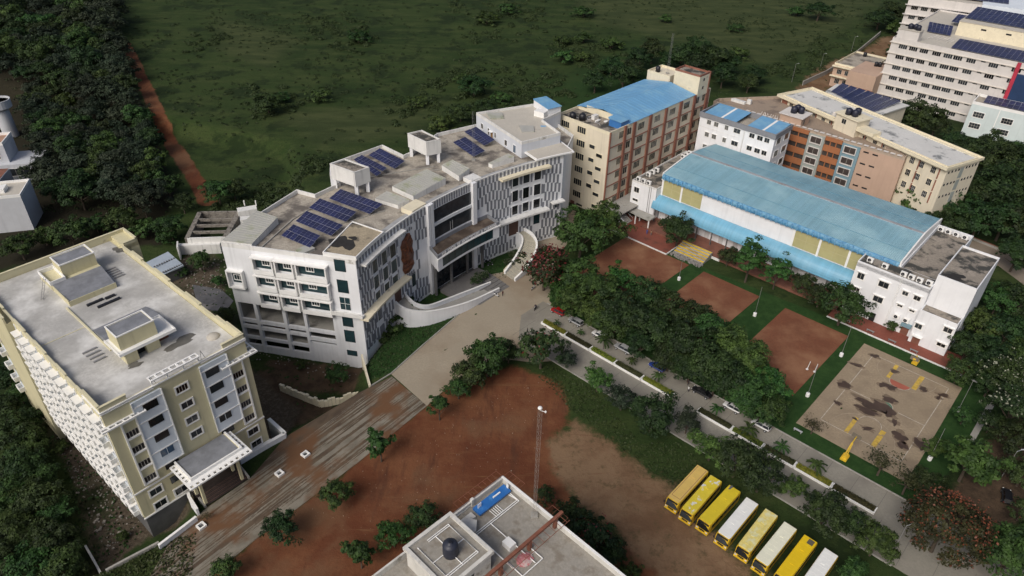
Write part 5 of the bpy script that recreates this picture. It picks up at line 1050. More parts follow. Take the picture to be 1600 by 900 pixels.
# ================================================================= small tan block
FB5 = Frame(FH.w(-97.25, 160.5), -42.5 + .3)
def small_tan():
    t = thing("small_tan_block", "small two storey tan block beside the tall white building, black tanks on top", "building", FB5.o, FB5.a)
    b = MB(); b.box(0, 14, 1.2, 25, -.3, 9.2); part("wall", b, PINK_WALL, t); b = MB(); b.box(-.5, 10, 0, 1.2, 8.6, 9.0); b.box(-.5, 10, 0, 1.2, 4.4, 4.8); part("eave", b, IVORY_TRIM, t)
    b = MB(); b.box(.3, 13.7, 1.5, 24.7, 9.2, 9.25); part("roof", b, ROOF_C, t); b = MB(); ring(b, [(0, 1.2), (14, 1.2), (14, 25), (0, 25)], .25, 9.2, 10.0); part("parapet", b, IVORY_TRIM, t)
    b = MB(); b.box(10.2, 21.5, -10, 8, -.3, 11.5); part("stair_block", b, PINK_WALL, t); b = MB(); b.box(10.2, 21.5, -10.05, -10, 5.4, 5.6); part("floor_band", b, BROWN, t)
    for a in (1.8, 5.2): wfront(t, a, a + 2, 5.6, 7.6, v=1.2, nx=3, frame=None); wfront(t, a, a + 2, 1.5, 3.5, v=1.2, nx=3, frame=None)
    for a, c, z in ((16, 4, 11.5), (17.3, 4.6, 11.5), (5, 22, 9.25)): b = MB(); b.lathe([(.02, z), (.8, z), (.78, z + 1.6), (.25, z + 1.9)], (a, c), 12); part("water_tank", b, BLACK, t, smooth=True)
small_tan()
b = MB(); FBk = FH.w(-72, 118)
t = thing("mossy_annex", "low cream annex with mossy roof at the foot of the tall white building", "building", FBk, FH.a)
b.box(0, 8, 0, 12, -.3, 11); part("wall", b, IVORY, t); b = MB(); b.box(-.2, 8.2, -.2, 5, 11, 11.2); part("mossy_roof", b, mat("moss", (.10, .11, .04), .9, .3, .8), t); b = MB(); b.box(-.2, 8.2, 5.02, 12.2, 11, 11.2); part("roof", b, ROOF_C, t)
wfront(t, 2, 3.2, 8, 9.6, frame=None); wfront(t, 5, 6.2, 7, 9.6, frame=None)
# ================================================================= tall white block, top right
FB6 = Frame(FH.w(-76.2, 157.8), -42.5 + 1.4)
def tall_block():
    t = thing("tall_white_block", "tall dusty white block with ledged floors, barred windows and solar roof", "building", FB6.o, FB6.a)
    L, D = 62, 62
    b = MB(); b.box(0, L, 0, D, -.3, 25.2); part("wall", b, OFFWHITE, t)
    b = MB(); b.box(.3, L - .3, .3, D - .3, 25.2, 25.25); part("roof", b, ROOF_P, t); b = MB(); ring(b, [(0, 0), (L, 0), (L, D), (0, D)], .3, 25.2, 25.9); part("parapet", b, OFFWHITE, t)
    for z in (24.0, 19.85, 15.6, 11.4, 7.2, 3.0):
        b = MB(); b.box(-.6, L, -.5, 0, z, z + .22); b.box(-.6, 0, 0, D, z, z + .22); part("floor_ledge", b, mat("ledge_paint", (.60, .56, .50), .8, .08, .4), t)
        for a, wd in ((3.1, 3.2), (7.1, 3.1), (11.1, 3.1), (15.8, 3.1), (19.9, 3.2), (23.4, 3.2), (28.1, 3.2), (35.8, 3.2), (43.5, 3.2), (48, 3.2)):
            wfront(t, a, a + wd, z - 1.75, z - .12, nx=4, frame=None, bars=OFFWHITE)
        for a in (33.0, 39.7, 46.4): wfront(t, a, a + 1.6, z - .55, z - .1, nx=1, frame=None, bars=DARK)
        for k in range(9): wleft(t, 4 + k * 6, 6.8 + k * 6, z - 1.75, z - .12, nx=4, frame=None, bars=OFFWHITE)
    b = MB(); b.box(44.7, 46.0, -1.0, -.003, -.3, 25.9); part("pinkish_red_fin", b, MAGENTA, t); b = MB(); b.box(46.0, 58, -.9, -.004, -.3, 22); part("navy_cladding", b, NAVY, t)
    b = MB(); b.box(1.0, 9.0, .6, 5.5, 25.25, 29.3); part("stair_box", b, OFFWHITE, t); b = MB(); b.box(.8, 9.2, .4, 5.7, 29.3, 29.55); part("stair_box_roof", b, ROOF_P, t)
    for k, (a, c) in enumerate(((4.5, 3), (6.2, 3.6), (7.6, 2.6))): b = MB(); b.lathe([(.02, 29.55), (1, 29.55), (.97, 31.2), (.3, 31.6)], (a, c), 12); part("water_tank", b, mat("navy_tank", (.015, .017, .035), .5), t, smooth=True)
    b = MB(); b.box(16.5, L - 4, 25, 48, 25.25, 30.6); part("penthouse", b, IVORY_TRIM, t); b = MB(); b.box(16.3, L - 3.8, 24.8, 48.2, 30.6, 30.75); part("penthouse_roof", b, ROOF_P, t)
    for a in (25, 34, 43): wfront(t, a, a + 2, 28.6, 29.3, v=25, frame=None, nx=1)
    w2 = lambda u, v: FB6.w(u, v).to_2d()
    solar_array([w2(21.0, 2.5), w2(21.0, 13), w2(58, 13), w2(58, 2.5)], 25.7, 27.0, 20, 5, "long solar field along the tall white block's front roof edge", base=25.25)
    solar_array([w2(7.0, 20), w2(4.5, 30), w2(14, 30), w2(16, 20)], 25.7, 27.2, 6, 4, "small solar rack beside the stair box on the tall white block", base=25.25)
    solar_array([w2(11, 38), w2(11, 47), w2(16, 47), w2(16, 38)], 27.0, 28.5, 4, 4, "small raised solar rack left of the tall white block's penthouse", base=25.25)
    solar_array([w2(17, 30), w2(17, 47), w2(57, 47), w2(57, 30)], 31.1, 32.6, 20, 6, "big solar field on the tall white block's penthouse roof", base=30.75)
    b = MB()
    for k in range(8): a = 10 + k * 1.2; b.tube((a, 10 + k % 3, 25.3), (a + 1.5, 13 + k % 2, 26.4), .08)
    part("loose_frame", b, OFFWHITE, t)
tall_block()
p0 = FH.w(-91, 216.5); p1 = FH.w(-58.5, 224.6); FB7 = Frame(p0, math.degrees(math.atan2((p1 - p0).y, (p1 - p0).x)))
def far_block():
    t = thing("far_white_block", "white block with solar roof and blue corner, behind the tall white one", "building", FB7.o, FB7.a)
    L = (p1 - p0).length
    b = MB(); b.box(0, L + 3, 1, 40, -.3, 29.6); part("wall", b, OFFWHITE, t); b = MB(); b.box(L - 4, L + 14, -.5, 26, 24.5, 30.2); part("blue_corner", b, PALEBLUE, t)
    b = MB(); b.box(.2, L - 4.2, 1.2, 39.8, 29.6, 29.7); part("roof", b, ROOF_P, t)
    for z in (26, 21.8, 17.6, 13.4):
        b = MB(); b.box(-.8, L - 4.2, 0, 1, z, z + .25); part("floor_ledge", b, OFFWHITE, t)
        for k in range(7): wfront(t, 2 + k * 4.1, 4.8 + k * 4.1, z - 1.9, z - .2, v=1, nx=4, frame=None)
    wfront(t, L - 3.5, L + 4, 21.5, 24.2, v=1, nx=3, frame=None)
    b = MB()
    for k in range(16): b.box(L + 5 + k * 1.2, L + 5.5 + k * 1.2, 3, 3.4, -.3, 27); 
    part("steel_fins", b, STEEL, t); b = MB(); b.box(L + 9, L + 11, 2.6, 3, -.3, 28); b.box(L + 20, L + 22, 2.6, 3, -.3, 28); part("yellow_fin", b, YELLOW, t)
    solar_array([FB7.w(8, 6).to_2d(), FB7.w(8, 20).to_2d(), FB7.w(L + 6, 20).to_2d(), FB7.w(L + 6, 6).to_2d()], 30.4, 31.4, 16, 5, "solar field on the farthest white block at the top corner", base=29.7)
far_block()
FB8 = Frame(FH.w(-38.4, 145), -42.5 + 4)
def pale_block():
    t = thing("pale_mint_block", "pale mint white block with white framed windows and sunken solar roof", "building", FB8.o, FB8.a)
    MINT = mat("pale_mint_paint", (.58, .66, .66), .7, .05, .2, streak=.12)
    b = MB(); b.box(0, 32, 0, 11, -.3, 11.9); part("wall", b, MINT, t); b = MB(); b.box(.35, 31.6, .35, 10.6, 11.9, 11.95); part("roof", b, ROOF_C, t); b = MB(); ring(b, [(0, 0), (32, 0), (32, 11), (0, 11)], .35, 11.9, 12.9); part("parapet", b, WHITE_TRIM, t)
    wfront(t, 1.6, 5.2, 7.4, 9.4, nx=4, nz=2, fw=.2); wfront(t, 11, 14.6, 7.4, 9.4, nx=4, nz=2, fw=.2); wfront(t, 20, 23.6, 7.4, 9.4, nx=4, nz=2, fw=.2)
    for a in (1.6, 11): wfront(t, a, a + 3.6, 3.2, 5.2, nx=4, nz=2, fw=.2)
    b = MB(); b.box(9.3, 9.6, -.15, 0, 0, 11.8); part("wall_rib", b, WHITE_TRIM, t)
    solar_array([FB8.w(3, 3).to_2d(), FB8.w(3, 9).to_2d(), FB8.w(24, 9).to_2d(), FB8.w(24, 3).to_2d()], 12.4, 13.4, 11, 2, "solar rack sunk behind the pale mint block's white parapet", base=11.95)
pale_block()
# ================================================================= houses at the left edge
hp0 = [gp(x, y, LOW + 8) for x, y in ((0, 283), (49, 278), (61, 327), (8, 353))]
def houses():
    WALLH = mat("house_white", (.50, .52, .55), .75, .05, .3, streak=.15)
    a = gp(46, 279, 7); c = gp(-20, 285, 7); d = (a - c).to_2d().normalized(); F_ = Frame(a, math.degrees(math.atan2(d.y, d.x)))
    t = thing("white_flat_house", "plain white flat roofed house with pale terrace at the left edge", "house", (a.x, a.y, 0), F_.a)
    b = MB(); b.box(-26, 0, -10.5, 0, LOW - .5, 6.2); part("wall", b, WALLH, t); b = MB(); b.box(-25.8, -.2, -10.3, -.2, 6.2, 6.25); part("terrace", b, ROOF_P, t); b = MB(); ring(b, [(-26, -10.5), (0, -10.5), (0, 0), (-26, 0)], .25, 6.2, 7.0); part("parapet", b, WHITE_TRIM, t)
    b = MB(); b.box(-18, -5, -7, -3.5, 6.25, 7.5); part("terrace_room", b, WHITE_TRIM, t); wfront(t, -14, -7, 4.6, 5.6, v=-10.5, frame=None, nx=5, bars=WHITE_TRIM)
    a = gp(30, 262, 6); F_ = Frame(a, F_.a * 180 / math.pi)
    a2 = gp(61, 246, LOW + 7); t = thing("grey_white_house", "grey white house with slanted window frame below the round tank tower", "house", (a2.x, a2.y, 0), R(14))
    b = MB(); b.box(-24, 0, -2, 9, LOW - .5, LOW + 6); b.box(-30, -9, 0, 9, LOW + 6, LOW + 12); part("wall", b, WALLH, t); b = MB(); b.box(-29.8, -9.2, .2, 8.8, LOW + 12, LOW + 12.1); part("terrace", b, mat("orange_terrace", (.36, .22, .15)), t); b = MB(); ring(b, [(-30, 0), (-9, 0), (-9, 9), (-30, 9)], .3, LOW + 12, LOW + 13); part("parapet", b, WHITE_TRIM, t)
    wfront(t, -15, -11, LOW + 7.5, LOW + 10.5, v=0, nx=3, frame=WHITE_TRIM); wfront(t, -12, -3, LOW + 2, LOW + 4.6, v=-2, nx=4, frame=WHITE_TRIM); wfront(t, -20, -14, LOW + 1.5, LOW + 4, v=-2, nx=2, frame=None)
    c2 = gp(-4, 157, 9); t = thing("round_water_tower", "round white water tower rising from the wood at the left edge", "water tower", (c2.x, c2.y, 0))
    b = MB(); b.lathe([(2.6, LOW), (2.3, 5.5), (3.9, 6.5), (4.0, 9.4), (3.7, 9.4), (3.6, 8.6)], n=24); part("tank", b, WALLH, t, smooth=False)
    b = MB(); b.lathe([(.02, 8.7), (3.6, 8.7)], n=24); b.box(-.5, .5, -.5, .5, 8.6, 9.1); part("tank_lid", b, ROOF_C, t)
    a3 = gp(2, 262, 2); t = thing("orange_terrace_house", "low house with orange tiled terrace at the left edge", "house", (a3.x, a3.y, 0), R(12)); b = MB(); b.box(-12, 2.2, -10, 0, LOW - .4, 1.6); part("wall", b, WALLH, t); b = MB(); b.box(-12, 2, -9.8, -.2, 1.6, 1.7); part("terrace", b, TILE_RED, t)
houses()
# ================================================================= unfinished concrete frame and tin shed
def ruin():
    P_ = {k: gp(230 + x / 5, 320 + y / 5, 0) for k, (x, y) in dict(a=(410, 55), b=(720, 50), c=(610, 250), d=(310, 260), e=(230, 320)).items()}
    o = P_['d']; t = thing("unfinished_concrete_frame", "unfinished roofless concrete tank frame with rubble walls behind the white school", "unfinished building", (o.x, o.y, 0))
    L_ = lambda p: (p - o).to_2d()
    ST = mat("rubble_concrete", (.25, .23, .20), .95, .25, .8, stain=(.09, .08, .07), st=.56, ssc=.9, fine=.3, bump=.6)
    b = MB(); b.obox(L_(P_['a']), L_(P_['d']), 1.3, LOW, 0); b.obox(L_(P_['b']), L_(P_['c']), 1.5, LOW, .1); b.obox(L_(P_['a']), L_(P_['b']), .7, LOW, 0); part("rubble_wall", b, ST, t)
    for f in (.27, .5, .75): b = MB(); b.obox(L_(P_['a'].lerp(P_['d'], f)), L_(P_['b'].lerp(P_['c'], f)), .55, -.9, -.1); part("beam", b, ST, t)
    b = MB(); b.obox(L_(P_['d']), L_(P_['c']), .5, LOW, .0); b.obox(L_(P_['d']) + Vector((-2.4, -1.0)), L_(P_['c']) + Vector((-1.5, -1.0)), 1.2, LOW, -1.6); b.obox(L_(P_['e']), L_(P_['d']) + Vector((-2.4, -1)), .4, LOW, -.5); part("white_tank_wall", b, WHITE_DIRTY, t)
    b = MB(); b.obox(L_(gp(372, 335)), L_(gp(402, 330)), 2.6, LOW, 1.5); b.obox(L_(gp(376, 345)), L_(gp(396, 343)), 2.2, LOW, .8)
    for x in (384, 402): p = L_(gp(x, 328)); b.box(p.x - .15, p.x + .15, p.y - .15, p.y + .15, 1.5, 3.2)
    part("column_stub", b, WHITE_DIRTY, t)
    pts = [gp(230 + x / 5, 320 + y / 5, LOW + 3.5) for x, y in ((-20, 455), (165, 375), (285, 475), (130, 540))]; c = sum(pts, Vector()) / 4
    t = thing("tin_shed", "pale blue tin roofed work shed beside the cream block", "shed", (c.x, c.y, LOW)); pl = [(p - c).to_2d() for p in pts]
    b = MB(); b.prism(pl, 3.2, [3.5, 3.9, 3.7, 3.3]); part("tin_roof", b, mat("pale_tin", (.40, .46, .52), .45, .08, .4, metal=.2), t)
    b = MB(); b.prism([p * .94 for p in pl], 0, 3.2); part("wall", b, CONC_D, t)
    b = MB()
    for k in range(9): f = (k + .5) / 9; p, q = pl[0].lerp(pl[1], f), pl[3].lerp(pl[2], f); b.obox(p.lerp(q, .45), p.lerp(q, .50), .35, 3.75, 3.95); b.obox(p.lerp(q, .9), p.lerp(q, .96), .35, 3.6, 3.8)
    part("roof_weight", b, CONC_D, t)
ruin()
# ================================================================= roof at the bottom of the picture
def front_roof():
    t = thing("foreground_roof_block", "stained flat roofed block at the bottom edge with white parapets and red pipe gantry", "building", FF.o, FF.a)
    GRIT = mat("gritty_grey_roof", (.33, .31, .27), .9, .14, .5, stain=(.20, .175, .14), st=.57, ssc=.5, soft=.1, fine=.25)
    OLDW = mat("old_white_parapet", (.58, .57, .53), .8, .07, .5, streak=.4, stain=(.30, .28, .24), st=.63, ssc=.7)
    b = MB(); b.box(0, 24, -30, 0, -.3, 21.9); part("wall", b, OLDW, t)
    b = MB(); b.box(.28, 23.7, -29.7, -.28, 21.9, 22.0); part("roof", b, GRIT, t)
    b = MB(); b.box(0, 24, -.28, 0, 21.9, 23.0); b.box(0, .28, -6.0, -.28, 21.9, 23.0); b.box(0, .28, -11.4, -6.5, 21.9, 22.3); b.box(0, .28, -11.4, -6.3, 22.75, 23.0); b.box(-.05, .4, -6.5, -6.0, 21.9, 23.4); b.box(0, .28, -30, -17.9, 21.9, 23.0); part("parapet", b, OLDW, t)
    b = MB(); b.box(-.05, 24, -.33, .05, 23.0, 23.06); part("parapet_cap", b, WHITE_TRIM, t)
    b = MB(); b.box(1.5, 9.5, -18.9, -11.4, 21.9, 25.4); part("stair_room", b, OLDW, t)
    b = MB(); b.box(1.2, 9.8, -19.2, -11.1, 25.4, 25.6); ring(b, [(1.2, -19.2), (9.8, -19.2), (9.8, -11.1), (1.2, -11.1)], .5, 25.6, 26.0); part("stair_room_rim", b, OLDW, t)
    b = MB(); b.box(1.7, 9.3, -18.7, -11.6, 25.6, 25.65); part("stair_room_roof", b, GRIT, t); wfront(t, 6, 7.2, 22.9, 24.2, v=-18.9, frame=None); wright(t, -15.5, -14.3, 23.2, 24.4, u=9.5, frame=None, nx=2, bars=OLDW)
    b = MB(); r = .06
    def pipe(pts, z, rad=.07):
        for p, q in zip(pts[:-1], pts[1:]): b.tube((p[0], p[1], z), (q[0], q[1], z), rad, n=6)
    for d in (0, .28):
        pipe([(2.5 + d, -17.8), (8.4 - d, -17.8), (8.4 - d, -12.6), (2.5 + d, -12.6), (2.5 + d, -16.2)], 25.8)
    pipe([(5.6, -17.8), (5.6, -16.0)], 25.8); pipe([(5.6, -14.2), (5.6, -12.6)], 25.8); pipe([(4.8, -15), (2.7, -15)], 25.8); pipe([(6.5, -15.2), (8.3, -15.2)], 25.8); part("white_pipe", b, WHITE_TRIM, t)
    b = MB()
    for d in (0, .3): pipe([(4.1 + d, -10.5), (4.1 + d, -1.0), (2.6, -1.0 - d)], 22.25)
    pipe([(4.2, -9.3), (11.5, -9.3)], 22.25, .09); pipe([(4.3, -6.6), (13, -6.6)], 22.25, .08)
    for k in range(5): pipe([(2.7, -5.2 + k * .35), (4.1, -5.2 + k * .35)], 22.2, .05)
    pipe([(10.2, -9.2), (13.2, -9.2), (13.2, -5.4), (10.2, -5.4), (10.2, -9.2)], 22.2, .08); pipe([(11.7, -9.2), (11.7, -5.4)], 22.2, .06); part("white_pipe", b, WHITE_TRIM, t)
    b = MB(); b.prism([(1.0, -6.9), (2.5, -6.9), (2.5, -.75), (1.0, -.75)], 22.3, [22.75, 22.6, 22.6, 22.75]); part("blue_sheet_box", b, mat("royal_blue_sheet", (.025, .14, .42), .45, .12, .6, stain=(.06, .22, .5), st=.6, ssc=.8), t)
    b = MB()
    for y in (-6.4, -6.15, -5.9): b.box(1.5, 1.6, y, y + .1, 22.6, 23.5)
    b.box(1.6, 1.8, -3.6, -2.2, 22.7, 22.85); b.box(1.6, 2.0, -.85, -.78, 22.6, 23.4); part("white_bracket", b, WHITE_TRIM, t)
    b = MB(); b.box(7.9, 9.4, -7.8, -6.6, 22.0, 22.9); part("white_roof_box", b, WHITE_TRIM, t)
    rs = random.Random(6)
    b = MB(); b.ellip((11.6, -7.2, 22.05), (1.1, 1.3, .35), 10); b.box(11.0, 12.4, -8.0, -6.2, 22.0, 22.2); part("pink_cloth", b, mat("pink_cloth", (.45, .16, .17), .9, .2, 1.5, stain=(.5, .42, .4), st=.55, ssc=1.5), t)
    b = MB(); pts = [(2.2, -10.2), (3.6, -10.8), (4.2, -9.2), (3.0, -7.9), (2.0, -8.6)]; b.prism(pts, 22.0, 22.9); b.box(1.2, 2.2, -10.6, -7.4, 22.0, 22.5); part("covered_equipment", b, OLDW, t)
    # red-brown pipe gantry with its side ladders
    b = MB(); b.box(10.7, 11.15, -14, .9, 23.9, 24.3); part("gantry_beam", b, RUST, t)
    for y in (-11.0, -5.6, -.5): b = MB(); b.box(10.7, 11.15, y - .25, y + .25, 22.0, 23.9); part("gantry_post", b, RUST, t)
    b = MB(); b.tube((12.4, -14, 23.8), (12.4, .8, 23.8), .045, n=4); 
    for k in range(13): y = -13.5 + k * 1.15; b.tube((11.1, y, 23.85), (12.4, y, 23.8), .035, n=4)
    part("gantry_rail", b, RUST, t)
    b = MB()
    def fence(p, q, n, off):
        d = (Vector(q) - Vector(p)); nn = Vector((-d.y, d.x)).normalized() * off
        b.tube((p[0], p[1], 22.9), (q[0], q[1], 22.9), .03, n=4); b.tube((p[0] + nn.x, p[1] + nn.y, 22.95), (q[0] + nn.x, q[1] + nn.y, 22.95), .03, n=4)
        for k in range(n + 1): a = Vector(p).lerp(Vector(q), k / n); b.tube((a.x, a.y, 22.9), (a.x + nn.x, a.y + nn.y, 22.95), .025, n=4)
    fence((-.02, -8.4), (-.02, 0), 9, 1.4); fence((0, .04), (3.2, .04), 4, 1.35); fence((8.6, .04), (11.6, .04), 3, 1.4)
    part("overhang_frame", b, RUST, t)
    b = MB(); b.tube((-.02, -11.3, 23.15), (-.02, -.1, 23.15), .04, n=5); b.tube((-.0, .0, 23.15), (11, .0, 23.15), .04, n=5); part("parapet_rail", b, STEEL, t)
    return t
front_roof()
p = FF.w(6.0, -15.2, 25.65)
t = thing("water_tank", "big dark blue black water tank on the stair room of the foreground roof", "water tank", p)
b = MB(); b.lathe([(.02, 0), (1.0, 0), (1.03, .3), (1.0, .6), (1.04, .9), (1.0, 1.3), (1.02, 1.7), (.96, 1.95), (.55, 2.2), (.32, 2.25), (.32, 2.34)], n=22); part("tank", b, mat("blue_black_plastic", (.022, .026, .042), .5, .15, 1.), t, smooth=True)
b = MB(); b.tube((0, 0, 2.34), (0, 0, 2.38), .24, n=14); part("lid", b, BLACK, t)
p = FF.w(7.6, -1.2, 22.0)
lattice_mast(p, 21.0, .26, "tall white lattice mast with pale domed antenna rising from the foreground roof", .32, True, m=mat("white_mast_paint", (.24, .22, .20), .6, .15, .6))
# ================================================================= walls, ramps and stairs of the forecourt
def wallthing(name, label, cat, pts, z0, z1, wd, m, cap=None):
    o = Vector((pts[0][0], pts[0][1], 0)); t = thing(name, label, cat, o); b = MB()
    for i in range(len(pts) - 1):
        g = lambda q, k: q[k] if hasattr(q, '__len__') else q
        b.obox(Vector(pts[i][:2]) - o.to_2d(), Vector(pts[i + 1][:2]) - o.to_2d(), wd, g(z0, i), g(z1, i), 0, g(z0, min(i + 1, 99)) if hasattr(z0, '__len__') else None, g(z1, i + 1) if hasattr(z1, '__len__') else None)
    part("wall_body", b, m, t)
    if cap:
        b = MB()
        for i in range(len(pts) - 1):
            za, zb = (z1[i], z1[i + 1]) if hasattr(z1, '__len__') else (z1, z1)
            b.obox(Vector(pts[i][:2]) - o.to_2d(), Vector(pts[i + 1][:2]) - o.to_2d(), wd + .12, za, za + .1, 0, zb, zb + .1)
        part("coping", b, cap, t)
    return t
def curve3(pts, n=4):
    out = []
    for i in range(len(pts) - 1):
        p0, p1, p2, p3 = [Vector(pts[max(0, min(len(pts) - 1, i + k))]) for k in (-1, 0, 1, 2)]
        for k in range(n):
            f = k / n; out.append(.5 * ((2 * p1) + (p2 - p0) * f + (2 * p0 - 5 * p1 + 4 * p2 - p3) * f * f + (3 * p1 - p0 - 3 * p2 + p3) * f ** 3))
    return out + [Vector(pts[-1])]
px = lambda x, y: (560 + x / 4.09, 320 + y / 4.09)
def ramp(outer, inner, name, label, steps=0):
    """outer/inner: pixel points of the wall tops with heights"""
    O = curve3([tuple(gp(*px(x, y), z)) for x, y, z in outer]); I = curve3([tuple(gp(*px(x, y), z)) for x, y, z in inner])
    o = Vector((O[0].x, O[0].y, 0)); t = thing(name, label, "ramp" if not steps else "stairs", o)
    for W_ in (O, I):
        b = MB(); c = MB()
        for p, q in zip(W_[:-1], W_[1:]):
            b.obox((p - o), (q - o), .35, min(-.3, hz(p.x, p.y) - .3), p.z - .1, 0, min(-.3, hz(q.x, q.y) - .3), q.z - .1); c.obox((p - o), (q - o), .5, p.z - .1, p.z + .02, 0, q.z - .1, q.z + .02)
        part("curved_wall", b, WHITE, t); part("coping", c, WHITE_TRIM, t)
    n = 24
    def at(W_, f):
        f *= len(W_) - 1; i = min(int(f), len(W_) - 2); return W_[i].lerp(W_[i + 1], f - i)
    if steps:
        for k in range(steps):
            a0, a1, b0, b1 = at(O, k / steps), at(O, (k + 1) / steps), at(I, k / steps), at(I, (k + 1) / steps); z = (a0.z + b0.z) / 2 - .75
            mb = MB(); mb.prism([(a0 - o).to_2d(), (a1 - o).to_2d(), (b1 - o).to_2d(), (b0 - o).to_2d()], z - .6, z); part("step", mb, STEP, t)
    else:
        mb = MB()
        for k in range(n):
            a0, a1, b0, b1 = at(O, k / n), at(O, (k + 1) / n), at(I, k / n), at(I, (k + 1) / n); z0, z1 = (a0.z + b0.z) / 2 - .95, (a1.z + b1.z) / 2 - .95
            mb.prism([(a0 - o).to_2d(), (a1 - o).to_2d(), (b1 - o).to_2d(), (b0 - o).to_2d()], [z0 - .5, z1 - .5, z1 - .5, z0 - .5], [z0, z1, z1, z0])
        part("ramp_floor", mb, CONC, t)
STEP = mat("stair_stone", (.36, .34, .28), .85, .1, .5)
ramp([(900, 530, .95), (800, 578, 1.6), (700, 620, 2.4), (560, 660, 3.3), (430, 680, 4.2), (320, 668, 5.2), (262, 640, 5.8), (225, 605, 6.0)], [(845, 492, 1.0), (700, 548, 2.1), (560, 602, 3.2), (450, 640, 4.1), (370, 630, 5.0), (318, 590, 5.8), (290, 548, 6.0)], "curved_ramp", "white walled ramp curving up from forecourt to the school's left door")
ramp([(1000, 470, .95), (1075, 395, 2.0), (1125, 310, 3.2), (1140, 245, 4.2), (1118, 190, 5.2), (1070, 152, 5.9), (1022, 140, 6.0)], [(935, 425, .95), (1000, 335, 2.3), (1040, 260, 3.4), (1048, 210, 4.4), (1025, 180, 5.2), (985, 165, 5.8), (950, 165, 6.0)], "curved_staircase", "curved white walled staircase climbing to the school's right door beside the red flowering tree", 26)
b_ = [gp(*px(x, y), z).to_2d() for x, y, z in ((690, 548, 1.2), (780, 510, .9), (845, 488, .8))]
wallthing("flower_bed_wall", "low cream retaining wall of the flower bed at the foot of the curved ramp", "wall", b_, -.2, .7, .3, IVORY_TRIM)
wallthing("flower_bed_wall", "low cream retaining wall of the flower bed along the curved staircase", "wall", [gp(*px(x, y), .7).to_2d() for x, y in ((930, 420), (975, 365), (1020, 300), (1042, 240))], -.2, .9, .3, IVORY_TRIM)
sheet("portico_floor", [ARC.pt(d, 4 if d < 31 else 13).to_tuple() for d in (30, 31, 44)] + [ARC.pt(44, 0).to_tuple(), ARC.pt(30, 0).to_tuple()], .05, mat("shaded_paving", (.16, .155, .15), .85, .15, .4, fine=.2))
b = MB(); 
t = thing("entrance_steps", "dark grey entrance steps under the portico", "steps", tuple(ARC.pt(36, 9)) + (0,), ARC.ang(36))
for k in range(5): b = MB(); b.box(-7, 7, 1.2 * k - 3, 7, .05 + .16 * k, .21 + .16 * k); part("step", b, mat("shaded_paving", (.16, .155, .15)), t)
# stepped side wall of the lawn, broken wall, boundary walls round the cream block
wallthing("stepping_lawn_wall", "cream wall stepping down from the white school's corner to the muddy lane", "wall", [gp(565, 552, 1.5).to_2d(), gp(570, 572, 1).to_2d(), gp(578, 603, .2).to_2d()], [LOW, LOW, LOW], [1.2, .9, .5], .45, IVORY_TRIM)
wallthing("lawn_kerb", "thin pale kerb between the sloping lawn and the forecourt", "kerb", gpl([(578, 604), (612, 583), (660, 540), (722, 487)]), -.3, .16, .25, CONC)
BW = gpl([(437, 601), (455, 609), (478, 618), (500, 627), (530, 622), (562, 612)], LOW + 1.6)
rs = random.Random(9); t = thing("broken_boundary_wall", "broken cream boundary wall with rubble in the pit before the white school", "wall", (BW[0].x, BW[0].y, LOW))
for i in range(len(BW) - 1):
    n_ = 5
    for k in range(n_):
        p, q = BW[i].lerp(BW[i + 1], k / n_) - BW[0], BW[i].lerp(BW[i + 1], (k + .93) / n_) - BW[0]
        hgt = 1.9 + .25 * math.sin(k * 2.1 + i) + rs.uniform(-.3, .2); b = MB(); b.obox(p, q, .45 + rs.uniform(-.05, .15), -.3, max(.8, hgt)); part("wall_block", b, IVORY_TRIM, t)
wallthing("white_boundary_wall", "white boundary wall between muddy lane and rubble strip at the lower left", "wall", gpl([(247, 851), (276, 829), (306, 806)], 1.2), LOW - .3, 1.0, .35, WHITE, WHITE_TRIM)
wallthing("gate_side_wall", "short white wall stepping back to the cream block's porch", "wall", [gp(308, 797, 1.4).to_2d(), gp(296, 778, 1.4).to_2d(), FL.w(7.6, -1.0).to_2d()], LOW - .3, 1.6, .4, WHITE, WHITE_TRIM)
wallthing("retaining_wall", "grey topped white retaining wall right of the entrance steps, turning the corner of the cream block", "wall", [gp(374, 718, 1.1).to_2d(), gp(409, 697, 1.1).to_2d(), gp(445, 677, 1.1).to_2d(), gp(420, 655, 1).to_2d()], LOW - .3, 1.1, .6, WHITE, WHITE_TRIM)
wallthing("low_grey_wall", "low mossy grey boundary wall along the rubble yard at the bottom left", "wall", gpl([(166, 893), (205, 872), (249, 849)], 0), LOW - .5, .45, .4, CONC)
wallthing("low_grey_wall", "pale low wall running into the trees at the bottom left corner", "wall", gpl([(133, 852), (148, 878), (162, 905)], LOW + 1.2), LOW - .5, LOW + 1.2, .35, WHITE_DIRTY)
wallthing("long_compound_wall", "long grey compound wall with posts beside the green field at the upper right", "wall", gpl([(1255, 128), (1290, 112), (1330, 88), (1376, 50)], 1.5), -.3, 1.8, .3, CONC, CONC)
wallthing("parking_wall", "low orange capped wall behind the hall's parking apron", "wall", gpl([(1520, 372), (1560, 388), (1600, 404)], .5), -.3, .8, .35, CONC, TILE_RED)
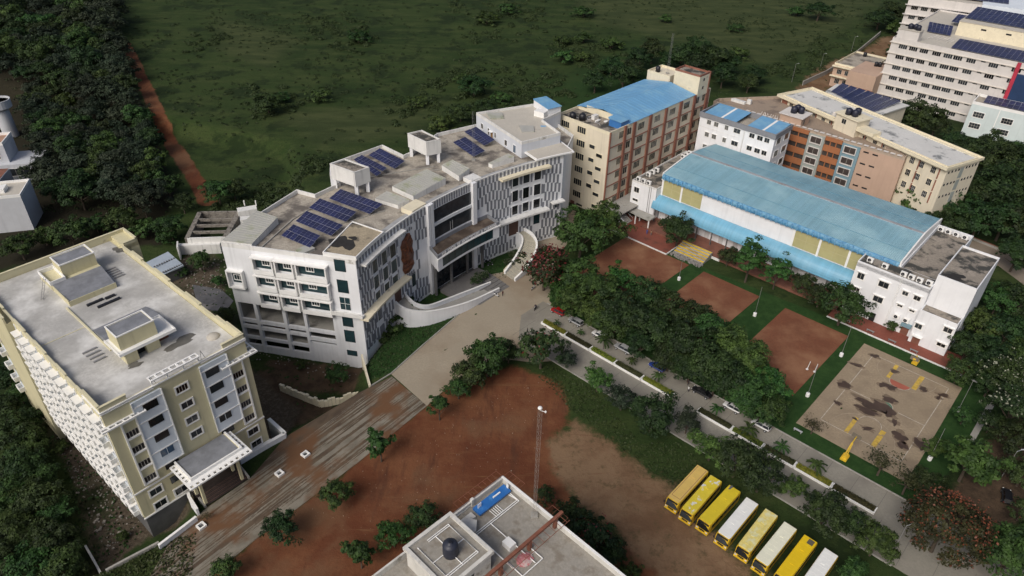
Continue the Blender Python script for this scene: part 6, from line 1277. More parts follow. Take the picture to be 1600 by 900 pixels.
for i, (x, y, z) in enumerate(((437, 741, .3), (477.5, 711, .3), (315, 823, .3))):
    t = thing("inspection_chamber", ("white square inspection chamber on the muddy lane nearest the entrance steps", "white square inspection chamber on the muddy lane farther from the entrance", "white square chamber at the end of the white boundary wall by the young shrub")[i], "manhole", gp(x, y, 0), FLN.a, "white chambers along the muddy lane")
    b = MB(); s_ = .68
    for q in ((-s_, s_, -s_, -s_ + .26), (-s_, s_, s_ - .26, s_), (-s_, -s_ + .26, -s_ + .26, s_ - .26), (s_ - .26, s_, -s_ + .26, s_ - .26)): b.box(*q, -.1, .45)
    part("rim", b, WHITE_TRIM, t); b = MB(); b.box(-s_ + .26, s_ - .26, -s_ + .26, s_ - .26, -.1, .05); part("cover", b, CONC_D, t)
# hall entrance stairs, bleachers, benches
def hall_stair():
    t = thing("white_outdoor_stair", "white outdoor stair with landing and roofed porch at the hall's far end", "stairs", FH.w(-90, -1), FH.a)
    for k in range(9): b = MB(); b.box(-3 + k * .55, -2.4 + k * .55, -1.6, 1.4, 0, 2.6 - k * .28); part("step", b, CONC, t)
    b = MB(); b.prism([(-3.2, -1.85), (2.3, -1.85), (2.3, -1.6), (-3.2, -1.6)], 0, [3.3, .6, .6, 3.3]); b.box(-5.5, -3.1, -1.85, -1.6, 0, 3.3); part("side_wall", b, WHITE, t)
    b = MB(); b.box(-5.5, -3.05, -1.6, 4.6, 2.3, 2.6); b.box(-5.5, 5.5, 2.0, 5.2, 2.2, 2.45); part("landing", b, CONC, t)
    b = MB()
    for (p, q) in (((-5.4, -1.7), (-3.2, -1.7)), ((-5.4, -1.7), (-5.4, 4.5)), ((-3, 1.6), (2, 1.6))):
        b.tube((*p, 3.6), (*q, 3.6 if p[0] < -3.1 else 1.2), .05)
        for k in range(5): a = Vector(p).lerp(Vector(q), k / 4); b.tube((a.x, a.y, 2.5 if p[0] < -3.1 else 0), (a.x, a.y, 3.6 - (0 if p[0] < -3.1 else 2.4 * k / 4)), .035, n=4)
    part("railing", b, STEEL, t)
    b = MB(); b.prism([(3.2, .4), (8.4, .4), (8.4, 3.4), (3.2, 3.4)], 3.0, [3.2, 3.2, 3.6, 3.6]); part("porch_roof", b, CONC, t)
    for x, y in ((3.5, .7), (8.1, .7), (3.5, 3.1)): b = MB(); b.box(x - .15, x + .15, y - .15, y + .15, 0, 3.05); part("porch_post", b, WHITE_TRIM, t)
hall_stair()
t = thing("yellow_bleacher", "stepped stand of yellow benches on a rubble bank below the hall canopy", "bleacher", FH.w(-69.6, -5.4), FH.a)
b = MB()
for k in range(5): b.box(0, 9.2, k * .95, (k + 1) * .95, -.2, .5 + k * .33)
part("stand_base", b, CONC, t)
for k in range(5):
    for j, (a, c) in enumerate(((0, 3.0), (3.1, 6.1), (6.2, 9.2))): b = MB(); b.box(a, c, k * .95 + .1, k * .95 + .62, .55 + k * .33, .64 + k * .33); part("bench_plank", b, YELLOW if (k + j) % 4 != 3 else mat("worn_yellow", (.42, .27, .05), .8, .25, 1.), t)
b = MB(); rs = random.Random(12)
for k in range(150): b.box(*(lambda x, y, s: (x, x + s, y, y + s * .8, -.1, .15 + rs.random() * .35))(rs.uniform(-.3, 9.2), rs.uniform(-2.2, -.1), rs.uniform(.2, .5)))
part("rubble_bank", b, mat("grey_rubble", (.22, .21, .20), .95, .35, 1.5), t, kind="stuff")
def bench(u, v, label, m=STEEL):
    t = thing("bench", label, "bench", FH.w(u, v, .12), FH.a, "benches beside the courts"); b = MB(); b.box(-.9, .9, -.22, .22, .40, .46); part("seat", b, m, t)
    for a in (-.7, .7): b = MB(); b.box(a - .06, a + .06, -.2, .2, 0, .40); part("leg", b, m, t)
bench(-21.6, -2.9, "first bench on the red walk from the clay court side"); bench(-15.8, -3.0, "second bench on the red walk, below the small entrance tree"); bench(-10.6, -3.2, "third bench on the red walk, facing the brown doors"); bench(-5.6, -3.3, "fourth bench on the red walk, closest to the basketball hoop")
a_, c_ = FH.loc(gp(1246, 675)); bench(a_, c_, "grey metal bench on the grass by the near court corner and road kerb", ALU)
# basketball hoops
def hoop(u, v, s, label):
    t = thing("basketball_hoop", label, "basketball hoop", FH.w(u, v, .0), FH.a + (0 if s > 0 else math.pi), "yellow basketball stands")
    b = MB(); b.box(-.6, .6, -1.3, .5, 0, .5); b.box(-.42, .42, -1.1, .3, .5, .9); part("base", b, YELLOW, t)
    b = MB(); b.tube((-.2, -.4, .9), (-.12, 1.3, 3.0), .08); b.tube((.2, -.4, .9), (.12, 1.3, 3.0), .08); b.tube((0, -1.0, .8), (0, 1.2, 3.3), .06); b.tube((0, 1.2, 3.1), (0, 3.1, 3.3), .1); part("arm", b, YELLOW, t)
    b = MB(); b.box(-.9, .9, 3.1, 3.14, 2.9, 3.95); part("backboard", b, mat("clear_board", (.17, .15, .12), .3), t)
    b = MB(); b.box(-.3, .3, 3.165, 3.175, 3.05, 3.5); part("board_square", b, YELLOW, t)
    b = MB()
    for k in range(14): a0, a1 = 2 * math.pi * k / 14, 2 * math.pi * (k + 1) / 14; b.tube((.23 * math.cos(a0), 3.42 + .23 * math.sin(a0), 3.05), (.23 * math.cos(a1), 3.42 + .23 * math.sin(a1), 3.05), .02, n=4, cap=False)
    part("rim", b, RUST, t)
hoop(-3.95, -46.2, 1, "yellow basketball stand on the road side of the court, long arm over the key"); hoop(-3.95, -7.4, -1, "yellow basketball stand in front of the hall's red walk")
# floodlight poles with white footings round the courts
for i, (x, y) in enumerate(((1060.7, 437), (1179, 493), (1314, 556), (1261.5, 618.5), (1496.7, 641.8), (1452, 718))):
    t = thing("court_pole", ("thin court pole with white footing between the two far clay courts, hall side", "thin court pole with white footing between the middle and near clay courts", "thin court pole with white footing at the basketball court's upper left edge", "thin court pole with white footing at the basketball court's lower left edge", "thin court pole with small white footing on the right lawn beside the basketball court", "thin court pole with white footing at the basketball court's lower right corner")[i], "pole", gp(x, y), 0, "poles round the sports courts")
    b = MB(); b.lathe([(.42, -.1), (.42, .75), (.34, .85)], n=12); part("footing", b, WHITE_TRIM, t)
    b = MB(); b.tube((0, 0, .8), (0, 0, 8.6), .05, .04); part("shaft", b, STEEL, t)
for x0, y0, x1, y1, lb in ((1050, 458, 1056, 472, "volleyball posts on the middle clay court under the dark trees"), (1261, 562, 1266, 577, "tall white post on the near clay court beside the basketball court"), (1272.5, 576, 1275, 581, "short white post lying near the tall post on the near clay court")):
    p = gp(x0 if x0 < x1 else x1, y1, .0); t = thing("court_post", lb, "post", p); b = MB(); b.tube((0, 0, 0), (.2, 0, 2.3 if "tall" in lb or "volley" in lb else 1.0), .07); part("shaft", b, WHITE_TRIM, t); b = MB(); b.lathe([(.3, 0), (.3, .12)], n=10); part("foot", b, WHITE_DIRTY, t)
for x, y, h_, lb in ((1528, 366, 9, "street lamp pole behind the hall's stained roof beside the parking apron"), (1354, 292, 8, "thin street lamp pole in front of the tan academic wall"), (1281, 108, 7, "utility pole beside the grey compound wall"), (1237, 128, 8, "thin pole rising behind the whitewashed long roof"), (1330, 80, 7, "utility pole at the far end of the grey compound wall"), (1565, 745, 7, "slim lamp pole in the tan yard by the planter"), (1392, 868, 8, "lamp pole at the lower road end beside the orange flowering tree")):
    t = thing("lamp_pole", lb, "lamp pole", gp(x, y)); b = MB(); b.tube((0, 0, -.3), (0, 0, h_), .08, .05); part("shaft", b, STEEL, t); b = MB(); b.tube((0, 0, h_), (1.1, .3, h_ + .2), .04); b.box(.9, 1.5, .2, .42, h_ + .15, h_ + .27); part("lamp_head", b, ALU, t)
# ================================================================= vegetation
def crown_mesh(name, m, seed, rx=1., rz=.75, zc=1.1, clumps=60, per=42, leaf=.085, tiers=0, hollow=.5, lump=.35, extra=None, flowers=0):
    """unit crown: many small leaf faces gathered in clumps over an uneven volume"""
    g = np.random.default_rng(seed); d = g.normal(size=(clumps, 3)); d /= np.linalg.norm(d, axis=1, keepdims=True); d[:, 2] = np.where(d[:, 2] < -.35, -d[:, 2], d[:, 2])
    f = g.uniform(hollow, 1., (clumps, 1)) * (1 + lump * np.sin(d[:, :1] * 3.1 + seed) * np.cos(d[:, 1:2] * 2.7 + seed * 1.7))
    c = d * f * np.array([rx, rx, rz])
    if tiers: c[:, 2] = np.round(c[:, 2] / rz * tiers) / tiers * rz + g.normal(0, .03, clumps)
    r = g.uniform(.16, .30, clumps)
    k = np.repeat(np.arange(clumps), per); dd = g.normal(size=(len(k), 3)); dd /= np.linalg.norm(dd, axis=1, keepdims=True); dd[:, 2] = np.abs(dd[:, 2]) * .75 - .12
    p = c[k] + dd * (r[k] * g.uniform(.5, 1.1, len(k)))[:, None]; p[:, 2] += zc
    nrm = dd * .6 + d[k] * .5 + g.normal(0, .45, dd.shape) + np.array([0, 0, .35])
    v, q = leaves(p, nrm, g.uniform(.6, 1.3, len(p)) * leaf, g)
    me = npmesh(name, v, q, m); fm = None
    if flowers:
        s = g.choice(len(p), flowers); pf = p[s] + (d[k[s]] * .07 + np.array([0, 0, .06])); v, q = leaves(pf, np.tile([0, 0, 1.], (flowers, 1)) + g.normal(0, .5, (flowers, 3)), g.uniform(.6, 1.2, flowers) * leaf * .95, g); fm = (v, q)
    return me, fm
def trunk_mesh(name, zc, rz, seed, r0=.065, limbs=5):
    rr = random.Random(seed); b = MB(); top = zc - rz * .3
    b.tube((0, 0, -.12), (.02, .01, top * .55), r0, r0 * .75, 7); b.tube((.02, .01, top * .55), (.0, .03, zc), r0 * .75, r0 * .35, 6)
    for k in range(limbs):
        a = 2 * math.pi * k / limbs + rr.random(); b.tube((.01, .01, top * rr.uniform(.5, .95)), (.6 * math.cos(a), .6 * math.sin(a), zc + rz * rr.uniform(-.2, .4)), r0 * .5, r0 * .15, 5)
    return b.mesh(name, BARK)
KIND = {}
def mk(kind, m, n=3, flowers=None, fmat=None, **kw):
    KIND[kind] = []
    for i in range(n):
        s = hash(kind) % 7 if False else sum(map(ord, kind)) + i * 13
        me, fm = crown_mesh("crown", m, s, flowers=flowers or 0, **kw)
        fme = npmesh("blossom", fm[0], fm[1], fmat) if fm else None
        KIND[kind].append((me, trunk_mesh("trunk", kw.get('zc', 1.1), kw.get('rz', .75), s), fme))
mk('dark', LEAF_DARK, 4, clumps=78, per=64, leaf=.056, rz=.8, zc=.96)
mk('mid', LEAF_MID, 4, clumps=74, per=64, leaf=.060, rz=.85, zc=1.0)
mk('bright', LEAF_BRIGHT, 3, clumps=60, per=62, leaf=.064, rz=.8, zc=.98, hollow=.35, lump=.5)
mk('grey', LEAF_GREY, 4, clumps=66, per=56, leaf=.060, rz=.85, zc=.95)
mk('tier', LEAF_BRIGHT, 3, clumps=66, per=60, leaf=.066, rx=.95, rz=1.15, zc=1.5, tiers=3)
mk('sparse', LEAF_OLIVE, 3, clumps=46, per=18, leaf=.05, rz=.7, zc=1.0, hollow=.2)
mk('bush', LEAF_MID, 3, clumps=40, per=34, leaf=.10, rz=.75, zc=.55)
mk('redflower', LEAF_DARK, 2, flowers=620, fmat=RED_FLOWER, clumps=72, per=44, leaf=.07, rz=.85, zc=1.15)
mk('fewflower', LEAF_DARK, 2, flowers=60, fmat=RED_FLOWER, clumps=66, per=44, leaf=.075, rz=.85, zc=1.15)
mk('orangeflower', LEAF_OLIVE, 2, flowers=900, fmat=ORANGE_FLOWER, clumps=170, per=56, leaf=.042, rz=.8, zc=1.0, lump=.06, hollow=.82)
mk('paleflower', LEAF_DARK, 2, flowers=230, fmat=PALE_FLOWER, clumps=74, per=46, leaf=.06, rz=.9, zc=1.2)
mk('young', LEAF_MID, 3, clumps=30, per=40, leaf=.12, rx=.85, rz=1.25, zc=1.45, hollow=.15)
_tn = [0]
def tree(kind, x, y, r, label, cat="tree", group=None, z=None, rz=None, sq=1.0):
    _tn[0] += 1; i = _tn[0]; me, tr, fl = KIND[kind][i % len(KIND[kind])]
    nm = {'bush': 'bush'}.get(kind, 'broadleaf_tree' if 'flower' not in kind else 'flowering_tree')
    t = thing(nm, label, cat, (x, y, hz(x, y) - .05 if z is None else z), (i * 2.39996) % 6.283, group, (r, r, r * sq))
    link("trunk", tr, t); link("crown", me, t)
    if fl: link("blossom", fl, t)
    return t
ZC = {'dark': .96, 'mid': 1.0, 'bright': .98, 'grey': .95, 'tier': 1.5, 'sparse': 1.0, 'bush': .55, 'redflower': 1.15, 'orangeflower': 1.0, 'fewflower': 1.15, 'paleflower': 1.2, 'young': 1.45}
def ptree(kind, px_, py_, rp, label, group=None, cat=None, base=0.0, sq=1.0):
    """tree whose crown centre was surveyed at a photograph point; rp = crown radius in photograph pixels"""
    g0 = gp(px_, py_, base); k = (g0 - Vector((0, 0, CAM_H))).dot(FW); r = rp * k / FOC * .98
    g1 = gp(px_, py_, base + ZC[kind] * r * sq); return tree(kind, g1.x, g1.y, r, label, cat or ("bush" if kind == 'bush' else "tree"), group, None, sq=sq)
GA = "dense dark trees between the campus road and the clay courts"; LA = "dark green tree packed in the dense row between the parked cars and the clay courts"
for k, x, y, r in (('mid', 905, 432, 34), ('bright', 895, 470, 30), ('mid', 935, 458, 32), ('dark', 962, 485, 33), ('bright', 968, 440, 26), ('dark', 990, 500, 34), ('dark', 1012, 462, 30), ('dark', 1030, 520, 36), ('dark', 1048, 490, 34), ('dark', 1075, 540, 38), ('dark', 1085, 500, 32), ('mid', 1112, 520, 34), ('dark', 1105, 570, 38), ('mid', 1145, 545, 36), ('dark', 1138, 595, 36), ('mid', 1172, 570, 34), ('mid', 1172, 612, 34), ('bright', 1200, 600, 30), ('mid', 1205, 640, 26), ('mid', 940, 505, 22), ('dark', 1060, 565, 26), ('mid', 926, 490, 25), ('mid', 960, 510, 24), ('dark', 1002, 538, 26), ('dark', 1046, 560, 27), ('dark', 1078, 578, 26), ('dark', 1118, 598, 26), ('mid', 1158, 622, 25), ('mid', 1188, 646, 22), ('bright', 880, 462, 24)):
    ptree(k, x, y, r, LA, GA)
ptree('mid', 908, 366, 40, "bright green tree in front of the ivory pier block, left of its brown corner"); ptree('mid', 946, 352, 33, "green tree against the ivory pier block's brown corner, beside the hall stair")
ptree('redflower', 851, 420, 34, "dark tree covered in red blossom at the top of the forecourt")
ptree('dark', 1060, 362, 28, "dark round tree between the hall stair and the yellow bleacher"); ptree('dark', 1138, 402, 17, "small dark tree just right of the yellow bleacher"); ptree('tier', 1172, 408, 28, "taller of two tiered bright green trees in front of the blue canopy", sq=.9); ptree('tier', 1215, 425, 22, "shorter of two tiered bright green trees in front of the blue canopy", sq=.95)
ptree('dark', 1252, 445, 20, "low dark tree under the blue canopy, next to the shorter tiered tree"); ptree('dark', 1282, 462, 22, "low dark tree under the blue canopy's near end"); ptree('mid', 1319, 480, 34, "large round green tree against the hall's white end block"); ptree('bright', 1394, 509, 11, "small round tree growing in the red walk by the hall doors")
GL = "dark shrubs and trees along the lower edge of the campus road"
for k, x, y, r, lb in (('mid', 762, 560, 36, "broad green shrub tree at the corner of red yard and forecourt"), ('dark', 735, 585, 30, "dark shrub tree at the red yard's upper corner, left of the broad one"), ('mid', 716, 608, 20, "lower green shrub at the red yard's corner nearest the muddy lane"), ('fewflower', 846, 545, 34, "dark round tree with a few red flowers by the three walkers"), ('grey', 886, 562, 17, "small grey green tree at the road edge right of the red flecked tree"), ('bright', 934, 594, 23, "light green small tree alone on the lower road edge"), ('grey', 972, 624, 24, "grey green tree second along the lower road edge"), ('dark', 1020, 648, 38, "large dark tree opposite the last bright hedge before the gap"), ('grey', 1074, 662, 23, "grey green round tree right of the large dark tree on the road edge"), ('bright', 1112, 700, 28, "bright green tree above the first yellow bus"), ('dark', 1152, 720, 38, "dark spreading tree behind the first three buses"), ('dark', 1190, 745, 36, "dark tree behind the fourth bus"), ('bright', 1240, 762, 20, "light green tree pressed against the median kerb behind the buses"), ('dark', 1290, 800, 38, "very dark tree behind the two last buses"), ('dark', 1328, 815, 26, "dark tree at the end of the lower road edge"), ('mid', 1368, 848, 32, "mid green tree at the bottom end of the road"), ('mid', 1335, 895, 24, "palm like green clump beside the last white bus"), ('dark', 795, 552, 20, "dark low bush between the broad shrub tree and the red flecked tree")):
    ptree(k, x, y, r, lb, GL)
for x, y, r, k, lb in ((593, 697, 24, 'young', "small upright tree in the red yard nearest the lane's upper end"), (525, 772, 25, 'mid', "round tree in the middle of the red yard's left half"), (437, 828, 28, 'dark', "dark round tree at the red yard's lower left"), (614, 838, 26, 'bright', "bright tree left of the foreground roof"), (660, 806, 25, 'dark', "dark tree touching the foreground roof's left corner"), (562, 866, 24, 'young', "ragged young tree at the bottom of the red yard"), (543, 858, 14, 'young', "thin sapling beside the ragged young tree"), (686, 636, 19, 'young', "little tree at the lane's upper end by the forecourt"), (350, 892, 24, 'mid', "tree cut by the bottom edge below the muddy lane"), (322, 806, 9, 'sparse', "scrawny shrub at the end of the white boundary wall")):
    ptree(k, x, y, r, lb, "scattered trees in the red earth yard")
for x, y, r, k, lb in ((893, 812, 30, 'dark', "dark tree behind the foreground roof's right parapet"), (925, 842, 36, 'fewflower', "red flecked tree at the right side of the foreground roof"), (952, 862, 26, 'dark', "dark tree low beside the red flecked one at the foreground roof"), (852, 775, 16, 'fewflower', "red flowering bush behind the lattice mast base"), (985, 895, 18, 'bush', "bush at the bottom edge right of the foreground roof")):
    ptree(k, x, y, r, lb, "trees behind the foreground roof")
for x, y, r, k, lb in ((1272, 664, 19, 'sparse', "thin bare looking shrub at the court's left corner"), (1380, 722, 30, 'sparse', "thin olive tree over the court's bottom edge"), (1420, 752, 30, 'sparse', "thin olive tree at the court's bottom corner"), (1448, 758, 26, 'dark', "dark tree between the thin olive trees and the bright one"), (1515, 722, 44, 'bright', "big bright green tree right of the basketball court"), (1465, 700, 20, 'bright', "bright low branchy tree by the court's right pole"), (1507, 650, 17, 'mid', "small round tree on the lawn right of the court"), (1475, 826, 56, 'orangeflower', "huge rounded tree full of orange red flowers by the road end"), (1598, 798, 20, 'fewflower', "orange flowering tree cut by the right edge"), (1578, 868, 48, 'mid', "large green tree in the bottom right corner"), (1585, 640, 40, 'paleflower', "dark tree with pale blossom at the right edge"), (1572, 590, 34, 'paleflower', "dark tree dotted with pale blossom above the narrow path")):
    ptree(k, x, y, r, lb)
for x, y, r, k in ((1512, 545, 30, 'dark'), (1545, 560, 34, 'dark'), (1535, 510, 30, 'mid'), (1575, 520, 34, 'dark'), (1560, 470, 26, 'mid'), (1590, 470, 30, 'dark'), (1500, 580, 24, 'mid'), (1548, 600, 26, 'dark'), (1595, 560, 30, 'mid'), (1590, 690, 34, 'dark'), (1600, 740, 30, 'dark'), (1550, 660, 22, 'dark')):
    ptree(k, x, y, r, "dark tree in the grove right of the hall's white end block", "trees in the grove right of the hall's white end block")
for x, y, r, k in ((1410, 300, 34, 'bright'), (1440, 310, 36, 'mid'), (1478, 320, 34, 'dark'), (1510, 305, 36, 'dark'), (1545, 300, 40, 'dark'), (1580, 290, 40, 'dark'), (1530, 345, 34, 'dark'), (1570, 345, 36, 'dark'), (1600, 350, 36, 'dark'), (1450, 345, 24, 'dark'), (1495, 350, 28, 'dark'), (1590, 400, 30, 'dark'), (1560, 262, 36, 'dark'), (1600, 258, 32, 'dark'), (1535, 245, 30, 'dark'), (1512, 240, 28, 'dark'), (1418, 268, 20, 'bright'), (1395, 292, 20, 'bright'), (1582, 246, 28, 'mid'), (1494, 226, 24, 'dark'), (1548, 228, 24, 'dark')):
    ptree(k, x, y, r, "dark tree in the wood beyond the hall and the whitewashed long roof", "trees in the wood behind the hall")
for x, y, r, lb in ((1436, 184, 30, "wide dark tree in front of the tall white block"), (1410, 192, 20, "smaller dark tree left of the wide one before the tall white block"), (1462, 196, 20, "dark tree with drooping palm fronds before the tall white block")): ptree('dark', x, y, r, lb)
# woods at the upper left, one by one
rs = random.Random(21); WP = [tuple(p) for p in gpl([(-60, -22), (155, -22), (184, 60), (196, 110), (212, 170), (232, 225), (248, 270), (252, 312), (240, 345), (150, 330), (60, 322), (64, 240), (52, 150), (-10, 130), (-160, 90)], LOW)]
def inside(poly, x, y):
    c = False; n = len(poly)
    for i in range(n):
        (ax, ay), (bx, by) = poly[i][:2], poly[(i + 1) % n][:2]
        if (ay > y) != (by > y) and x < (bx - ax) * (y - ay) / (by - ay) + ax: c = not c
    return c
xs = [p[0] for p in WP]; ys = [p[1] for p in WP]; pts = []; tries = 0
while len(pts) < 245 and tries < 60000:
    tries += 1; x, y = rs.uniform(min(xs), max(xs)), rs.uniform(min(ys), max(ys))
    md = 6.6 if y < 300 else 8.6
    if inside(WP, x, y) and all((x - a) ** 2 + (y - b) ** 2 > md * md for a, b in pts): pts.append((x, y))
for x, y in pts:
    r = rs.uniform(4.3, 6.2) * (1.22 if y > 300 else 1); tree(rs.choice(('grey', 'grey', 'grey', 'dark', 'mid')), x, y, r, "dark greyish tree in the dense wood left of the red dirt track", "tree", "trees of the dense wood at the upper left").name = "forest_tree"
for x, y, r, k in ((240, 255, 24, 'bright'), (222, 275, 24, 'mid'), (262, 290, 20, 'mid'), (285, 318, 18, 'dark'), (340, 300, 22, 'mid'), (365, 296, 20, 'dark'), (190, 345, 24, 'mid'), (150, 352, 22, 'bush'), (110, 365, 26, 'mid'), (70, 372, 22, 'bush'), (30, 385, 24, 'mid'), (225, 360, 20, 'bush'), (265, 355, 22, 'mid'), (180, 375, 18, 'bush')):
    ptree(k, x, y, r, "green tree or bush on the wood's edge behind the cream block's flat roof", "edge trees behind the cream block", base=LOW)
for x, y, r, k in ((20, 680, 36, 'dark'), (50, 695, 26, 'mid'), (40, 730, 34, 'dark'), (68, 750, 24, 'mid'), (15, 775, 34, 'mid'), (60, 785, 36, 'dark'), (86, 805, 26, 'mid'), (30, 830, 34, 'mid'), (80, 845, 36, 'dark'), (102, 858, 22, 'dark'), (50, 885, 36, 'mid'), (100, 890, 34, 'mid'), (5, 880, 34, 'dark'), (126, 894, 18, 'mid'), (45, 655, 22, 'dark'), (5, 640, 24, 'dark'), (10, 590, 28, 'dark'), (15, 730, 28, 'dark'), (95, 700, 12, 'bush'), (192, 838, 11, 'bush'), (30, 615, 20, 'mid')):
    ptree(k, x, y, r, "tree in the dark thicket at the lower left corner beyond the rubble strip", "trees of the lower left thicket", base=LOW)
for x, y, r, k, lb in ((312, 408, 18, 'mid', "green bush between the tin shed and the white school"), (285, 425, 13, 'bush', "low bush right behind the tin shed"), (352, 492, 15, 'mid', "round bush at the cream block's rear corner"), (262, 372, 15, 'bush', "bush beside the unfinished concrete frame"), (340, 440, 12, 'bush', "low weed clump on the rubble near the white school's far corner"), (527, 584, 18, 'mid', "leafy bush in the pit before the white school's corner tower"), (470, 570, 10, 'bush', "weed patch in the pit left of the leafy bush")):
    ptree(k, x, y, r, lb, base=LOW)
for x, y, r, lb in ((622, 478, 22, "dark creeper mound below the curved ramp, upper part"), (612, 505, 26, "dark creeper mound against the striped wall, lower part"), (640, 498, 22, "dark creeper mound beside the ramp's outer wall"), (600, 530, 14, "small dark shrub at the foot of the creeper mound")): ptree('bush', x, y, r, lb, "creeper mounds on the sloping lawn", base=-2)
for x, y, r, lb in ((745, 437, 11, "pale flowered bush at the inner end of the ramp's flower bed"), (757, 430, 9, "pale flowered bush at the outer end of the ramp's flower bed"), (802, 398, 9, "pale flowered bush halfway up the curved staircase bed"), (795, 410, 8, "pale flowered bush at the foot of the curved staircase bed")): ptree('paleflower', x, y, r, lb, "flower bed bushes", cat="bush", sq=.8)
# field: separate bushes and trees, then scrub
for x, y, r, k in ((418, 162, 24, 'dark'), (440, 150, 16, 'mid'), (500, 150, 18, 'dark'), (740, 135, 24, 'dark'), (725, 120, 16, 'mid'), (650, 160, 15, 'dark'), (785, 150, 16, 'mid'), (720, 175, 22, 'dark'), (760, 168, 20, 'dark'), (690, 190, 22, 'mid'), (800, 172, 18, 'dark'), (560, 55, 18, 'mid'), (880, 90, 18, 'dark'), (912, 60, 16, 'dark'), (912, 20, 16, 'dark'), (955, 70, 18, 'dark'), (955, 105, 22, 'dark'), (880, 60, 14, 'mid'), (910, 90, 14, 'dark'), (1040, 30, 12, 'dark'), (1150, 40, 12, 'mid'), (1280, 18, 20, 'dark'), (1245, 15, 14, 'mid'), (1375, 30, 22, 'dark'), (1395, 20, 24, 'dark'), (1400, 45, 18, 'dark'), (1180, 118, 20, 'dark'), (1155, 80, 16, 'mid'), (1395, 78, 14, 'bright'), (760, 30, 18, 'dark'), (795, 15, 16, 'dark')):
    ptree('bush' if r < 19 or k == 'mid' else k, x, y + (0 if k == 'dark' else 4), r, "dark tree or bush standing alone in the overgrown green field", "trees scattered over the field", sq=.72)
for x, y, r in ((1065, 88, 22), (1090, 80, 24), (1118, 92, 24), (1142, 100, 18), (1000, 92, 20), (1020, 80, 20), (1090, 105, 22), (1130, 118, 20), (1170, 130, 16), (1045, 95, 16), (975, 120, 22), (930, 128, 18), (990, 108, 18)):
    ptree('dark', x, y, r, "dark tree in the row behind the ivory pier block and the tan academic roof", "tree row behind the pier block")
def scrub():
    g = np.random.default_rng(17); n = 6500; P_ = []; 
    while len(P_) < n:
        X_ = g.uniform(-330, 330, 4000); Y_ = 195 + (g.random(4000) ** 1.25) * 400
        dens = .22 + .78 * (np.sin(X_ * .045 + 1.3) * np.sin(Y_ * .06 + X_ * .02) > .05) * (np.sin(X_ * .013 + Y_ * .011) > -.4)
        keep = g.random(4000) < dens
        for x, y in zip(X_[keep], Y_[keep]):
            if not (-40 < (x * .6 - (y - 200) * .1) < 60 and y < 205) : P_.append((x, y))
    P_ = np.array(P_[:n])
    # keep clear of buildings and of the dirt track
    uv = np.stack([(P_[:, 0] - FH.o.x) * FH.u.x + (P_[:, 1] - FH.o.y) * FH.u.y, (P_[:, 0] - FH.o.x) * FH.v.x + (P_[:, 1] - FH.o.y) * FH.v.y], 1)
    built = (uv[:, 0] > -104) & (uv[:, 1] < 145) | (uv[:, 0] > -84) & (uv[:, 1] < 330)
    cx, cy = P_[:, 0], P_[:, 1]
    school = (cx > -66) & (cx < 66) & (cy < 214 + .0 * cx) | (cx > 5) & (cy < 262) & (cx < 80)
    trk = segdist(cx, cy, path_line, False) < 5.5
    P_ = P_[~(built | school | trk)]
    n = len(P_); rad = g.uniform(.4, 1.5, n) * np.where(g.random(n) < .10, 2.0, 1); per = 24; k = np.repeat(np.arange(n), per)
    dd = g.normal(size=(n * per, 3)); dd /= np.linalg.norm(dd, axis=1, keepdims=True); dd[:, 2] = np.abs(dd[:, 2]) * .55
    p = np.zeros((n * per, 3)); p[:, :2] = P_[k]; p[:, 2] = height_np(P_[:, 0], P_[:, 1])[k]; p += dd * (rad[k] * g.uniform(.5, 1, n * per))[:, None]
    v, q = leaves(p, dd + g.normal(0, .4, dd.shape) + [0, 0, .4], g.uniform(.6, 1.2, n * per) * .30, g); link("field_scrub", npmesh("field_scrub", v, q, LEAF_SCRUB), kind="stuff")
scrub()
def thicket(name, polys, n, r0, r1, m, seed):
    g = np.random.default_rng(seed); P_ = []; Rr = []
    for poly, k in zip(polys, n):
        xs = [p[0] for p in poly]; ys = [p[1] for p in poly]; A = np.stack([g.uniform(min(xs), max(xs), k * 4), g.uniform(min(ys), max(ys), k * 4)], 1); A = A[segdist(A[:, 0], A[:, 1], poly) < g.normal(0, 3, len(A))][:k]; P_.append(A); Rr.append(g.uniform(r0, r1, len(A)) * np.where(g.random(len(A)) < .2, 1.5, 1))
    P_ = np.concatenate(P_); rad = np.concatenate(Rr); per = 150; k = np.repeat(np.arange(len(P_)), per)
    dd = g.normal(size=(len(k), 3)); dd /= np.linalg.norm(dd, axis=1, keepdims=True); dd[:, 2] = np.abs(dd[:, 2]) * .7
    lump = 1 + .3 * np.sin(dd[:, 0] * 4 + k) * np.cos(dd[:, 1] * 5 + k * 1.7)
    p = dd * (rad[k] * lump * g.uniform(.6, 1, len(k)))[:, None]; p[:, :2] += P_[k]; p[:, 2] += height_np(P_[:, 0], P_[:, 1])[k]
    v, q = leaves(p, dd + g.normal(0, .45, dd.shape) + [0, 0, .4], g.uniform(.6, 1.3, len(k)) * .34, g); link(name, npmesh(name, v, q, m), kind="stuff")
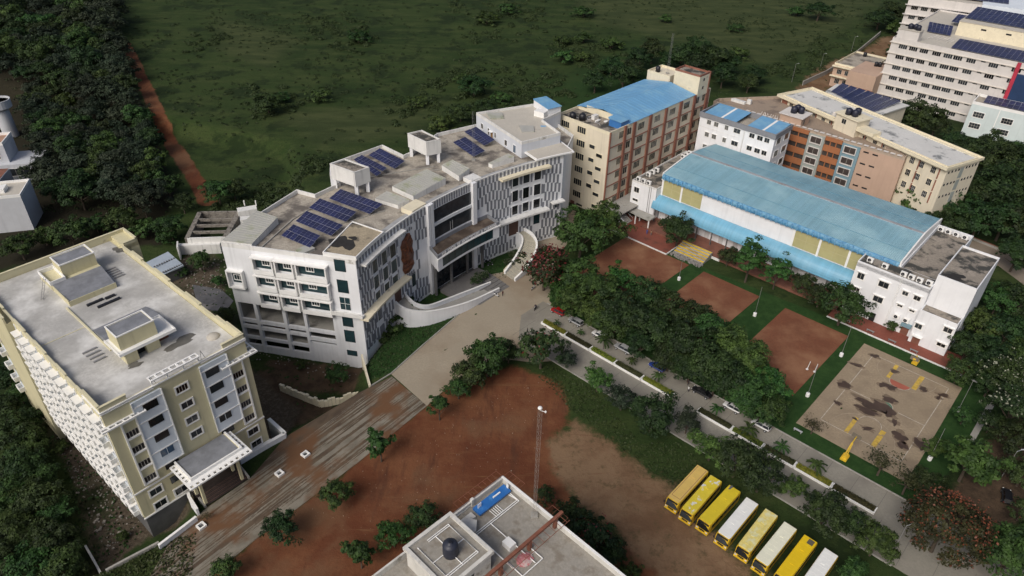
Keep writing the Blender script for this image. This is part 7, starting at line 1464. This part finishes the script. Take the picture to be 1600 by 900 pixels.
thicket("undergrowth", [gpl([(600, 175), (700, 110), (860, 105), (900, 150), (760, 165), (690, 195), (640, 205)]), gpl([(470, 20), (560, 25), (600, 75), (540, 95), (490, 60)]), gpl([(690, 0), (860, 0), (850, 60), (740, 70)]), gpl([(860, 75), (960, 60), (1010, 90), (930, 130)]), gpl([(325, 305), (420, 280), (520, 250), (500, 270), (400, 310), (340, 325)]), gpl([(1150, 130), (1260, 115), (1330, 70), (1300, 60), (1200, 100)]), gpl([(380, 140), (450, 130), (470, 170), (400, 185)]), gpl([(280, 60), (330, 40), (360, 60), (300, 90)])], (120, 60, 70, 60, 60, 45, 30, 20), 1.0, 2.6, LEAF_SCRUB, 31)
def grass(name, poly, n, m, h=.28, z=None):
    g = np.random.default_rng(len(name) + n); xs = [p[0] for p in poly]; ys = [p[1] for p in poly]; A = np.stack([g.uniform(min(xs), max(xs), n), g.uniform(min(ys), max(ys), n)], 1)
    A = A[segdist(A[:, 0], A[:, 1], poly) < -.2]; z0 = height_np(A[:, 0], A[:, 1]) if z is None else np.full(len(A), z)
    p = np.c_[A, z0 + h * .3]; v, q = leaves(p, g.normal(0, .7, p.shape) + [0, 0, .5], g.uniform(.6, 1.5, len(p)) * h, g); link(name, npmesh(name, v, q, m), kind="stuff")
grass("rough_grass", gpl([(855, 565), (930, 610), (1000, 690), (1060, 690), (1120, 740), (1050, 760), (1000, 725), (940, 680), (890, 640), (840, 590)]), 9000, LEAF_SCRUB, .2)
grass("lawn_grass", lawn_polys[0], 5000, LEAF_SCRUB, .2); grass("lawn_grass", lawn_polys[1], 2600, LEAF_SCRUB, .18)
grass("rough_grass", gpl([(130, 905), (240, 850), (310, 830), (300, 905)], 0), 1800, LEAF_SCRUB, .25)
grass("weeds", gpl([(60, 650), (110, 650), (240, 830), (150, 900), (90, 760)], LOW), 1800, LEAF_MID, .32); grass("weeds", gpl([(230, 400), (330, 380), (400, 570), (560, 600), (470, 640), (300, 480)], LOW), 2200, LEAF_MID, .3)
def rubble(name, poly, n, m, s0, s1, seed):
    g = random.Random(seed); b = MB(); xs = [p[0] for p in poly]; ys = [p[1] for p in poly]; k = 0
    while k < n:
        x, y = g.uniform(min(xs), max(xs)), g.uniform(min(ys), max(ys))
        if not inside([tuple(p) for p in poly], x, y): continue
        k += 1; s = g.uniform(s0, s1) * (1.8 if g.random() < .06 else 1); z = hz(x, y); a = g.uniform(0, 3); pl = [(x + s * math.cos(a + q) * g.uniform(.5, 1), y + s * math.sin(a + q) * g.uniform(.5, 1)) for q in (0, 1.5, 3.1, 4.6)]; b.prism(pl, z - .1, z + s * g.uniform(.2, .6))
    part(name, b, m, None, "stuff")
PALE_RUB = mat("pale_rubble", (.24, .22, .19), .95, .35, 1.2)
rubble("rubble", gpl([(75, 650), (112, 645), (225, 815), (170, 870), (120, 770)], LOW), 300, PALE_RUB, .08, .28, 1); rubble("rubble", gpl([(255, 415), (345, 380), (365, 470), (300, 460)], LOW), 130, PALE_RUB, .1, .32, 2)
rubble("rubble", gpl([(400, 545), (560, 585), (540, 598), (400, 562)], LOW), 60, PALE_RUB, .1, .28, 3); rubble("stones", gpl([(690, 640), (850, 590), (850, 720), (700, 800), (560, 860), (480, 800)]), 200, mat("pale_stone", (.26, .21, .16), .95, .3, 1.2), .03, .09, 4)
# road median: white kerbed planters with hedges and small palms
def hedge_mesh(L, m, seed, top=.95, w=.95):
    g = np.random.default_rng(seed); n = int(L * 130); s = g.random(n); p = np.zeros((n, 3)); p[:, 0] = g.uniform(.1, L - .1, n); nn = np.zeros((n, 3)); ontop = s < .55; side = np.where(g.random(n) < .5, -1, 1)
    p[:, 1] = np.where(ontop, g.uniform(-w / 2, w / 2, n), side * w / 2); p[:, 2] = np.where(ontop, top + g.normal(0, .05, n), g.uniform(.2, top, n)); nn[:, 2] = np.where(ontop, 1, .3); nn[:, 1] = np.where(ontop, 0, side)
    v, q = leaves(p, nn + g.normal(0, .35, nn.shape), g.uniform(.09, .17, n), g)
    bx = np.array([[x, y, z] for z in (.1, top - .1) for x, y in ((.15, -w / 2 + .1), (L - .15, -w / 2 + .1), (L - .15, w / 2 - .1), (.15, w / 2 - .1))]); bq = np.array([[4, 5, 6, 7], [0, 1, 5, 4], [1, 2, 6, 5], [2, 3, 7, 6], [3, 0, 4, 7]]) + len(v)
    return npmesh("hedge", np.r_[v, bx], np.r_[q, bq], m)
ords = ("first", "second", "third", "fourth", "fifth", "sixth", "seventh", "eighth", "ninth", "tenth")
for i, (a, c) in enumerate(((-74.4, -67.5), (-67.2, -60.0), (-59.6, -53.0), (-52.7, -45.7), (-45.3, -37.8), (-31.4, -23.8), (-23.5, -17.0), (-16.6, -10.2), (-9.9, -3.0), (-2.7, 5.2))):
    br = i % 2 == 0 if i < 5 else i % 2 == 1 or False
    if i == 5: br = False
    if i in (6, 8): br = True
    if i in (7, 9): br = False
    t = thing("median_planter", f"{'bright yellow green' if br else 'dull olive'} hedge in white kerb, {ords[i]} median planter from the forecourt end", "planter", FH.w(a, -55.2), FH.a, "planter segments along the road median"); L = c - a
    b = MB(); b.box(0, L, -.95, -.75, -.05, .5); b.box(0, L, .55, .7, -.05, .3); b.box(-.12, .1, -.95, .7, -.05, .55); b.box(L - .1, L + .12, -.95, .7, -.05, .55); part("kerb", b, WHITE_TRIM, t)
    b = MB(); b.box(.1, L - .1, -.75, .55, -.05, .25); part("soil", b, mat("planter_soil", (.05, .033, .02), .95), t); link("hedge", hedge_mesh(L, LEAF_HEDGE if br else LEAF_OLIVE, i + 3, .85, 1.0), t, (0, -.1, .1))
def palm_meshes(seed):
    g = np.random.default_rng(seed); C_, N_, S_ = [], [], []
    for k in range(11):
        a = 2 * math.pi * k / 11 + g.normal(0, .12); e = g.uniform(.15, .8)
        for s in np.linspace(.12, 1, 14):
            r = s * 1.0; z = math.sin(min(1, s * 1.1) * 1.9) * .42 * e * 1.5 - s * s * .45 * (1.2 - e)
            for sd in (-1, 1): C_.append((r * math.cos(a) - sd * .09 * math.sin(a) * (1 - s * .6), r * math.sin(a) + sd * .09 * math.cos(a) * (1 - s * .6), z)); N_.append((.2 * math.cos(a), .2 * math.sin(a), 1)); S_.append(.12)
    v, q = leaves(np.array(C_), np.array(N_) + g.normal(0, .2, (len(C_), 3)), np.array(S_), g); return npmesh("fronds", v, q, LEAF_MID)
pm = [palm_meshes(i) for i in range(2)]; tm = MB(); tm.tube((0, 0, -.2), (.05, 0, 1), .06, .045, 7); tmesh = tm.mesh("trunk", BARK)
for i, (x, y, h_, r, lb) in enumerate(((870, 505, 1.2, 1.0, "sapling palm in the median's first planter by the forecourt"), (907, 520, .9, 1.0, "sapling palm beside the white hatchback on the median"), (944, 533, 2.6, 2.1, "tall palm in front of the parked white and silver cars"), (987, 564, 1.4, 1.3, "yellowish small palm left of the blue car"), (1029, 588, 2.0, 1.5, "palm on the median below the blue car"), (1120, 640, 1.6, 1.5, "palm beside the half hidden white car on the road"), (1170, 672, 1.8, 1.9, "wide low palm in front of the white hatchback at the tree row's end"), (1221, 700, 1.8, 1.7, "palm on the median opposite the grey metal bench"), (1276, 728, 2.0, 1.9, "star shaped palm on the median opposite the near basketball stand"))):
    p = gp(x, y, h_ * .9); t = thing("palm", lb, "palm tree", (p.x, p.y, .1), i, "small palms along the road median"); link("trunk", tmesh, t, sc=(1.2, 1.2, h_)); link("fronds", pm[i % 2], t, (.05, 0, h_), sc=r)
# ================================================================= vehicles
def wheel_mesh():
    if "wheel" not in _wc:
        b = MB(); prof = [(.28, -.11), (.46, -.11), (.5, -.07), (.5, .07), (.46, .11), (.28, .11)]
        n = 18
        for (r0, y0), (r1, y1) in zip(prof[:-1], prof[1:]):
            for k in range(n): a0, a1 = 2 * math.pi * k / n, 2 * math.pi * (k + 1) / n; b.face([(r0 * math.cos(a0), y0, r0 * math.sin(a0)), (r1 * math.cos(a0), y1, r1 * math.sin(a0)), (r1 * math.cos(a1), y1, r1 * math.sin(a1)), (r0 * math.cos(a1), y0, r0 * math.sin(a1))])
        h = MB(); h.tube((0, -.09, 0), (0, .09, 0), .3, n=12); _wc["wheel"] = (b.mesh("tyre", TYRE), h.mesh("rim", ALU))
    return _wc["wheel"]
def wheel(parent, x, y, r):
    a, b = wheel_mesh(); o = link("wheel", a, parent, (x, y, r), sc=(r / .5, 1.1, r / .5)); link("rim", b, o)
BUSY = mat("bus_yellow", (.66, .43, .025), .4, .06, .5)
LAMP = mat("headlamp", (.6, .6, .58), .2)
def bus(u, v, roofm, label, bodym=BUSY, stripe=None, extra=None, Lb=10.6, W=2.5):
    t = thing("school_bus", label, "bus", FH.w(u, v), FH.a + R(-90) + R(prng.uniform(-1.3, 1.3)), "school buses parked in a row")   # local +x = bus front
    sec = [(-Lb / 2, .97), (-Lb / 2 + .12, 1.0), (Lb / 2 - .9, 1.0), (Lb / 2 - .25, .985), (Lb / 2, .94)]
    b = MB(); pr = [(-1.0, .45), (-1.0, 1.25), (-.98, 2.65), (-.90, 2.92), (.90, 2.92), (.98, 2.65), (1.0, 1.25), (1.0, .45)]; m_ = len(pr)
    for k, (x, s) in enumerate(sec): b.v += [(x - (.28 if (k == len(sec) - 1 and z > 2) else 0), y * W / 2 * s, z - (.06 if k in (0, len(sec) - 1) and z > 2.8 else 0)) for y, z in pr]
    for k in range(len(sec) - 1):
        for j in range(m_): b.f.append((k * m_ + j, (k + 1) * m_ + j, (k + 1) * m_ + (j + 1) % m_, k * m_ + (j + 1) % m_)); b.m.append(0)
    b.f.append(tuple(range(m_))); b.m.append(0); b.f.append(tuple((len(sec) - 1) * m_ + j for j in reversed(range(m_)))); b.m.append(0)
    part("body", b, bodym, t)
    b = MB(); b.prism([(-Lb / 2 + .1, -W / 2 * .92), (Lb / 2 - .75, -W / 2 * .92), (Lb / 2 - .38, -W / 2 * .80), (Lb / 2 - .38, W / 2 * .80), (Lb / 2 - .75, W / 2 * .92), (-Lb / 2 + .1, W / 2 * .92)], 2.88, 2.99); bevel(part("roof", b, roofm, t), .06, 2)
    b = MB()
    for k in range(9): x = -Lb / 2 + .9 + k * 1.02; b.box(x - .02, x + .02, -W / 2 * .86, W / 2 * .86, 2.99, 3.005)
    part("roof_seam", b, roofm, t)
    for x in (-Lb * .22, Lb * .12): b = MB(); b.prism([(x, -.3), (x + .5, -.3), (x + .5, .3), (x, .3)], 2.99, [3.06, 3.06, 3.06, 3.06]); part("roof_vent", b, roofm, t)
    if stripe:
        b = MB()
        for y in (-.85, .85): b.box(-Lb / 2 + .4, Lb / 2 - 1.2, y - .04, y + .04, 2.99, 3.01)
        b.box(Lb / 2 - 1.28, Lb / 2 - 1.2, -.81, .81, 2.99, 3.01); part("roof_stripe", b, stripe, t)
    for sd in (-1, 1):
        for k in range(7):
            x = -Lb / 2 + .55 + k * 1.32; b = MB(); y = sd * (W / 2 - .015); b.box(x, x + 1.18, min(y, y + sd * .03), max(y, y + sd * .03), 1.45, 2.42); part("side_window", b, GLASS, t)
        b = MB(); y = sd * (W / 2 + .0); b.box(-Lb / 2 + .3, Lb / 2 - .9, min(y, y + sd * .02), max(y, y + sd * .02), 1.08, 1.2); part("side_band", b, BLACK, t)
    xf = Lb / 2
    b = MB(); b.prism([(xf - .02, -W * .42), (xf + .06, -W * .36), (xf + .06, W * .36), (xf - .02, W * .42)], 1.35, 1.38); 
    i = len(b.v); b.v += [(xf + .03, -W * .44, 1.3), (xf + .03, W * .44, 1.3), (xf - .27, W * .43, 2.52), (xf - .27, -W * .43, 2.52), (xf - .1, -W * .44, 1.3), (xf - .1, W * .44, 1.3), (xf - .4, W * .43, 2.52), (xf - .4, -W * .43, 2.52)]
    for q in ((0, 1, 2, 3), (7, 6, 5, 4), (0, 4, 5, 1), (1, 5, 6, 2), (2, 6, 7, 3), (3, 7, 4, 0)): b.f.append(tuple(i + a for a in q)); b.m.append(0)
    wsc = part("windscreen", b, GLASS, t)
    b = MB(); b.tube((xf + .06, -.9, 1.34), (xf + .0, -.1, 1.5), .012, n=4); b.tube((xf + .06, .1, 1.34), (xf + .0, .9, 1.5), .012, n=4); b.box(xf + .02, xf + .05, -.03, .03, 1.3, 1.5); link("wiper", b.mesh("wiper", BLACK), wsc)
    b = MB(); b.box(xf - .32, xf - .1, -W * .4, W * .4, 2.54, 2.8); part("destination_board", b, BLACK, t)
    b = MB(); b.box(xf - .1, xf + .12, -W / 2 * .96, W / 2 * .96, .4, .72); part("bumper", b, bodym, t)
    b = MB(); b.box(xf - .02, xf + .05, -.55, .55, .8, 1.12); part("grille", b, BLACK, t)
    for sd in (-1, 1):
        b = MB(); b.box(xf - .03, xf + .06, sd * .95 - .17, sd * .95 + .17, .82, 1.06); part("headlight", b, LAMP, t)
        b = MB(); b.tube((xf - .15, sd * W * .46, 2.5), (xf + .3, sd * (W * .46 + .16), 2.3), .025, n=4); b.box(xf + .25, xf + .34, sd * (W * .46 + .16) - .1, sd * (W * .46 + .16) + .1, 1.9, 2.3); part("mirror", b, BLACK, t)
        b = MB(); b.box(-xf - .02, -xf + .05, sd * 1.0 - .12, sd * 1.0 + .12, .9, 1.3); part("tail_light", b, RED_FLOWER, t)
        wheel(t, xf - 2.2, sd * (W / 2 - .18), .48); wheel(t, -xf + 2.6, sd * (W / 2 - .18), .48)
    b = MB(); b.box(-xf - .015, -xf + .02, -W * .4, W * .4, 1.5, 2.4); part("rear_window", b, GLASS, t)
    if extra: extra(t, Lb, W)
    return t
RFW = mat("white_roof_paint", (.72, .73, .70), .5, .05, .4, stain=(.5, .49, .42), st=.68, ssc=.5); RFY = mat("pale_yellow_roof", (.62, .50, .11), .5, .08, .5); RFC = mat("cream_yellow_roof", (.60, .42, .12), .5, .06, .5)
RFP = mat("peeling_yellow_roof", (.62, .50, .04), .5, .08, .5, stain=(.60, .62, .60), st=.60, ssc=.9, soft=.03); RFG = mat("greenish_yellow_roof", (.60, .47, .025), .5, .06, .5); RFM = mat("mottled_yellow_roof", (.62, .53, .17), .5, .12, 1.2, stain=(.62, .62, .38), st=.56, ssc=.8)
RFV = mat("vivid_yellow_roof", (.68, .47, .01), .45, .04, .5); RFI = mat("ivory_roof_paint", (.70, .70, .56), .5, .05, .4, stain=(.58, .58, .46), st=.66, ssc=.6)
def hatch(t, L, W): b = MB(); b.box(-L / 2 + .35, -L / 2 + 1.5, -.15, .85, 2.99, 3.02); part("roof_hatch", b, mat("brown_hatch", (.10, .085, .06), .8), t)
def mould(t, L, W): b = MB(); blob(-L / 2 + .5, -.6, .5, .3, 0, 3.008, 16, b); part("mould_patch", b, CONC_D, t)
vb = -76.2
bus(-21.6, vb + .3, RFC, "cream yellow roofed bus with brown roof lines, first of the row nearest the grass", stripe=BROWN)
bus(-18.5, vb - .1, RFP, "yellow bus with white peeling patches on its roof, second of the row"); bus(-15.05, vb + .2, RFG, "greenish yellow bus with a dark mouldy back roof corner, third of the row", extra=mould)
bus(-11.3, vb - .1, RFW, "bus with clean white roof and yellow front, between two yellow buses"); bus(-7.6, vb, RFM, "bus with mottled pale yellow roof, between two white roofed buses")
bus(-4.1, vb - .3, RFI, "bus with ivory white roof left of the vivid yellow one"); bus(-.4, vb - .4, RFV, "vivid yellow bus with a brown roof hatch at its back", extra=hatch); bus(3.25, vb - .5, RFW, "white roofed bus at the very end of the row, cut by the bottom edge")
def car(loc, rz, paint, label, L=4.0, W=1.7, Hh=1.5, kind="hatch", group="cars parked along the road under the trees"):
    t = thing("parked_car", label, "car", loc, rz, group); x0 = -L / 2
    S = [(0, .55, .82, .80), (.03, .42, .88, .90), (.18, .32, .92, .98), (.5, .30, .95, 1.0), (.80, .30, .88, .98), (.95, .36, .78, .93), (1, .48, .68, .82)]   # along, bottom, belt, halfwidth
    b = MB(); k = 0
    for f, zb, zt, hw in S: w_ = hw * W / 2; b.v += [(x0 + f * L, -w_ * .92, zb), (x0 + f * L, -w_, (zb + zt) / 2), (x0 + f * L, -w_ * .93, zt), (x0 + f * L, w_ * .93, zt), (x0 + f * L, w_, (zb + zt) / 2), (x0 + f * L, w_ * .92, zb)]
    for i in range(len(S) - 1):
        for j in range(6): b.f.append((i * 6 + j, (i + 1) * 6 + j, (i + 1) * 6 + (j + 1) % 6, i * 6 + (j + 1) % 6)); b.m.append(0)
    b.f.append(tuple(range(6))); b.m.append(0); b.f.append(tuple((len(S) - 1) * 6 + j for j in reversed(range(6)))); b.m.append(0)
    o = part("body", b, paint, t, smooth=True); o.modifiers.new("s", 'SUBSURF').render_levels = 2
    cab = ((.02, .06, .60, .78) if kind != "sedan" else (.16, .30, .58, .78))
    zr = Hh; zb = .86; b = MB(); g = MB()
    ring_b = [(x0 + cab[0] * L, .80 * W / 2), (x0 + cab[3] * L, .82 * W / 2)]; ring_t = [(x0 + cab[1] * L + .12, .66 * W / 2), (x0 + cab[2] * L, .66 * W / 2)]
    g.v += [(ring_b[0][0], -ring_b[0][1], zb), (ring_b[1][0], -ring_b[1][1], zb), (ring_b[1][0], ring_b[1][1], zb), (ring_b[0][0], ring_b[0][1], zb), (ring_t[0][0], -ring_t[0][1], zr - .05), (ring_t[1][0], -ring_t[1][1], zr - .05), (ring_t[1][0], ring_t[1][1], zr - .05), (ring_t[0][0], ring_t[0][1], zr - .05)]
    for q in ((4, 5, 6, 7), (0, 1, 5, 4), (1, 2, 6, 5), (2, 3, 7, 6), (3, 0, 4, 7)): g.f.append(q); g.m.append(0)
    part("windows", g, GLASS, t)
    b.prism([(ring_t[0][0] - .06, -ring_t[0][1] - .03), (ring_t[1][0] + .06, -ring_t[1][1] - .03), (ring_t[1][0] + .06, ring_t[1][1] + .03), (ring_t[0][0] - .06, ring_t[0][1] + .03)], zr - .05, zr + .03)
    for sd in (-1, 1):
        for (p, q) in ((0, 4), (1, 5)): a, c = Vector(g.v[p]), Vector(g.v[q]); a.y, c.y = sd * abs(a.y) * 1.01, sd * abs(c.y) * 1.01; b.tube(a, c, .05, n=4)
        m0 = (Vector(g.v[0]) + Vector(g.v[1])) / 2; m1 = (Vector(g.v[4]) + Vector(g.v[5])) / 2; m0.y, m1.y = sd * abs(m0.y) * 1.01, sd * abs(m1.y) * 1.01; b.tube(m0, m1, .045, n=4)
    bevel(part("roof", b, paint, t), .03, 2)
    for sd in (-1, 1):
        b = MB(); b.ellip((L / 2 - .12, sd * W * .34, .66), (.12, .16, .09), 8); part("headlight", b, LAMP, t, smooth=True)
        b = MB(); b.box(-L / 2 - .01, -L / 2 + .06, sd * W * .36 - .1, sd * W * .36 + .1, .68, .86); part("tail_light", b, RED_FLOWER, t)
        b = MB(); b.ellip((L * .2, sd * (W / 2 + .08), .95), (.07, .1, .07), 6); part("mirror", b, paint, t)
        wheel(t, L * .31, sd * (W / 2 - .09), .32); wheel(t, -L * .31, sd * (W / 2 - .09), .32)
    return t
cp = lambda n, c, m=0.: mat("car_paint_" + n, c, .3, .03, .5, metal=m)
CW, CS, CB, CK, CR_ = cp("white", (.62, .62, .62)), cp("silver", (.38, .39, .40), .3), cp("blue", (.02, .045, .22)), cp("black", (.012, .012, .014)), cp("red", (.30, .012, .012))
carA = FH.a + math.pi
car(FH.w(-74.3, -50.0), carA + .05, CR_, "red car half hidden under the trees at the forecourt end of the row", group="cars parked along the road under the trees")
car(FH.w(-68.6, -50.1), carA, CS, "silver car under the tree edge between the red car and white hatchback"); car(FH.w(-61.3, -50.2), carA, CW, "white hatchback behind the tall median palm"); car(FH.w(-54.4, -50.3), carA, CS, "long silver estate car between the white hatchback and blue car", L=4.5)
car(FH.w(-45.2, -50.2), carA, CB, "deep blue hatchback parked under the dense trees"); car(FH.w(-33.6, -50.4), carA, CK, "black car with two people standing at its back", L=4.6, kind="sedan"); car(FH.w(-26.6, -49.9), carA, CW, "white car mostly hidden under overhanging leaves after the black car"); car(FH.w(-19.8, -50.4), carA, CW, "white hatchback parked last, at the end of the dense tree row", L=4.1)
p = gp(882, 331, .5); car((p.x, p.y, .02), R(70), CK, "dark car in the alley between white school and ivory pier block", group=None); p = gp(1573, 776, .5); car((p.x, p.y, 0), R(62), CK, "dark car in the tan yard at the right edge", group=None)
p = gp(1030, 562)  # motor scooters
def scooter(px_, py_, rz, paint, label):
    p = gp(px_, py_); t = thing("motor_scooter", label, "scooter", p, rz, "scooters on the forecourt")
    for x in (-.62, .62): a, b = wheel_mesh(); o = link("wheel", a, t, (x, 0, .26), sc=(.52, .55, .52)); link("rim", b, o)
    b = MB(); b.ellip((-.45, 0, .58), (.42, .17, .2), 8); b.box(-.15, .35, -.14, .14, .28, .36); b.ellip((.42, 0, .62), (.1, .18, .34), 8); b.ellip((.62, 0, .48), (.2, .09, .08), 8); part("body", b, paint, t, smooth=True)
    b = MB(); b.ellip((-.4, 0, .80), (.4, .14, .07), 8); part("seat", b, BLACK, t, smooth=True)
    b = MB(); b.tube((.6, 0, .3), (.42, 0, 1.02), .035); b.tube((.42, -.33, 1.05), (.42, .33, 1.05), .025); part("handlebar", b, BLACK, t); b = MB(); b.ellip((.52, 0, .95), (.08, .1, .09), 8); part("headlight", b, LAMP, t, smooth=True); return t
scooter(775, 462.5, R(-35), CW, "white scooter parked by the end of the curved ramp wall"); scooter(836.5, 483, R(-110), CK, "dark scooter being ridden across the forecourt"); scooter(766, 415, R(20), CK, "dark scooter parked near the flower bed under the portico, front one"); scooter(762, 410, R(25), CK, "dark scooter parked deeper under the portico edge"); scooter(833, 452, R(60), CS, "grey scooter parked in the shade of the red flowering tree")
# ================================================================= people
SKIN = mat("skin", (.20, .105, .065), .6, .08); HAIR = mat("black_hair", (.01, .009, .009), .5)
def cloth(n, c): return mat("cloth_" + n, c, .85, .12, 4.)
def person_mesh(pose):
    J = {}; E_ = []
    def ch(*names): 
        for a, b_ in zip(names[:-1], names[1:]): E_.append((a, b_))
    sit = pose == "ride"
    hipz = .78 if sit else .92
    J["pel"] = (0, 0, hipz, .13); J["bel"] = (0, 0, hipz + .16, .125); J["chest"] = (.02, 0, hipz + .36, .145); J["neck"] = (.02, 0, hipz + .54, .06); J["chin"] = (.04, 0, hipz + .60, .07); J["head"] = (.03, 0, hipz + .70, .098); J["crown"] = (.01, 0, hipz + .78, .07)
    ch("pel", "bel", "chest", "neck", "chin", "head", "crown")
    J["nose"] = (.125, 0, hipz + .68, .016); ch("head", "nose")
    for s, sd in ((1, "l"), (-1, "r")):
        st = .22 * s if pose == "walk" else 0
        J["ear" + sd] = (.02, .1 * s, hipz + .69, .018); ch("head", "ear" + sd)
        if sit: leg = [(.08, .1 * s, hipz - .02, .09), (.38, .14 * s, hipz - .04, .065), (.32, .13 * s, .36, .042), (.44, .13 * s, .33, .035)]
        else: leg = [(0, .09 * s, hipz - .06, .092), (.04 + st * .6, .095 * s, .49, .062), (st, .09 * s, .09, .04), (st + .16, .1 * s, .05, .035)]
        for k, q in enumerate(leg): J[f"leg{k}{sd}"] = q
        ch("pel", *[f"leg{k}{sd}" for k in range(4)])
        if sit: arm = [(.02, .2 * s, hipz + .47, .06), (.2, .27 * s, hipz + .26, .044), (.42, .28 * s, hipz + .24, .032), (.49, .28 * s, hipz + .24, .033)]
        else: arm = [(.02, .2 * s, hipz + .46, .06), (.0 - st * .3, .25 * s, hipz + .18, .045), (.06 - st * .6, .26 * s, hipz - .06, .03), (.08 - st * .7, .26 * s, hipz - .13, .032)]
        for k, q in enumerate(arm): J[f"arm{k}{sd}"] = q
        ch("chest", *[f"arm{k}{sd}" for k in range(4)])
        w_ = arm[3]; dx, dz = (.08, -.01) if sit else (.012, -.085)
        for k in range(4):
            o = (k - 1.5) * .019; n1, n2 = f"fa{k}{sd}", f"fb{k}{sd}"; ln = (.85, 1., .95, .75)[k]
            if sit: J[n1] = (w_[0] + dx * .7 * ln, w_[1] + o, w_[2] + .01, .009); J[n2] = (w_[0] + dx * .8 * ln, w_[1] + o, w_[2] - .035, .008)
            else: J[n1] = (w_[0] + o, w_[1] - .004, w_[2] + dz * .75 * ln, .009); J[n2] = (w_[0] + o + .008, w_[1] - .012 * s, w_[2] + dz * 1.3 * ln, .008)
            ch(f"arm3{sd}", n1, n2)
        n1 = f"th{sd}"; J[n1] = (w_[0] + (.02 if sit else .038), w_[1] - .035 * s, w_[2] + (0 if sit else -.045), .010); ch(f"arm3{sd}", n1)
    names = list(J); ix = {n: i for i, n in enumerate(names)}; me = bpy.data.meshes.new("p"); me.from_pydata([J[n][:3] for n in names], [(ix[a], ix[b_]) for a, b_ in E_], []); ob = bpy.data.objects.new("p", me); C.objects.link(ob)
    md = ob.modifiers.new("k", 'SKIN'); 
    for i, n in enumerate(names): me.skin_vertices[0].data[i].radius = (J[n][3], J[n][3]); me.skin_vertices[0].data[i].use_root = (n == "pel")
    md.use_smooth_shade = True; ob.modifiers.new("s", 'SUBSURF').levels = 1
    dg = bpy.context.evaluated_depsgraph_get(); out = bpy.data.meshes.new_from_object(ob.evaluated_get(dg)); bpy.data.objects.remove(ob)
    out.materials.clear()
    for k in range(4): out.materials.append(SKIN)
    for p in out.polygons:
        c = p.center; mi = 0
        if c.z > hipz + .73 or (c.z > hipz + .64 and c.x < .0 and c.z > hipz + .62): mi = 3
        elif c.z > hipz + .55: mi = 0
        elif c.z < .075 and not sit: mi = 3
        elif c.z > hipz - .02 and abs(c.y) < .24: mi = 1
        elif c.z > hipz + .28: mi = 1
        elif abs(c.y) > .225 and c.z > .5: mi = 0
        else: mi = 2
        p.material_index = mi
    return out
PM = {k: person_mesh(k) for k in ("stand", "walk", "ride")}
def person(loc, rz, pose, top, legs, label):
    t = thing("person", label, "person", loc, rz); me = PM[pose].copy(); me.materials[1] = top; me.materials[2] = legs; me.materials[3] = HAIR; link("body", me, t); return t
DKC, WHC, RDC, BLC, PKC, GYC = cloth("dark", (.03, .03, .04)), cloth("white", (.6, .6, .58)), cloth("red", (.3, .04, .04)), cloth("blue", (.04, .09, .3)), cloth("pink", (.5, .22, .26)), cloth("grey", (.18, .18, .18))
person(gp(785.4, 462.5), R(-40), "stand", cloth("maroon", (.10, .03, .035)), DKC, "person in dark maroon clothes standing near the white scooter on the forecourt")
p = gp(836.5, 483); person((p.x, p.y, 0), R(-110), "ride", DKC, DKC, "rider in dark clothes on the moving scooter")
person(gp(824, 521), R(160), "walk", DKC, DKC, "walker in dark clothes, left of the three by the tree"); person(gp(829, 521.5), R(170), "walk", WHC, GYC, "walker in white top in the middle of the three by the tree"); person(gp(832.5, 522.5), R(150), "walk", GYC, DKC, "walker in grey, right of the three by the tree")
person(gp(1074.5, 602), R(-60), "stand", DKC, DKC, "person in black standing behind the black car"); person(gp(1075, 612.5), R(40), "stand", WHC, DKC, "person in white top and dark trousers by the black car's rear")
person(gp(1123.5, 379, .6), R(-130), "stand", PKC, PKC, "person in long pink dress on the hall veranda"); person(gp(1088, 366, .6), R(-100), "stand", WHC, GYC, "person in white on the veranda behind the round dark tree")
person(gp(1010.5, 366, .1), R(-120), "stand", BLC, BLC, "person in bright blue at the foot of the white outdoor stair"); person(gp(1017, 368, .1), R(100), "stand", cloth("tan", (.3, .2, .12)), GYC, "person in tan shirt facing the person in blue at the stair"); person(gp(735, 410), R(-80), "stand", DKC, GYC, "person in dark clothes under the white school's portico")

# ---------------------------------------------------------------- a label of its own for every tree of the smaller groups
def ordinal(n):
    one = ("", "first", "second", "third", "fourth", "fifth", "sixth", "seventh", "eighth", "ninth", "tenth", "eleventh", "twelfth", "thirteenth", "fourteenth", "fifteenth", "sixteenth", "seventeenth", "eighteenth", "nineteenth")
    return one[n] if n < 20 else ({20: "twentieth", 30: "thirtieth", 40: "fortieth"}[n] if n % 10 == 0 else {2: "twenty", 3: "thirty", 4: "forty"}[n // 10] + "-" + one[n % 10])
def sx(o): d = Vector(o.location) - Vector((0, 0, CAM_H)); return d.dot(RT) / d.dot(FW)
for grp, txt in ((GA, "tree in the dense row between parked cars and clay courts"), ("trees of the lower left thicket", "tree in the dark thicket beyond the lower left rubble strip"), ("trees in the wood behind the hall", "dark tree in the wood behind hall and whitewashed roof"),
                 ("trees scattered over the field", "tree or bush alone in the overgrown green field"), ("trees in the grove right of the hall's white end block", "tree in the grove right of the hall's white end block"),
                 ("tree row behind the pier block", "dark tree in the row behind the ivory pier block"), ("edge trees behind the cream block", "green tree or bush at the wood's edge behind the cream block")):
    L_ = sorted((o for o in C.objects if o.get("group") == grp), key=sx); n_ = len(L_)
    for i, o in enumerate(L_): o["label"] = txt + (", leftmost" if i == 0 else ", rightmost" if i == n_ - 1 else ", " + ordinal(i + 1) + " from left")
